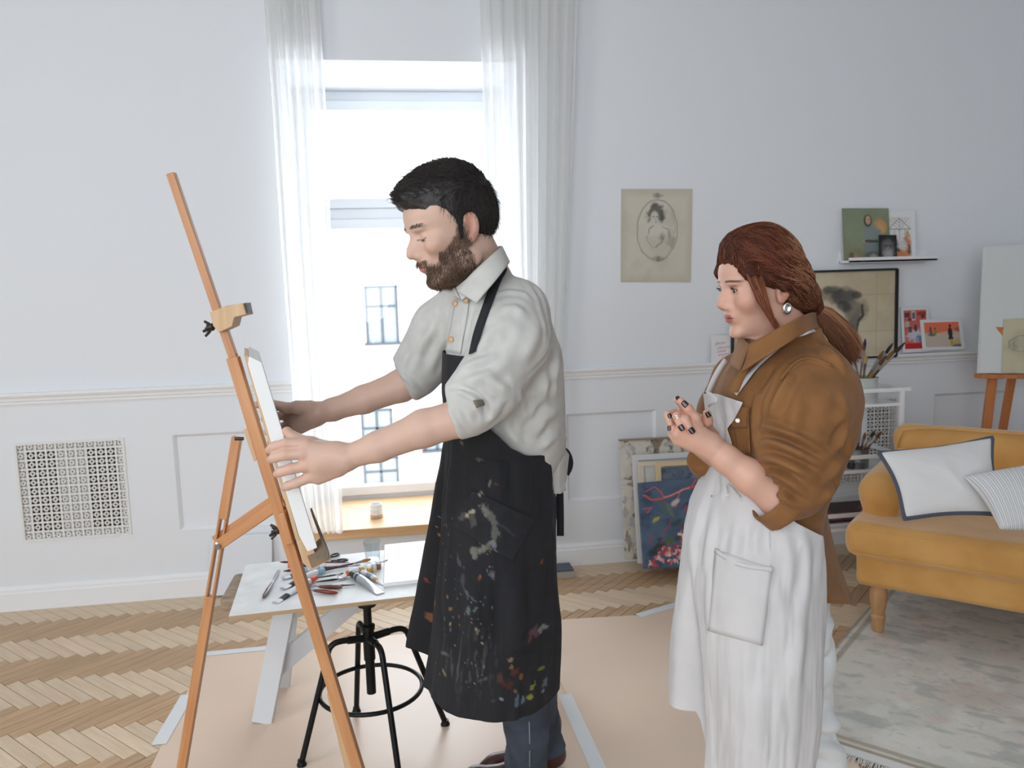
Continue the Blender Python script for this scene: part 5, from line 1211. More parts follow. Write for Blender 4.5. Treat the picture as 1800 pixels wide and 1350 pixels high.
for fn in (near_arm, far_arm):
    V, F = hand_mesh(fn); C = np.tile(lin(*SKM), (len(V),1)); C = C*(1+.05*fbm(V*18, 1, 3, 4))[:,None]
    tips = [P(472,792,1.617),P(475,808,1.614),P(487,833,1.615),P(500,857,1.62),P(447,712,2.0),P(462,737,2.0),P(467,760,2.0),P(472,778,2.0),P(504,758,1.634),P(540,781,1.6),P(534,797,1.593),P(537,819,1.595),P(503,780,1.598),P(503,799,1.59),P(512,824,1.592)]
    for t in tips: C = paint(C, .28*np.exp(-((V-t)**2).sum(1)/.00018), (206,124,102))
    parts_.append((V, F, C))
V, F, C = combine(parts_)
body = link('body', mesh_np('body', V, F, M_skin, True, C), man)
headV, headN = toW(Vh), normals(toW(Vh), Fh)
# hair
HR = Field((-.14,-.11,-.09), (.13,.11,.17), .0025)
HR.ell((-.006,0,.055), (.1035,.083,.096), .01); HR.ell((.046,0,.101), (.053,.057,.030), .03); HR.ell((-.05,0,.02), (.05,.074,.06), .03)
HR.chain([(.012,.066,.035),(.008,.071,.006),(.010,.071,-.006)], [.013,.009,.006], .01); HR.chain([(.012,-.066,.035),(.008,-.071,.006),(.010,-.071,-.006)], [.013,.009,.006], .01)
HR.ell((.115,0,.012), (.068,.16,.067), .008, 's')
for yy in (-1, 1): HR.ell((.052,yy*.095,.0), (.042,.05,.055), .01, 's'); HR.ell((-.016,yy*.088,-.004), (.023,.022,.034), .006, 's')
HR.ell((-.02,0,-.075), (.10,.12,.042), .012, 's')
Vr, Fr = HR.net(2); Nr = normals(Vr, Fr); Vr = Vr+Nr*(.0022*fbm(Vr*np.array([60,110,60]), 1, 3, 3))[:,None]
M_mhair = mat('dark_hair', (38,33,32), .5, var=(22,19,19), scale=120, stretch=(1,1,1), bump=.4, bscale=300)
hair = link('hair', mesh_np('hair', toW(Vr), Fr, M_mhair), man)
def short_hair(Vl, Nl, idx, length, flow, col0, colv, name, parent, r=.0004, seed=1, lift=.35):
    rs = np.random.RandomState(seed); p = Vl[idx]; n = Nl[idx]; f = flow(p); f = f-n*(f*n).sum(1)[:,None]*.9; f /= np.linalg.norm(f, axis=1)[:,None]+1e-9
    L_ = length*(.6+.8*rs.rand(len(p)))[:,None]; d = f+n*lift+.25*rs.randn(len(p), 3)
    K = [p-n*.001, p+d*L_*.4, p+d*L_*.75-n*L_*.05, p+d*L_-n*L_*.2]
    c = lin(*col0)*(1-rs.rand(len(p),1)*.5)+(lin(*colv)-lin(*col0))*rs.rand(len(p),1)
    return strands(name, toW(np.stack(K, 1).reshape(-1,3)).reshape(len(p),4,3), r, M_hairmat, parent, np.clip(c, 0, 1))
rs = np.random.RandomState(1)
ok_ = np.where(~((Vr[:,0] > .035)&(Vr[:,2] < .088)))[0]; idx = rs.choice(ok_, 9000, replace=True)
short_hair(Vr, Nr, idx, .013, lambda p: np.stack([.35+3*p[:,0], 2*p[:,1], -.9+ np.minimum(28*np.maximum(p[:,2]-.05,0),1.2)], -1), (30,26,25), (60,52,48), 'hair_strands', hair, .00042, 2, .25)
pr = bm/bm.sum(); idx = rs.choice(len(Vh), 9000, p=pr)
beard = short_hair(Vh, normals(Vh, Fh), idx, .0075, lambda p: np.stack([.3+0*p[:,0], 0*p[:,1], -1+0*p[:,2]], -1), (82,64,54), (138,112,92), 'beard', man, .00034, 3, .45)
eb = np.where((np.abs(np.abs(y)-.031) < .02)&(np.abs(z-.0345) < .0035)&(x > .06))[0]
if len(eb): short_hair(Vh, normals(Vh, Fh), rs.choice(eb, 260), .006, lambda p: np.stack([-.4+0*p[:,0], np.sign(p[:,1]), .2+0*p[:,2]], -1), (58,45,38), (84,66,56), 'eyebrows', man, .0003, 5, .15)
lash = []
for yy in (-1, 1):
    for t in np.linspace(-.95, 1, 22):
        p_ = np.array([.0828-.006*t*t, yy*(.0338+.0135*t), .0046-.002*t*t]); o_ = np.array([.0055, yy*.003*max(t,0), -.0035]); lash.append([p_-o_*.5, p_, p_+o_*.6, p_+o_])
L_ = np.array(lash); strands('eyelashes', toW(L_.reshape(-1,3)).reshape(L_.shape), .0004, M_hairmat, man, np.tile(lin(30,22,18), (len(L_),1)))
# shirt
def row(py, xl, xr, b, D):
    A, B = P(xl, py, D), P(xr, py, D); c = (A+B)/2; return (c[2], c[0], c[1], np.linalg.norm(B-A)/2, b)
SH = [row(478,838,890,.06,1.79), row(497,815,918,.11,1.80), row(520,797,944,.15,1.80), row(560,788,966,.175,1.80), row(620,786,988,.19,1.81), row(700,787,991,.18,1.83), row(765,788,994,.175,1.85), row(800,796,986,.165,1.86), row(850,800,965,.15,1.88)]
SF = Field((-.32,1.40,.95), (.42,2.25,1.72), .0042)
SF.loft(SH, RH, FH, .02)
SF.chain([P(908,545,1.72), P(898,600,1.64), P(858,680,1.595), P(826,712,1.592), P(795,728,1.595)], [.068,.074,.064,.056,.051], .028)
SF.chain([P(815,550,1.95), P(780,580,1.99), P(752,625,2.0), P(728,656,1.99), P(708,676,1.985)], [.08,.074,.066,.056,.05], .03)
# cuffs: rolled bands, opened ends
nd = P(745,753,1.60)-P(815,733,1.60); nd /= np.linalg.norm(nd); fd = P(640,702,1.97)-P(728,656,1.99); fd /= np.linalg.norm(fd)
cN, cF = P(804,725,1.595), P(716,669,1.985)
SF.half(cN+nd*.008, nd, cN-.12, cN+.12, .004); SF.half(cF+fd*.006, fd, cF-.11, cF+.11, .004)
def roundband(F, c, d, r0, r1, hl, k):
    F.cap(c-d*hl, c+d*hl, r0, r1, k)
def disc(F, c, d, r, hl, k, mode='u'):
    def fn(X, Y, Z):
        x, y, z_ = X-c[0], Y-c[1], Z-c[2]; t = x*d[0]+y*d[1]+z_*d[2]; q = np.sqrt(np.maximum(x*x+y*y+z_*z_-t*t, 0)); a = q-r; b = np.abs(t)-hl
        return np.minimum(np.maximum(a, b), 0)+np.sqrt(np.maximum(a,0)**2+np.maximum(b,0)**2)-.004
    R_ = r+hl; F.op(c-R_, c+R_, fn, k, mode)
disc(SF, cN-nd*.012, nd, .052, .018, .006); disc(SF, cF-fd*.012, fd, .044, .02, .006)
disc(SF, cN+nd*.012, nd, .045, .016, .004, 's'); disc(SF, cF+fd*.012, fd, .038, .016, .004, 's')
# sculpted folds (raised lines)
def fold(F, px, D, r, k=.014, mode='u'): F.chain([P(x_, y_, D) if not isinstance(D, (list,tuple)) else P(x_, y_, D[i]) for i, (x_, y_) in enumerate(px)], r if hasattr(r,'__len__') else [r]*len(px), k, mode)
Vs, Fs = SF.net(2); Ns = normals(Vs, Fs)
dsp = .0065*ridges(Vs, np.array([.5,-.2,.8]), 9, 4, 3)+.004*ridges(Vs, np.array([.9,.1,.4]), 14, 6, 9)+.0012*fbm(Vs*40, 1, 3, 2)
Vs = Vs+Ns*(.45*dsp-.001)[:,None]
Vs = crease(Vs, Ns, Fs, [
 ([(928,486),(951,522),(964,570),(969,611),(955,634),(908,680)],.006,-.0035), ([(922,492),(944,526),(957,572),(961,606)],.006,.003),
 ([(806,649),(840,636),(880,626)],.010,.006), ([(815,672),(840,664),(866,656),(900,632)],.011,.007), ([(788,684),(812,681),(840,694),(855,720),(853,744)],.0055,-.006), ([(784,690),(808,688),(834,700),(847,724),(844,748)],.006,.004),
 ([(853,668),(874,676),(898,692)],.010,.007), ([(880,700),(876,712),(868,730),(850,746)],.010,.006), ([(845,690),(852,710),(842,738)],.008,-.005),
 ([(912,682),(920,722),(912,776)],.008,.004), ([(941,768),(955,734),(988,718)],.014,.009), ([(948,792),(968,770),(985,764)],.012,.008), ([(935,700),(950,690),(985,640)],.013,.006),
 ([(900,720),(915,742),(930,790)],.012,-.006), ([(925,740),(942,715),(960,700)],.010,.005), ([(880,740),(896,762),(925,790)],.010,.005),
 ([(866,520),(892,512),(922,516),(940,530)],.007,.003), ([(860,540),(846,560),(838,580)],.010,.005), ([(880,545),(905,540),(930,560)],.011,.005), ([(870,570),(858,590),(846,610),(836,628)],.010,.006), ([(950,560),(938,600),(915,640)],.014,.006), ([(900,570),(888,600),(868,624)],.012,-.005),
 ([(768,552),(760,580),(748,612)],.011,.006), ([(752,580),(742,606),(728,630)],.010,.006), ([(778,590),(770,620),(752,660)],.010,.005), ([(735,610),(722,635),(715,650)],.008,-.005), ([(700,655),(718,668),(738,690)],.006,.004),
 ([(796,705),(812,718),(826,748)],.005,-.003), ([(778,702),(786,716),(806,752),(818,764)],.005,.003), ([(830,540),(824,570),(822,600)],.008,-.004),
 ([(985,610),(975,660),(978,700)],.012,.006), ([(960,640),(955,680),(965,720)],.012,.005)])
Vs = lap(Vs, Fs, 1, .25)
M_shirt = weave(mat('grey_linen_shirt', (206,206,202), .85, var=(194,194,190), scale=30, sheen=.2), 420, .25)
shirt = link('shirt', mesh_np('shirt', Vs, Fs, M_shirt), man); Tsh = bvh(Vs, Fs)
# collar
def surf(name, rowsA, rowsB, nv, m, parent, th=.003, bulge=0.):
    A = np.array([P(*p) for p in rowsA]); B = np.array([P(*p) for p in rowsB]); t = np.linspace(0,1,len(A)); T = np.linspace(0,1,40)
    def sm(Q):
        Q = np.stack([np.interp(T, t, Q[:,i]) for i in range(3)], -1)
        for _ in range(6): Q[1:-1] = .5*Q[1:-1]+.25*(Q[:-2]+Q[2:])
        return Q
    A, B = sm(A), sm(B); G = np.stack([A*(1-v)+B*v for v in np.linspace(0,1,nv)], 0)
    if bulge:
        N_ = np.cross(np.gradient(G, axis=1), np.gradient(G, axis=0)); N_ /= np.linalg.norm(N_, axis=2)[...,None]+1e-9; G = G+N_*(bulge*np.sin(np.linspace(0,np.pi,nv)))[:,None,None]
    return solid(link(name, mesh_np(name, G.reshape(-1,3), grid_faces(nv, 40), m), parent), th)
surf('collar', [(803,512,1.665),(824,486,1.645),(852,460,1.645),(878,436,1.68),(884,432,1.76),(868,434,1.86),(830,460,1.92)], [(838,533,1.615),(852,515,1.61),(872,492,1.61),(892,467,1.65),(897,458,1.76),(880,462,1.90),(835,490,1.96)], 8, M_shirt, shirt, .003)
surf('collar_stand', [(802,506,1.68),(824,488,1.66),(852,464,1.66),(874,446,1.70),(878,442,1.77),(862,446,1.85),(822,470,1.90)], [(812,528,1.655),(832,512,1.645),(858,490,1.645),(882,470,1.68),(888,462,1.77),(870,470,1.88),(828,492,1.93)], 5, M_shirt, shirt, .003)
surf('collar_leaf', [(800,508,1.69),(793,500,1.74),(790,488,1.80)], [(808,524,1.66),(784,512,1.74),(776,508,1.82)], 6, M_shirt, shirt, .003)
patch('placket', Tsh, [(803,526),(826,530),(811,622),(785,617)], 7, 16, M_shirt, shirt, .0025, .0014)
M_btn = mat('tan_button', (206,164,122), .4)
for (bx_, by_) in ((804,535),(822,530),(797,596)):
    q, n = cast(Tsh, bx_, by_, .007)
    if q is not None: q = q-np.array(ray(bx_,by_))/np.linalg.norm(ray(bx_,by_))*.006; MB().lathe([(0,-.002),(.0058,-.002),(.0062,0),(.0055,.0015),(.0038,.0008),(0,.0008)], q, 14, -ray(bx_,by_)).build('button', M_btn, shirt, smooth=True)
M_cufft = mat('cuff_lining', (120,116,104), .8)
patch('cuff_tab', Tsh, [(832,704),(848,702),(851,712),(838,716)], 6, 5, M_cufft, shirt, .002, .002)
# shirt tail at the back
surf('shirt_tail', [(968,800,1.80),(980,792,1.82),(992,778,1.86),(996,768,1.92)], [(974,866,1.80),(984,866,1.82),(994,850,1.86),(1000,800,1.92)], 10, M_shirt, shirt, .003, .006)
surf('shirt_tail', [(972,805,1.79),(985,812,1.80),(992,800,1.82)], [(974,868,1.79),(985,868,1.80),(995,862,1.83)], 8, M_shirt, shirt, .002, .004)
# jeans and boots
JF = Field((-.05,1.65,.04), (.62,2.55,1.1), .0055)
JF.chain([P(870,800,1.86), P(872,880,1.88), P(908,1100,1.98), P(926,1270,2.10), P(924,1352,2.20)], [.12,.115,.085,.059,.060], .03)
JF.chain([P(890,800,1.92), P(902,890,1.98), P(930,1100,2.10), P(945,1270,2.27), P(958,1318,2.32)], [.10,.108,.080,.060,.062], .02)
JF.half(P(920,1356,2.2), (0,0,-1), None, None, .003)
Vj, Fj = JF.net(2); Nj = normals(Vj, Fj); Vj = Vj+Nj*(.006*ridges(Vj, (0,0,1), 16, 5, 4)*sstep(.6,.2,Vj[:,2])+.002*fbm(Vj*25,1,3,1))[:,None]
M_jean = weave(mat('dark_denim', (66,78,96), .85, var=(44,52,66), scale=12), 500, .3); jeans = link('jeans', mesh_np('jeans', Vj, Fj, M_jean), man); Tj = bvh(Vj, Fj)
M_seam = mat('pale_seam', (120,128,140), .9); strap('side_seam', Tj, [(930,1268),(931,1290),(931,1310),(931,1330),(931,1348)], .004, M_seam, jeans, .001, th=.001)
M_boot = mat('brown_leather', (84,44,36), .35, var=(58,30,26), scale=14)
def boot(ax_, toe, D_a, h):
    a = np.array(ax_); t = np.array(toe); F = Field(np.minimum(a,t)-np.array([.12,.12,.02]), np.maximum(a,t)+np.array([.12,.12,h+.08]), .005)
    d = (t-a)/np.linalg.norm(t-a); up = np.array([0,0,1.])
    F.chain([a+up*(h), a+up*.06], [.056,.05], .02); F.chain([a-d*.03+up*.042, a+d*.05+up*.045, t-d*.05+up*.032, t-d*.02+up*.028], [.040,.042,.036,.026], .02)
    F.half((0,0,.002), (0,0,-1)); return F.net(2)
for (ap, tp, Dd) in (((930,1392),(858,1388),2.2), ((958,1350),(900,1360),2.33)):
    A = atz(*ap, 0); T_ = atz(*tp, 0); T_ = A+(T_-A)/np.linalg.norm(T_-A)*.21; V, F = boot(A, T_, Dd, .15); link('boot', mesh_np('boot', V, F, M_boot), man)
# apron
def drape(rows, edge, nu, nv, t0, fold_amp, seed, far_rows=None):
    """rows (py, xl, xr, b, D); edge(py)->near edge x; t runs from t0 (far side) over the front to the near edge"""
    rows = np.array(rows, float); py = np.linspace(rows[0,0], rows[-1,0], nv); g = [np.interp(py, rows[:,0], rows[:,i]) for i in range(1,5)]
    for i in range(4):
        for _ in range(6): g[i][1:-1] = .5*g[i][1:-1]+.25*(g[i][:-2]+g[i][2:])
    G = np.zeros((nv, nu, 3)); TT = np.zeros((nv, nu))
    for j in range(nv):
        A, B = P(g[0][j], py[j], g[3][j]), P(g[1][j], py[j], g[3][j]); c = (A+B)/2; a = np.linalg.norm(B-A)/2; b = g[2][j]
        E_ = P(edge(py[j]), py[j], g[3][j]-b*.5); cosv = np.clip((E_-c)@(-RH)/a, -1, 1); t1 = math.acos(cosv)
        t = np.linspace(t0(py[j]) if callable(t0) else t0, t1, nu); TT[j] = t; w_ = fold_amp(j/(nv-1), t, seed)
        G[j] = c+((a+w_)*np.cos(t))[:,None]*(-RH)+((b+w_)*np.sin(t))[:,None]*(-FH)
        G[j,:,2] = c[2]
    return G, TT, py
def medge(py): return np.interp(py, [612,640,700,741,756,779,795,803,830,900,1000,1130,1265], [833,836,846,859,877,898,924,962,968,972,980,984,978])
def mfold(v, t, s):
    lo = sstep(.25,1,v); q = np.stack([t*1.6, np.full_like(t, v*1.2), np.full_like(t, s)], -1)
    return .030*lo*fbm(q*1.4, 1, 3, 3)+.004*fbm(q*5, 1, 3, 6)-.055*sstep(.2,.9,v)*np.exp(-((t-.30)/.11)**2)-.028*lo*sstep(.2,.4,t)*sstep(1.3,.6,t)+.012*lo*np.exp(-((t+.1)/.25)**2)
AR = [(614,779,985,.203,1.80),(700,779,990,.205,1.82),(760,783,992,.198,1.84),(805,782,988,.195,1.86),(860,775,985,.20,1.87),(900,768,984,.20,1.88),(1000,757,986,.205,1.90),(1130,742,990,.215,1.93),(1262,726,984,.22,1.96)]
G, TT, pyr = drape(AR, medge, 260, 300, lambda py: np.interp(py, [614,760,805], [-.75,-1.0,-1.9]), mfold, 1.3)
# level hem
zh = P(880,1258,1.76)[2]; zt = G[0,:,2].mean()
n_hem = np.linspace(0,1,300)
top = G[0,:,2][None,:]; G[:,:,2] = np.where(G[:,:,2] < zt-.5, G[:,:,2], G[:,:,2])
scale_ = (zt-zh)/(zt-G[-1,:,2].mean()); G[:,:,2] = zt-(zt-G[:,:,2])*scale_
vcol = np.linspace(0,1,300)[:,None]; G[:,:,2] += (.010*np.sin(TT*2.2+.5)+.075*sstep(.5,.15,TT)+.012*sstep(1.3,.5,TT))*vcol**1.5
Va = G.reshape(-1,3); Fa = grid_faces(300, 260)
PX = np.array([proj(p) for p in Va]) if False else None
q = Va-CAMP; dq = q@_fw; ppx = 900+FPX*(q@_rt)/dq; ppy = 675-FPX*(q@_up)/dq
# paint stains, laid in the cloth's own (angle, height) space
Ca = np.tile(lin(24,26,32), (len(Va),1)); tv = TT.reshape(-1); vv = np.repeat(np.linspace(0,1,300), 260)
uv = np.stack([tv*.21, vv*.78, 0*tv], -1)
Ca = Ca*(1+.35*fbm(uv*14, 1, 4, 8))[:,None]
rs = np.random.RandomState(11)
def at_uv(px_, py_): i = np.argmin((ppx-px_)**2+(ppy-py_)**2+1e3*(np.sin(tv) < -.1)); return uv[i]
def stain(px_, py_, rx, ry, rgb, a=.9, rot=0, rough=.6, seed=0):
    global Ca
    c = at_uv(px_, py_); d = uv-c; s_ = 1.8/1400; x_ = (d[:,0]*math.cos(rot)+d[:,1]*math.sin(rot))/(rx*s_*.8); y_ = (-d[:,0]*math.sin(rot)+d[:,1]*math.cos(rot))/(ry*s_*.8)
    m = 1-sstep(.8,1.15,np.hypot(x_, y_)+rough*fbm(uv*110, 1, 3, seed)); Ca = paint(Ca, m*a, rgb)
for (a_, b_) in zip([(845,868),(860,895),(872,925),(868,955),(850,965),(832,968)], [(860,895),(872,925),(868,955),(850,965),(832,968),(836,978)]):
    for t in np.linspace(0,1,4): stain(a_[0]+(b_[0]-a_[0])*t, a_[1]+(b_[1]-a_[1])*t, 7, 8, (112,112,104), .75, 0, .8, int(a_[0]+9*t))
for s_ in ((826,903,7,4,(176,172,150)),(842,807,5,3,(200,186,160)),(812,778,9,4,(150,142,118)),(860,850,3,5,(150,150,140)),(872,851,3,2,(170,60,60)),(806,915,6,6,(90,92,92)),(805,985,8,12,(100,108,120)),(812,1020,10,14,(86,96,108)),(845,1012,3,8,(196,86,60)),(866,1012,9,7,(120,130,150)),(820,1040,26,3,(110,124,140)),(792,1070,8,4,(196,150,96)),(826,1070,6,9,(130,150,160)),(838,1068,4,8,(150,160,166)),(757,1085,4,9,(196,120,70)),(765,1060,3,12,(180,110,70)),(752,1020,3,8,(190,70,60)),(840,1105,5,5,(150,140,120)),(783,1148,12,4,(130,136,130)),(848,1195,14,4,(110,120,110)),(782,1183,8,4,(190,170,130)),(948,986,3,6,(210,100,50)),(940,1115,14,10,(130,90,96)),(955,1105,12,6,(176,176,176)),(930,1120,8,8,(150,70,76)),(905,1180,12,8,(130,60,50)),(890,1205,14,9,(110,50,44)),(915,1190,5,8,(190,120,40)),(935,1205,10,4,(186,190,40)),(930,1222,6,5,(196,200,60)),(952,1175,8,3,(150,160,60)),(958,1200,7,10,(130,150,170)),(955,1215,5,7,(150,170,190)),(910,1232,6,12,(120,150,170)),(920,1230,5,9,(140,170,180)),(900,1170,6,6,(180,150,110)),(880,1190,8,8,(120,70,50)),(896,1160,7,5,(190,160,120)),(960,1225,8,8,(80,50,60)),(880,1228,6,3,(170,190,200)),(868,1230,8,3,(90,110,110)),(905,1215,5,4,(196,130,60)),(845,950,5,4,(130,130,124))): stain(*s_[:4], tuple(int(.62*c_+.10*sum(s_[4])/3) for c_ in s_[4]), .8, rs.rand()*1.2-.6, 1.5, int(s_[0]))
for k in range(90): stain(rs.randint(765,870), rs.randint(880,1210), 1.2+1.8*rs.rand(), 1.2+2.2*rs.rand(), [(150,160,170),(190,160,120),(120,130,136),(170,120,90),(90,100,116)][rs.randint(5)], .7, rs.rand()*3, .5, k)
scr = sstep(.12,.3,fbm(np.stack([tv*30, vv*22, 0*tv], -1), 1, 3, 2))*np.exp(-((ppx-825)/40)**2-((ppy-1165)/50)**2)*(np.sin(tv)>0); Ca = paint(Ca, scr*.45, (110,112,108))
Na = normals(Va, Fa); Va = crease(Va, Na, Fa, [([(800,790),(792,860),(786,940)],.014,.007), ([(960,830),(966,900),(962,990)],.014,.007), ([(940,880),(950,960),(944,1060)],.018,.007), ([(900,1000),(910,1090),(904,1180)],.022,.009), ([(960,1040),(966,1120),(960,1200)],.016,.007), ([(838,990),(832,1080),(838,1170)],.022,.009), ([(790,960),(786,1060),(790,1150)],.014,.008), ([(905,1125),(940,1122),(980,1130)],.012,.005), ([(870,800),(880,840),(876,880)],.012,.005), ([(930,1180),(936,1220),(932,1258)],.014,.006)])
M_aprn = weave(mat('black_apron_cloth', (255,255,255), .85, attr=True, bump=.15, bscale=60), 380, .3)
apron = solid(link('apron', mesh_np('apron', Va, Fa, M_aprn, True, np.clip(Ca,0,1)), man), .0022)
Tap = bvh(Va, Fa); M_blk = mat('black_cloth', (30,32,38), .85, bump=.1, bscale=200)
pko = patch('pocket', Tap, [(834,862),(940,912),(900,985),(790,920)], 70, 60, M_aprn, apron, .0035, .0018)
pv = np.array([v.co[:] for v in pko.data.vertices]); q = pv-CAMP; dq = q@_fw; px_ = 900+FPX*(q@_rt)/dq; py_ = 675-FPX*(q@_up)/dq; cp_ = np.tile(lin(28,30,36), (len(pv),1))*(1+.4*fbm(pv*60,1,3,3))[:,None]
nz_ = fbm(pv*130, 1, 3, 5)
def pstroke(pts, w_, rgb, a_):
    global cp_
    d_ = np.full(len(pv), 1e3)
    for (x0,y0),(x1,y1) in zip(pts[:-1], pts[1:]): t_ = np.clip(((px_-x0)*(x1-x0)+(py_-y0)*(y1-y0))/((x1-x0)**2+(y1-y0)**2), 0, 1); d_ = np.minimum(d_, np.hypot(px_-x0-t_*(x1-x0), py_-y0-t_*(y1-y0)))
    cp_ = paint(cp_, (1-sstep(w_*.5, w_*1.3, d_+w_*1.4*nz_))*a_, rgb)
pstroke([(850,893),(866,915),(872,940),(868,955)], 6, (104,104,98), .75); pstroke([(868,955),(852,964),(834,966),(830,978)], 5, (108,108,102), .75); pstroke([(812,910),(828,903),(832,920)], 6, (92,92,88), .55); pstroke([(822,904),(832,898)], 4, (170,162,140), .8); pstroke([(848,890),(854,902)], 5, (120,118,110), .6); pstroke([(866,952),(872,970)], 4, (120,130,140), .6); pstroke([(884,925),(905,942)], 3, (60,64,72), .5); pstroke([(840,862),(843,870)], 3, (150,150,140), .6)
cc4 = np.ones((len(pv),4), np.float32); cc4[:,:3] = np.clip(cp_,0,1); ca_ = pko.data.color_attributes.new('Col','FLOAT_COLOR','POINT'); ca_.data.foreach_set('color', cc4.ravel())
# straps
nk = P(888,452,1.74)
strap('neck_strap', Tsh, [(833,622),(838,600),(845,575),(856,545),(866,515),(876,490)], .020, M_blk, apron, .005, extra=[(P(886,468,1.655), -FH*.8+RH*.4), (P(889,455,1.70), RH), (P(884,452,1.78), RH), (P(866,458,1.88), FH)], th=.002)
ribbon('tie_loop', [(P(*p), -FH) for p in ((984,790,1.90),(996,790,1.92),(1004,808,1.93),(1003,822,1.93),(996,834,1.92))], .013, M_blk, apron, th=.0015)
ribbon('tie_tail', [(P(*p), -FH) for p in ((980,800,1.93),(984,850,1.94),(985,900,1.945),(985,942,1.95))], .018, M_blk, apron, th=.0015)
# ------------------------------------------------------------------ the woman
SKW = (216,172,152)
wom = empty('person', tuple(atz(1370,1560,0)*np.array([1,1,0])), 'woman with auburn ponytail in an ochre shirt and long white apron, hands clasped', 'person')
R3w = frame_head(11, 8, 0); sW = .935; earp = P(1380,518,1.69); Ow = earp-sW*(np.array([-.012,.08,-.014])@R3w)
tolw = lambda p: (R3w@(np.asarray(p)-Ow))/sW
toWw = lambda V: Ow+sW*(V@R3w)
HF = head_field(True, tolw(P(1402,610,1.80)), True)
for yy in (-1, 1): HF.ell((.0905,yy*.0325,.0112), (.0088,.0124,.0052), .0015, 's')
HF.cap((.012,0,-.080), tolw(P(1345,640,1.78)), .030, .045, .03)
Vw, Fw = HF.net(2); Cw = head_colour(Vw, SKW, True)
x, y, z = Vw.T
# arms and clasped hands
def w_arms(F):
    F.chain([P(1395,878,1.62), P(1372,876,1.60), P(1318,838,1.60), P(1275,806,1.61), P(1247,784,1.62)], [.042,.042,.0345,.0275,.0225], .014)
    F.chain([P(1330,830,1.84), P(1275,815,1.79), P(1232,785,1.72)], [.034,.028,.022], .01)
    W_ = P(1247,783,1.62)
    for (mx,my,D),r in (((1213,742,1.615),.0115),((1200,750,1.607),.012),((1191,762,1.61),.012),((1190,774,1.62),.011)): F.cap(W_, P(mx,my,D), .0215, r, .014)
    F.ell(P(1222,770,1.622), (.026,.022,.024), .014)
def w_fingers(F):
    # left hand: index straight up-left with its thumb, others curled round
    F.chain([P(1228,752,1.618), P(1222,735,1.613), P(1209,718,1.612), P(1196,705,1.616)], [.0125,.0108,.0095,.0080], .006)
    F.chain([P(1191,764,1.612), P(1181,751,1.622), P(1183,741,1.64), P(1192,738,1.655)], [.0112,.0098,.0088,.0075], .005)
    F.chain([P(1192,776,1.622), P(1183,764,1.634), P(1184,756,1.65)], [.0105,.009,.008], .005)
def w_right(F):
    # right hand, behind: palm, fingers folding over the left knuckles, thumb to the right
    F.ell(P(1222,752,1.665), (.034,.026,.03), .012)
    F.chain([P(1246,770,1.69), P(1230,755,1.67)], [.024,.026], .014)
    F.chain([P(1212,740,1.65), P(1199,727,1.628), P(1190,733,1.604), P(1198,751,1.593)], [.0112,.0102,.0094,.0080], .004)
    F.chain([P(1222,742,1.648), P(1208,729,1.622), P(1204,738,1.600), P(1214,756,1.590)], [.0112,.0104,.0096,.0082], .004)
    F.chain([P(1204,742,1.655), P(1185,727,1.645), P(1174,730,1.63), P(1178,745,1.617)], [.0105,.0095,.0085,.0072], .004)
    F.chain([P(1215,735,1.66), P(1203,715,1.648), P(1191,703,1.64)], [.0105,.0092,.0076], .005)
    F.chain([P(1236,752,1.655), P(1243,740,1.638), P(1243,727,1.628)], [.0125,.0115,.0090], .006)
parts_ = [(toWw(Vw), Fw, Cw)]
for fn in (w_arms, w_fingers, w_right):
    V, F = hand_mesh(fn, .0018); C = np.tile(lin(*SKW), (len(V),1)); C = C*(1+.05*fbm(V*18, 1, 3, 4))[:,None]
    for t in (P(1209,718,1.612),P(1196,705,1.616),P(1181,751,1.622),P(1199,727,1.628),P(1208,729,1.622),P(1185,727,1.645),P(1243,735,1.635),P(1198,751,1.593),P(1214,756,1.59)): C = paint(C, .35*np.exp(-((V-t)**2).sum(1)/.0002), (212,128,110))
    parts_.append((V, F, C))
V, F, C = combine(parts_); wbody = link('body', mesh_np('body', V, F, M_skin, True, C), wom); Tb = bvh(V, F)
def nail(px, py, w_, h_, rot, m=M_dnail):
    q, n = cast(Tb, px, py, .0)
    if q is None: return
    n = n*.35-np.array(ray(px,py))/np.linalg.norm(ray(px,py))*.65; n /= np.linalg.norm(n); u = RH*math.cos(rot)+np.array([0,0,1.])*math.sin(rot); u = u-n*(u@n); u /= np.linalg.norm(u); v = np.cross(n, u); mb = MB(); V_, F_ = [], []
    a, b = 7, 9
    for j in range(b):
        for i in range(a):
            s, t = 2*i/(a-1)-1, 2*j/(b-1)-1; ww = w_*(1-.25*max(t,0)**3); V_.append(q+u*h_*t*(1-.12*s*s)+v*ww*s+n*(.0014+.0012*(1-s*s)))
    return solid(link('nail', mesh_np('nail', np.array(V_), grid_faces(b, a), m), wbody), .0009)
nail(1203.5,710,.0055,.0068,2.3); nail(1198,752,.0052,.0066,-1.0); nail(1216,757,.0055,.0068,-.9); nail(1244.5,728.5,.0045,.0062,2.1); nail(1191.5,700,.004,.004,2.2); nail(1177,731,.004,.005,1.9); nail(1176.5,752.5,.0035,.005,1.7)
M_ring = mat('silver_ring', (220,214,200), .15, 1.0)
for (c, d, r) in ((P(1190,733,1.604), P(1198,751,1.593)-P(1190,733,1.604), .0104), (P(1191.5,736.5,1.6025), P(1198,751,1.593)-P(1190,733,1.604), .0103)):
    d = d/np.linalg.norm(d); a = np.cross(d, [0,0,1.]); a /= np.linalg.norm(a); b = np.cross(d, a); MB().tube([c+r*(math.cos(t)*a+math.sin(t)*b) for t in np.linspace(0, 2*math.pi, 25)], .0009, 6, False).build('ring', M_ring, wbody, smooth=True)
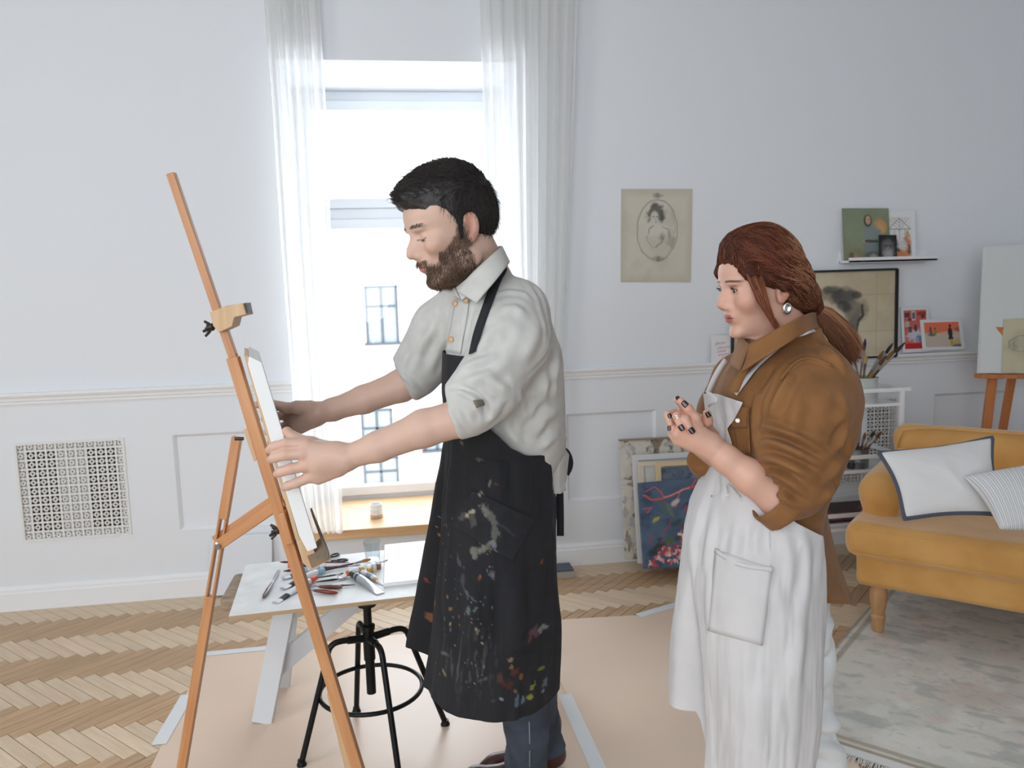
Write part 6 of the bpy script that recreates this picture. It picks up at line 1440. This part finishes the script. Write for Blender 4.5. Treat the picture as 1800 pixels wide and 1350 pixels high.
for yy in (-1, 1): eyeball(wom, Ow, R3w, sW, yy, (1,.05*1,-.10))
lash = []
for yy in (-1, 1):
    arc = []
    for t in np.linspace(-1, 1, 15):
        yl = yy*.0325+.0124*t*yy; zl_ = .0112+.0053*math.sqrt(max(0,1-t*t)); xx = .0735+.0142*math.sqrt(max(0, 1-((yl-yy*.0325)/.0172)**2-((zl_-.0115)/.0108)**2)); arc.append((xx+.0006, yl, zl_))
    MB().tube(toWw(np.array(arc)), [.0003]+[.0009]*13+[.0011], 6).build('eyelashes', mat('lash_dark', (30,22,20), .6), wom, smooth=True)
    for p_ in arc[1:]:
        p_ = np.array(p_); o_ = np.array([.006, yy*.003, .002]); lash.append([p_, p_+o_*.5, p_+o_+np.array([0,0,.0015]), p_+o_*1.15+np.array([0,0,.003])])
L_ = np.array(lash); strands('lash_hairs', toWw(L_.reshape(-1,3)).reshape(L_.shape), .0003, M_hairmat, wom, np.tile(lin(24,18,16), (len(L_),1)))
# hair
tie = tolw(P(1429,541,1.80)); HW = Field((-.16,-.11,-.12), (.13,.115,.17), .0025)
HW.ell((-.005,0,.055), (.0985,.0825,.0955), .01); HW.ell((-.048,0,.022), (.050,.074,.062), .03); HW.ell((.012,0,.112), (.066,.06,.034), .03)
HW.chain([(-.06,.03,.0), tie*.55+np.array([-.06,.02,0])*.45, tie], [.05,.036,.014], .03); HW.chain([(-.06,-.03,.0), tie], [.045,.014], .03)
HW.half((.056,0,.045), (.66,0,-.75), None, None, .004)
HW.chain([(.045,.070,.050),(.02,.080,.026),(-.012,.0855,.006),(-.05,.072,-.010)], [.012,.0105,.0085,.016], .014)
HW.ell((.115,0,.02), (.052,.2,.064), .006, 's')
HW.chain([(.062,.048,.085),(.066,.067,.055),(.052,.074,.025)], [.012,.010,.006], .02); HW.chain([(.064,-.04,.085),(.066,-.062,.055),(.056,-.073,.015)], [.012,.010,.006], .02)
HW.cap((.1,0,.135), (-.03,0,.146), .004, .003, .012, 's')
Vr, Fr = HW.net(2); Nr = normals(Vr, Fr)
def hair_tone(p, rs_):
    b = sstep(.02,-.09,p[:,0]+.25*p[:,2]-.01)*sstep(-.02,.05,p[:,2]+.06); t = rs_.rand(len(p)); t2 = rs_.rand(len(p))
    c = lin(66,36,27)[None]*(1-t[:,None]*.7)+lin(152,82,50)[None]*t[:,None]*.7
    hl = (b*.65*(t2>.4))[:,None]; return c*(1-hl)+lin(194,144,108)[None]*hl  # golden highlight on the back of the head painted into strand colour
fl_ = tie[None]-Vr; fl_ /= np.linalg.norm(fl_, axis=1)[:,None]; gq = Vr-fl_*(Vr*fl_).sum(1)[:,None]
Vr = Vr+Nr*(.0020*vnoise(np.stack([np.arctan2(Vr[:,1], Vr[:,2]-.02)*9, Vr[:,0]*14, Vr[:,2]*8], -1), 1, 3)+.001*vnoise(np.stack([np.arctan2(Vr[:,1], Vr[:,2]-.02)*26, Vr[:,0]*16, Vr[:,2]*10], -1), 1, 5))[:,None]
rs = np.random.RandomState(4); whair = link('hair', mesh_np('hair', toWw(Vr), Fr, M_hairbase, True, hair_tone(Vr, np.random.RandomState(2))*.0+lin(70,38,29)[None]), wom)
Th = bvh(Vr, Fr); L_, cc = [], []
front = rs.choice(len(Vr), 3600)
for i in front:
    p = Vr[i].copy(); pts = []; off_ = .0004+.0016*rs.rand(); n0 = Nr[i]; jit = .12*rs.randn(3)
    for k in range(7):
        h = Th.find_nearest(Vector(p)); q, n = np.array(h[0]), np.array(h[1])
        if n@(q-np.array([-.01,0,.04])) < 0: n = -n
        pts.append(q+n*off_); d = tie-q; dist = np.linalg.norm(d); d = d/dist+jit; d[2] += .35*sstep(.06,.02,abs(q[1]))*0; d = d-n*(d@n); d /= np.linalg.norm(d)+1e-9; p = q+d*min(.012, dist*.5)
    L_.append(pts)
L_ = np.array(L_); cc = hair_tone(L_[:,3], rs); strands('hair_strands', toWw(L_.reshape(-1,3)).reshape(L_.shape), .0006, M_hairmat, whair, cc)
# ponytail
tail = [P(1429,541,1.80), P(1450,556,1.80), P(1472,580,1.80), P(1487,602,1.80), P(1497,620,1.80)]
TF = Field(np.min(tail,0)-.06, np.max(tail,0)+.06, .003); TF.chain(tail, [.012,.018,.020,.014,.004], .012); Vt, Ft = TF.net(2)
pt = link('ponytail', mesh_np('ponytail', Vt, Ft, M_hairbase, True, np.tile(lin(112,66,44), (len(Vt),1))), wom)
L_, cc = [], []; T5 = np.array(tail); tt = np.linspace(0,1,5); e1, e2 = FH, np.array([.6*RH[0],.6*RH[1],.8])
for k in range(2600):
    a, r = rs.rand()*6.28, math.sqrt(rs.rand()); off_ = (e1*math.cos(a)+e2*math.sin(a))*r; R_ = np.array([.012,.023,.027,.023+.008*rs.rand(),.016+.014*rs.rand()]); bend = .008*rs.randn(3)
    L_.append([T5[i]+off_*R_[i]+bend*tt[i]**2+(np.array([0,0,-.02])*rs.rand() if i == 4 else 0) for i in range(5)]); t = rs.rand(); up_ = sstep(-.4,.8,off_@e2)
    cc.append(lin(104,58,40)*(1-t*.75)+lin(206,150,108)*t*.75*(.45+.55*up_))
L_ = np.array(L_); G = []
for i in range(4): G += [L_[:,i], .5*(L_[:,i]+L_[:,i+1])]
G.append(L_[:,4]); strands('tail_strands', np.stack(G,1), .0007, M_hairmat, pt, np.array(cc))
d = tail[1]-tail[0]; d /= np.linalg.norm(d); a = np.cross(d, FH); a /= np.linalg.norm(a); b = np.cross(d, a); c = tail[0]+d*.006
MB().tube([c+.0165*(math.cos(t)*a+math.sin(t)*b) for t in np.linspace(0,2*math.pi,25)], .0045, 8, False).build('hair_tie', mat('black_elastic', (24,22,24), .7), wom, smooth=True)
# face framing locks
L_, cc = [], []
for k in range(520):
    u = rs.rand(); s_ = rs.rand(); j = rs.randn(2)*2.2
    p = [(1294+40*u, 432+18*u, 1.735-.012*u), (1300+38*u, 456+14*u, 1.700-.012*u), (1314+30*u, 490+14*u-4*s_, 1.682-.008*u), (1332+20*u, 528+8*u, 1.670), (1351+9*u, 556+6*u, 1.668), (1361+8*s_, 570+10*rs.rand(), 1.672)]
    e = int(3+rs.randint(0,4)) if u > .35 else 6; e = 6
    L_.append([P(x_+j[0]*(i/5), y_+j[1]*(i/5), D_+.006*rs.randn()) for i, (x_, y_, D_) in enumerate(p)]); t = rs.rand(); cc.append(lin(92,48,32)*(1-t)+lin(164,98,64)*t)
strands('front_lock', np.array(L_), .0006, M_hairmat, whair, np.array(cc))
L_, cc = [], []
for k in range(60):
    t0 = rs.rand(); x0, y0 = 1440+50*t0, 560+45*t0; dx, dy = 6+22*rs.rand(), 6+26*rs.rand(); p = P(x0,y0,1.79); L_.append([p, P(x0+dx*.4,y0+dy*.1,1.79), P(x0+dx*.9,y0+dy*.5,1.785), P(x0+dx,y0+dy,1.785)]); cc.append(lin(206,160,126))
strands('flyaway_hairs', np.array(L_), .0003, M_hairmat, pt, np.array(cc))
# earring : hollow silver dome
q, n = cast(bvh(toWw(Vw), Fw), 1380, 541, .004); q = P(1380,541,1.683) if q is None else q-FH*.004
MB().lathe([(.0125,-.003),(.0130,0),(.011,.0035),(.0085,.0045),(.0062,.0038),(.0055,0),(.0062,-.002)], (0,0,0), 24).build('earring', mat('polished_silver', (226,224,220), .08, 1.0), wom, smooth=True)
o = bpy.data.objects['earring']; m = Matrix((tuple(RH)+(q[0],), (0,0,1,q[2]), tuple(-FH)+(q[1],), (0,0,0,1)))
m = Matrix(((RH[0]*.8,0,-FH[0],q[0]),(RH[1]*.8,0,-FH[1],q[1]),(0,1.15,0,q[2]),(0,0,0,1))); o.matrix_basis = m; WM['earring'] = m
# shirt
WS = [row(575,1372,1438,.055,1.80), row(600,1345,1446,.085,1.80), row(622,1306,1470,.13,1.79), row(660,1278,1494,.165,1.78), row(700,1262,1502,.175,1.78), row(760,1256,1493,.172,1.78), row(820,1254,1464,.165,1.78), row(880,1250,1438,.158,1.78), row(960,1248,1425,.155,1.78)]
SF = Field((.42,1.36,.78), (1.18,2.2,1.52), .0042)
SF.loft(WS, RH, FH, .02)
SF.chain([P(1438,668,1.68), P(1414,735,1.622), P(1400,800,1.60), P(1394,850,1.60), P(1365,868,1.602)], [.064,.078,.075,.065,.055], .03)
SF.chain([P(1300,670,1.93), P(1278,730,1.95), P(1262,790,1.92), P(1248,812,1.86), P(1234,808,1.80)], [.07,.068,.055,.042,.034], .03)
nd = P(1318,838,1.60)-P(1372,880,1.60); nd /= np.linalg.norm(nd); cN = P(1362,874,1.60); disc(SF, cN+nd*.034+np.array([0,0,-.014]), nd, .050, .028, .012, 's'); disc(SF, cN-nd*.014, nd, .056, .020, .006); disc(SF, cN+nd*.010, nd, .0485, .020, .004, 's')
nf = P(1275,815,1.79)-P(1330,830,1.84); nf /= np.linalg.norm(nf); nf = P(1232,785,1.72)-P(1255,805,1.76); nf /= np.linalg.norm(nf); cF = P(1228,808,1.79); disc(SF, cF+nf*.036, nf, .05, .03, .003, 's')
Vs, Fs = SF.net(2); Ns = normals(Vs, Fs)
low = sstep(1.30,1.10,Vs[:,2])
dsp = .006*ridges(Vs, np.array([.6,-.2,.7]), 10, 5, 13)+.005*low*ridges(Vs, np.array([-.5,0,.85]), 22, 6, 23)+.001*fbm(Vs*45, 1, 3, 2); Vs = Vs+Ns*(.5*dsp-.001)[:,None]
Vs = crease(Vs, Ns, Fs, [
 ([(1334,752),(1352,750),(1400,768),(1450,796)],.008,0.0104), ([(1338,766),(1370,768),(1410,784),(1455,812)],.006,-0.0091), ([(1334,782),(1358,778),(1400,796),(1440,818)],.009,0.0117), ([(1340,794),(1376,798),(1420,818),(1446,832)],.006,-0.0091),
 ([(1336,806),(1360,804),(1400,822),(1432,848)],.009,0.0130), ([(1340,820),(1372,826),(1408,846)],.006,-0.0091), ([(1338,832),(1362,830),(1394,848),(1420,872)],.008,0.0104), ([(1350,850),(1380,862),(1412,886)],.007,-0.0078), ([(1358,868),(1392,882),(1424,896)],.008,0.0065),
 ([(1500,712),(1480,760),(1460,806)],.012,0.0117), ([(1492,730),(1470,770),(1462,790)],.009,-0.0104), ([(1498,760),(1480,805),(1448,856)],.012,0.0104), ([(1482,690),(1486,720),(1470,750)],.012,0.0078), ([(1478,830),(1462,862),(1440,888)],.012,0.0091),
 ([(1398,650),(1375,690),(1352,740)],.010,0.0091), ([(1388,648),(1362,690),(1340,735)],.008,-0.0078), ([(1408,690),(1396,740),(1390,760)],.012,0.0052), ([(1330,700),(1326,750),(1330,800)],.009,0.0078), ([(1322,690),(1312,740)],.006,-0.0052),
 ([(1372,668),(1394,640),(1412,630),(1440,633),(1464,646)],.005,0.0039), ([(1420,600),(1450,615),(1476,640)],.010,0.0078), ([(1440,592),(1462,612),(1482,636)],.007,-0.0052), ([(1440,600),(1470,625),(1490,660)],.008,0.0065), ([(1345,640),(1330,665),(1312,690)],.009,0.0065), ([(1362,640),(1345,668),(1330,690)],.008,-0.0052)])
M_ochre = weave(mat('ochre_corduroy_shirt', (148,102,58), .82, var=(128,86,46), scale=16, sheen=.08, bump=.1, bscale=120), 520, .25)
wsh = link('shirt', mesh_np('shirt', Vs, Fs, M_ochre), wom); Tws = bvh(Vs, Fs)
surf('collar', [(1316,606,1.665),(1340,592,1.652),(1375,573,1.652),(1408,556,1.67),(1430,548,1.74),(1438,552,1.82),(1420,562,1.90)], [(1303,655,1.635),(1328,637,1.622),(1366,615,1.618),(1402,592,1.635),(1432,576,1.72),(1446,578,1.82),(1425,590,1.93)], 9, M_ochre, wsh, .0035, .004)
surf('collar_leaf', [(1318,606,1.67),(1306,596,1.72),(1300,590,1.78),(1310,584,1.86)], [(1301,652,1.665),(1288,644,1.72),(1284,634,1.78),(1292,616,1.86)], 6, M_ochre, wsh, .003)
surf('collar_stand', [(1324,600,1.70),(1352,590,1.68),(1385,574,1.69),(1412,560,1.72),(1428,556,1.80)], [(1318,640,1.66),(1348,622,1.655),(1384,604,1.66),(1414,586,1.70),(1432,580,1.80)], 5, M_ochre, wsh, .003)
surf('placket', [(1302,650,1.652),(1290,668,1.645),(1282,690,1.64)], [(1316,650,1.645),(1306,670,1.638),(1298,690,1.634)], 4, M_ochre, wsh, .003)
M_snap = mat('pearl_snap', (220,214,206), .15, .3)
pk = patch('chest_pocket', Tws, [(1288,722),(1318,716),(1322,796),(1300,798)], 8, 12, M_ochre, wsh, .004, .002); fp = patch('pocket_flap', Tws, [(1287,720),(1318,714),(1316,752),(1290,752)], 8, 8, M_ochre, wsh, .0075, .0025)
q, n = cast(Tws, 1303, 739, .011)
if q is not None: MB().lathe([(0,-.002),(.0055,-.002),(.0055,0),(.004,.002),(0,.0026)], q, 14, -ray(1303,739)).build('snap_button', M_snap, fp, smooth=True)
strap('shoulder_seam', Tws, [(1372,668),(1392,640),(1412,628),(1440,632),(1462,644)], .007, M_ochre, wsh, .0015, th=.002)
surf('shirt_tail', [(1412,860,1.66),(1430,864,1.66),(1442,860,1.72),(1446,850,1.80)], [(1432,1057,1.63),(1462,1061,1.65),(1495,1062,1.72),(1497,1052,1.82)], 14, M_ochre, wsh, .003, .01)
# trousers
TF = Field((.5,1.4,.0), (1.35,2.3,.98), .006); TF.chain([P(1360,900,1.80), P(1380,980,1.82), P(1398,1150,1.79), P(1402,1250,1.78), P(1420,1350,1.79), P(1440,1480,1.80), P(1445,1600,1.82)], [.10,.098,.080,.072,.082,.095,.10], .04); TF.chain([P(1345,900,1.84), P(1362,980,1.88), P(1382,1150,1.90), P(1400,1350,1.94), P(1420,1500,1.98)], [.12,.12,.085,.085,.09], .03)
Vt_, Ft_ = TF.net(2); Nt = normals(Vt_, Ft_); Vt_ = Vt_+Nt*(.003*ridges(Vt_, (0.2,0,1), 11, 4, 4))[:,None]
Vt_ = crease(Vt_, Nt, Ft_, [([(1468,1085),(1450,1118),(1420,1135)],.016,.010), ([(1466,1125),(1440,1148),(1400,1150)],.014,.012), ([(1462,1158),(1432,1168),(1400,1165)],.010,-.008), ([(1462,1195),(1430,1205),(1400,1200)],.018,.010), ([(1470,1232),(1440,1240),(1405,1225)],.012,-.009), ([(1486,1270),(1450,1278),(1410,1262)],.018,.013), ([(1480,1300),(1445,1300),(1400,1285)],.010,-.008), ([(1495,1325),(1455,1322),(1410,1306)],.016,.010)])
M_wtr = mat('white_trousers', (232,236,238), .75, sheen=.2, bump=.05, bscale=200); link('trousers', mesh_np('trousers', Vt_, Ft_, M_wtr), wom)
# shoes out of frame below the trousers, still standing on the paper
for px_, py_ in ((1418,1560),(1440,1500)):
    A = atz(px_, py_, 0); T_ = A-RH*.18-FH*.06; V, F = boot(A, T_, 0, .08); link('shoe', mesh_np('shoe', V, F, mat('white_shoe', (226,226,224), .5)), wom)
# apron
def wedge(py): return np.interp(py, [690,740,790,830,880,905,950,1000,1060,1200,1350,1450], [1298,1284,1290,1305,1375,1424,1436,1440,1440,1424,1392,1380])
def wfold(v, t, s):
    lo = sstep(.3,1,v); q = np.stack([t*1.6, np.full_like(t, v*1.1), np.full_like(t, s)], -1)
    return .024*lo*fbm(q*1.5, 1, 3, 13)+.0045*sstep(.1,.5,v)*fbm(q*6, 1, 3, 16)+.005*fbm(np.stack([t*4, np.full_like(t, v*6), np.full_like(t, s)], -1), 1, 3, 19)-.060*sstep(.42,.75,v)*np.exp(-((t-.26)/.10)**2)-.030*sstep(.4,.8,v)*sstep(.18,.34,t)*sstep(1.3,.6,t)+.006*lo*np.exp(-((t+.15)/.25)**2)
WA = [(688,1244,1500,.185,1.78),(740,1250,1498,.187,1.78),(790,1250,1492,.185,1.78),(830,1246,1478,.185,1.78),(880,1232,1458,.185,1.78),(930,1216,1450,.19,1.775),(1000,1206,1448,.195,1.77),(1100,1200,1446,.20,1.77),(1200,1197,1440,.205,1.77),(1285,1193,1432,.21,1.77),(1460,1186,1425,.22,1.78)]
G, TT, pyr = drape(WA, wedge, 240, 300, lambda py: np.interp(py, [690,790,860], [-.5,-.8,-1.7]), wfold, 2.7)
vcol = np.linspace(0,1,300)[:,None]; zb = G[-1,:,2].mean(); zt = G[0,:,2].mean()
G[:,:,2] += vcol**1.6*(.33*sstep(.32,.20,TT))+.006*np.sin(TT*5)*(1-vcol)**6
Va = G.reshape(-1,3); Fa = grid_faces(300, 240); Na = normals(Va, Fa); Va = Va+Na*(.0007*ridges(Va, (1,0,.3), 20, 7, 31)*1.0+.0035*ridges(Va, (.8,.2,-.1), 6, 2.5, 35)+.0012*fbm(Va*22, 1, 3, 7))[:,None]
Na = normals(Va, Fa); Va = crease(Va, Na, Fa, [([(1300,905),(1292,960),(1284,1010)],.012,.006), ([(1330,915),(1326,980)],.010,.005), ([(1380,915),(1390,980),(1386,1060)],.014,.006), ([(1405,910),(1418,980),(1416,1080)],.012,.006), ([(1255,900),(1246,960),(1238,1010)],.012,.006), ([(1250,1000),(1246,1060),(1250,1130)],.010,.006), ([(1360,1010),(1376,1080),(1372,1160)],.014,.006), ([(1400,1040),(1404,1130),(1390,1230)],.018,.007), ([(1340,1180),(1330,1260),(1338,1350)],.018,.005), ([(1260,720),(1268,760),(1262,810)],.009,.005), ([(1275,700),(1282,740),(1276,790)],.008,.004), ([(1270,830),(1274,860),(1266,880)],.008,.004)])
M_wap = weave(mat('white_linen_apron', (216,215,216), .85, var=(206,205,206), scale=9, bump=.12, bscale=50), 420, .2)
wap = solid(link('apron', mesh_np('apron', Va, Fa, M_wap), wom), .002); Twa = bvh(Va, Fa)
patch('pocket', Twa, [(1259,966),(1357,999),(1340,1134),(1246,1108)], 14, 14, M_wap, wap, .004, .0018)
strap('pocket_hem', Twa, [(1260,967),(1285,985),(1310,995),(1335,998),(1357,1000)], .010, M_wap, wap, .0062, th=.0012)
strap('side_seam', Twa, [(1352,910),(1352,960),(1354,1000)], .004, M_wap, wap, .001, th=.001); strap('waist_seam', Twa, [(1250,872),(1285,876),(1305,880)], .005, M_wap, wap, .001, th=.001)
strap('neck_strap', Tws, [(1296,694),(1312,672),(1330,650),(1350,630),(1370,613),(1392,598)], .0135, M_wap, wap, .006, extra=[(P(1412,584,1.645), -FH+np.array([0,0,.5])), (P(1430,578,1.72), RH+np.array([0,0,.5])), (P(1440,578,1.82), RH)], th=.002)
ribbon('far_strap', [(P(*p), -FH) for p in ((1244,692,1.80),(1252,672,1.81),(1262,652,1.82),(1276,632,1.83))], .012, M_wap, wap, th=.002)
surf('bib_fold', [(1243,688,1.70),(1250,690,1.66),(1262,700,1.635)], [(1246,716,1.70),(1250,712,1.66),(1258,708,1.635)], 5, M_wap, wap, .002)

lp_ = [cast(Twa, x_, y_, .006) for x_, y_ in ((1283,868),(1279,861),(1278,854),(1283,853),(1291,858),(1298,868),(1304,874))]
lp_ = [q for q, n in lp_ if q is not None]
if len(lp_) > 3: MB().tube(lp_, .0022, 6).build('tie_loop', M_wap, wap, smooth=True)
# ------------------------------------------------------------------ sofa and cushions
M_must = mat('mustard_velvet', (222,170,100), .8, var=(206,152,82), scale=7, sheen=.6, bump=.12, bscale=26)
sofa = None
fA, fB = atz(1500,1031,.215), atz(1800,1086,.215); sd = fB-fA; sd[2] = 0; sd /= np.linalg.norm(sd); sn = np.array([sd[1], -sd[0], 0]); sn = -sn if sn@FH < 0 else sn   # sn points to the back
org_s = np.array([fA[0], fA[1], 0]); LS = 1.75; DS = .86
sofa = empty('sofa', tuple(org_s+sd*LS/2+sn*DS/2), 'mustard velvet sofa with rolled arms and turned wooden legs on the rug', 'sofa')
SP = lambda a, b, z_: org_s+sd*a+sn*b+np.array([0,0,z_])
def rbox(F, c, hx, hy, hz, r, k=.02):
    """rounded box in sofa axes"""
    c = np.array(c, float)
    def fn(X, Y, Z):
        x, y, z_ = X-c[0], Y-c[1], Z-c[2]; u = np.abs(x*sd[0]+y*sd[1])-(hx-r); v = np.abs(x*sn[0]+y*sn[1])-(hy-r); w_ = np.abs(z_)-(hz-r)
        return np.sqrt(np.maximum(u,0)**2+np.maximum(v,0)**2+np.maximum(w_,0)**2)+np.minimum(np.maximum(np.maximum(u,v),w_),0)-r
    R_ = math.hypot(hx, hy)+r; F.op(c-np.array([R_,R_,hz]), c+np.array([R_,R_,hz]), fn, k, 'u')
def sbox(name, a0, a1, b0, b1, z0, z1, r, seed, amp=.004, h=.009, extra=None):
    P8 = [SP(a,b,z_) for a in (a0,a1) for b in (b0,b1) for z_ in (z0,z1)]; F = Field(np.min(P8,0)-.04, np.max(P8,0)+.04, h); rbox(F, SP((a0+a1)/2,(b0+b1)/2,(z0+z1)/2), (a1-a0)/2, (b1-b0)/2, (z1-z0)/2, r)
    if extra: extra(F)
    V, F_ = F.net(2); N = normals(V, F_); V = V+N*(amp*fbm(V*6, 1, 3, seed))[:,None]; return V, F_
def smesh(name, V, F, m=M_must): return link(name, mesh_np(name, V, F, m), sofa)
zs0, zs1 = .35, .50
V, F = sbox('b', 0, LS, .02, DS-.04, .215, .375, .03, 1); smesh('base', V, F)
V, F = sbox('c', -.035, LS+.035, -.045, .66, zs0, zs1, .055, 2, .006)
# bulge of the seat top
smesh('seat_cushion', V, F)
def piping(pts, par, r=.005): return MB().tube(pts, r, 8).build('piping', M_must, par, smooth=True)
def rim(z_, ins):
    a0, a1, b0, b1, r_ = -.035+ins, LS+.035-ins, -.045+ins, .60, .055-ins
    return [SP(a0,b1,z_), SP(a0,.2,z_), SP(a0,b0+r_,z_)]+[SP(a0+r_-r_*math.cos(t), b0+r_-r_*math.sin(t), z_) for t in np.linspace(.2,1.4,6)]+[SP(a0+r_,b0,z_), SP(LS*.3,b0,z_), SP(LS*.7,b0,z_), SP(a1-r_,b0,z_)]
sc_o = bpy.data.objects['seat_cushion']
piping(rim(zs1-.022, .0125), sc_o, .005); piping(rim(zs0+.022, .0125), sc_o, .004)
# rolled arms
for a in (.065, LS-.065):
    F = Field(SP(a-.16,0,0)*0+np.min([SP(a-.17,.08,.4), SP(a+.17,DS,.4), SP(a-.17,DS,.4), SP(a+.17,.08,.4)],0)-.03, np.max([SP(a-.17,.08,.82), SP(a+.17,DS,.82), SP(a-.17,DS,.82), SP(a+.17,.08,.82)],0)+.03, .008)
    F.cap(SP(a,.20,.592), SP(a,DS-.1,.60), .09, .09, .03); rbox(F, SP(a,.46,.54), .068, .33, .10, .05, .04)
    V, F_ = F.net(2); N = normals(V, F_); V = V+N*(.005*ridges(V, sn, 22, 4, 5)+.003*fbm(V*8,1,3,2))[:,None]; smesh('arm', V, F_)
def bk(F): F.cap(SP(.06,DS-.06,.725), SP(LS-.06,DS-.06,.725), .07, .07, .05)
V, F = sbox('k', .03, LS-.03, DS-.17, DS, .37, .755, .06, 7, .006, .009, bk); smesh('back', V, F)
piping([SP(.03,DS-.165,.60), SP(.022,DS-.155,.70), SP(.05,DS-.145,.775), SP(.15,DS-.135,.792), SP(LS*.5,DS-.135,.794), SP(LS-.1,DS-.135,.791)], sofa)
M_leg = mat('turned_leg_wood', (196,152,108), .4, var=(176,130,86), scale=8, stretch=(6,6,.6))
for a, b in ((.085,.075),(LS-.085,.075),(.085,DS-.12),(LS-.085,DS-.12)):
    q = SP(a,b,0); onrug = .011; MB().lathe([(0,onrug),(.021,onrug),(.023,onrug+.004),(.027,.06),(.030,.072),(.031,.079),(.029,.085),(.024,.09),(.026,.096),(.032,.13),(.036,.16),(.035,.19),(.031,.205),(.034,.212),(.034,.225),(0,.225)], q, 22).build('leg', M_leg, sofa, smooth=True)
# cushions
def cushion(name, px4, D4, th, m, label, rot_pipe=None, stripes=False, seed=1):
    C4 = [P(x_, y_, D_) for (x_, y_), D_ in zip(px4, D4)]; tl, tr, br, bl = C4; n_ = 120 if stripes else 48; V = []; col = []
    nrm = np.cross(tr-tl, bl-tl); nrm /= np.linalg.norm(nrm); nrm = nrm if nrm@FH < 0 else -nrm
    root = empty(name, tuple((br+bl)/2), label, 'cushion', 'cushions on the mustard sofa')
    for sgn in (1, -1):
        for j in range(n_):
            for i in range(n_):
                u, v = i/(n_-1), j/(n_-1); s_ = 1-.07*(4*v*(1-v))*0; uu = u+(.5-u)*.10*(math.sin(math.pi*v)); vv_ = v+(.5-v)*.10*math.sin(math.pi*u)
                p = (tl*(1-uu)+tr*uu)*(1-vv_)+(bl*(1-uu)+br*uu)*vv_; e_ = (math.sin(math.pi*u)*math.sin(math.pi*v))**.42
                V.append(p+nrm*sgn*th*e_); 
                w_ = abs(((u*34)%1)-.5) < .085 if stripes else False; col.append(lin(168,176,186) if w_ else lin(238,238,238))
    V = np.array(V); F = np.concatenate([grid_faces(n_,n_), grid_faces(n_,n_)[:, ::-1]+n_*n_])
    N = normals(V, F); V = V+N*(.014*ridges(V, (.5,.2,.8), 6, 3, seed)*1.0-.004)[:,None]*np.repeat([1,1],n_*n_)[:,None]*np.tile((np.sin(np.pi*np.linspace(0,1,n_))[:,None]*np.sin(np.pi*np.linspace(0,1,n_))[None]).reshape(-1)**.3, 2)[:,None]
    link('cover', mesh_np('cover', V, F, m, True, np.array(col)), root)
    if rot_pipe:
        e = []; g = V[:n_*n_].reshape(n_,n_,3); loop = np.concatenate([g[0], g[1:,-1], g[-1,-2::-1], g[-2:0:-1,0], g[:1,0]]); MB().tube(loop, .0085, 8, False).build('piping', rot_pipe, root, smooth=True)
    return root
M_cush = weave(mat('cushion_linen', (255,255,255), .85, attr=True, bump=.15, bscale=40), 300, .2)
cushion('cushion', [(1545,796),(1744,769),(1765,905),(1590,912)], [2.98,2.98,2.76,2.76], .07, M_cush, 'white linen cushion with dark grey piping against the sofa arm', mat('slate_piping', (84,90,102), .8), False, 3)
cushion('cushion', [(1694,838),(1862,806),(1885,940),(1758,930)], [2.78,2.72,2.52,2.58], .065, M_cush, 'white cushion with thin grey stripes at the front of the sofa seat', None, True, 8)
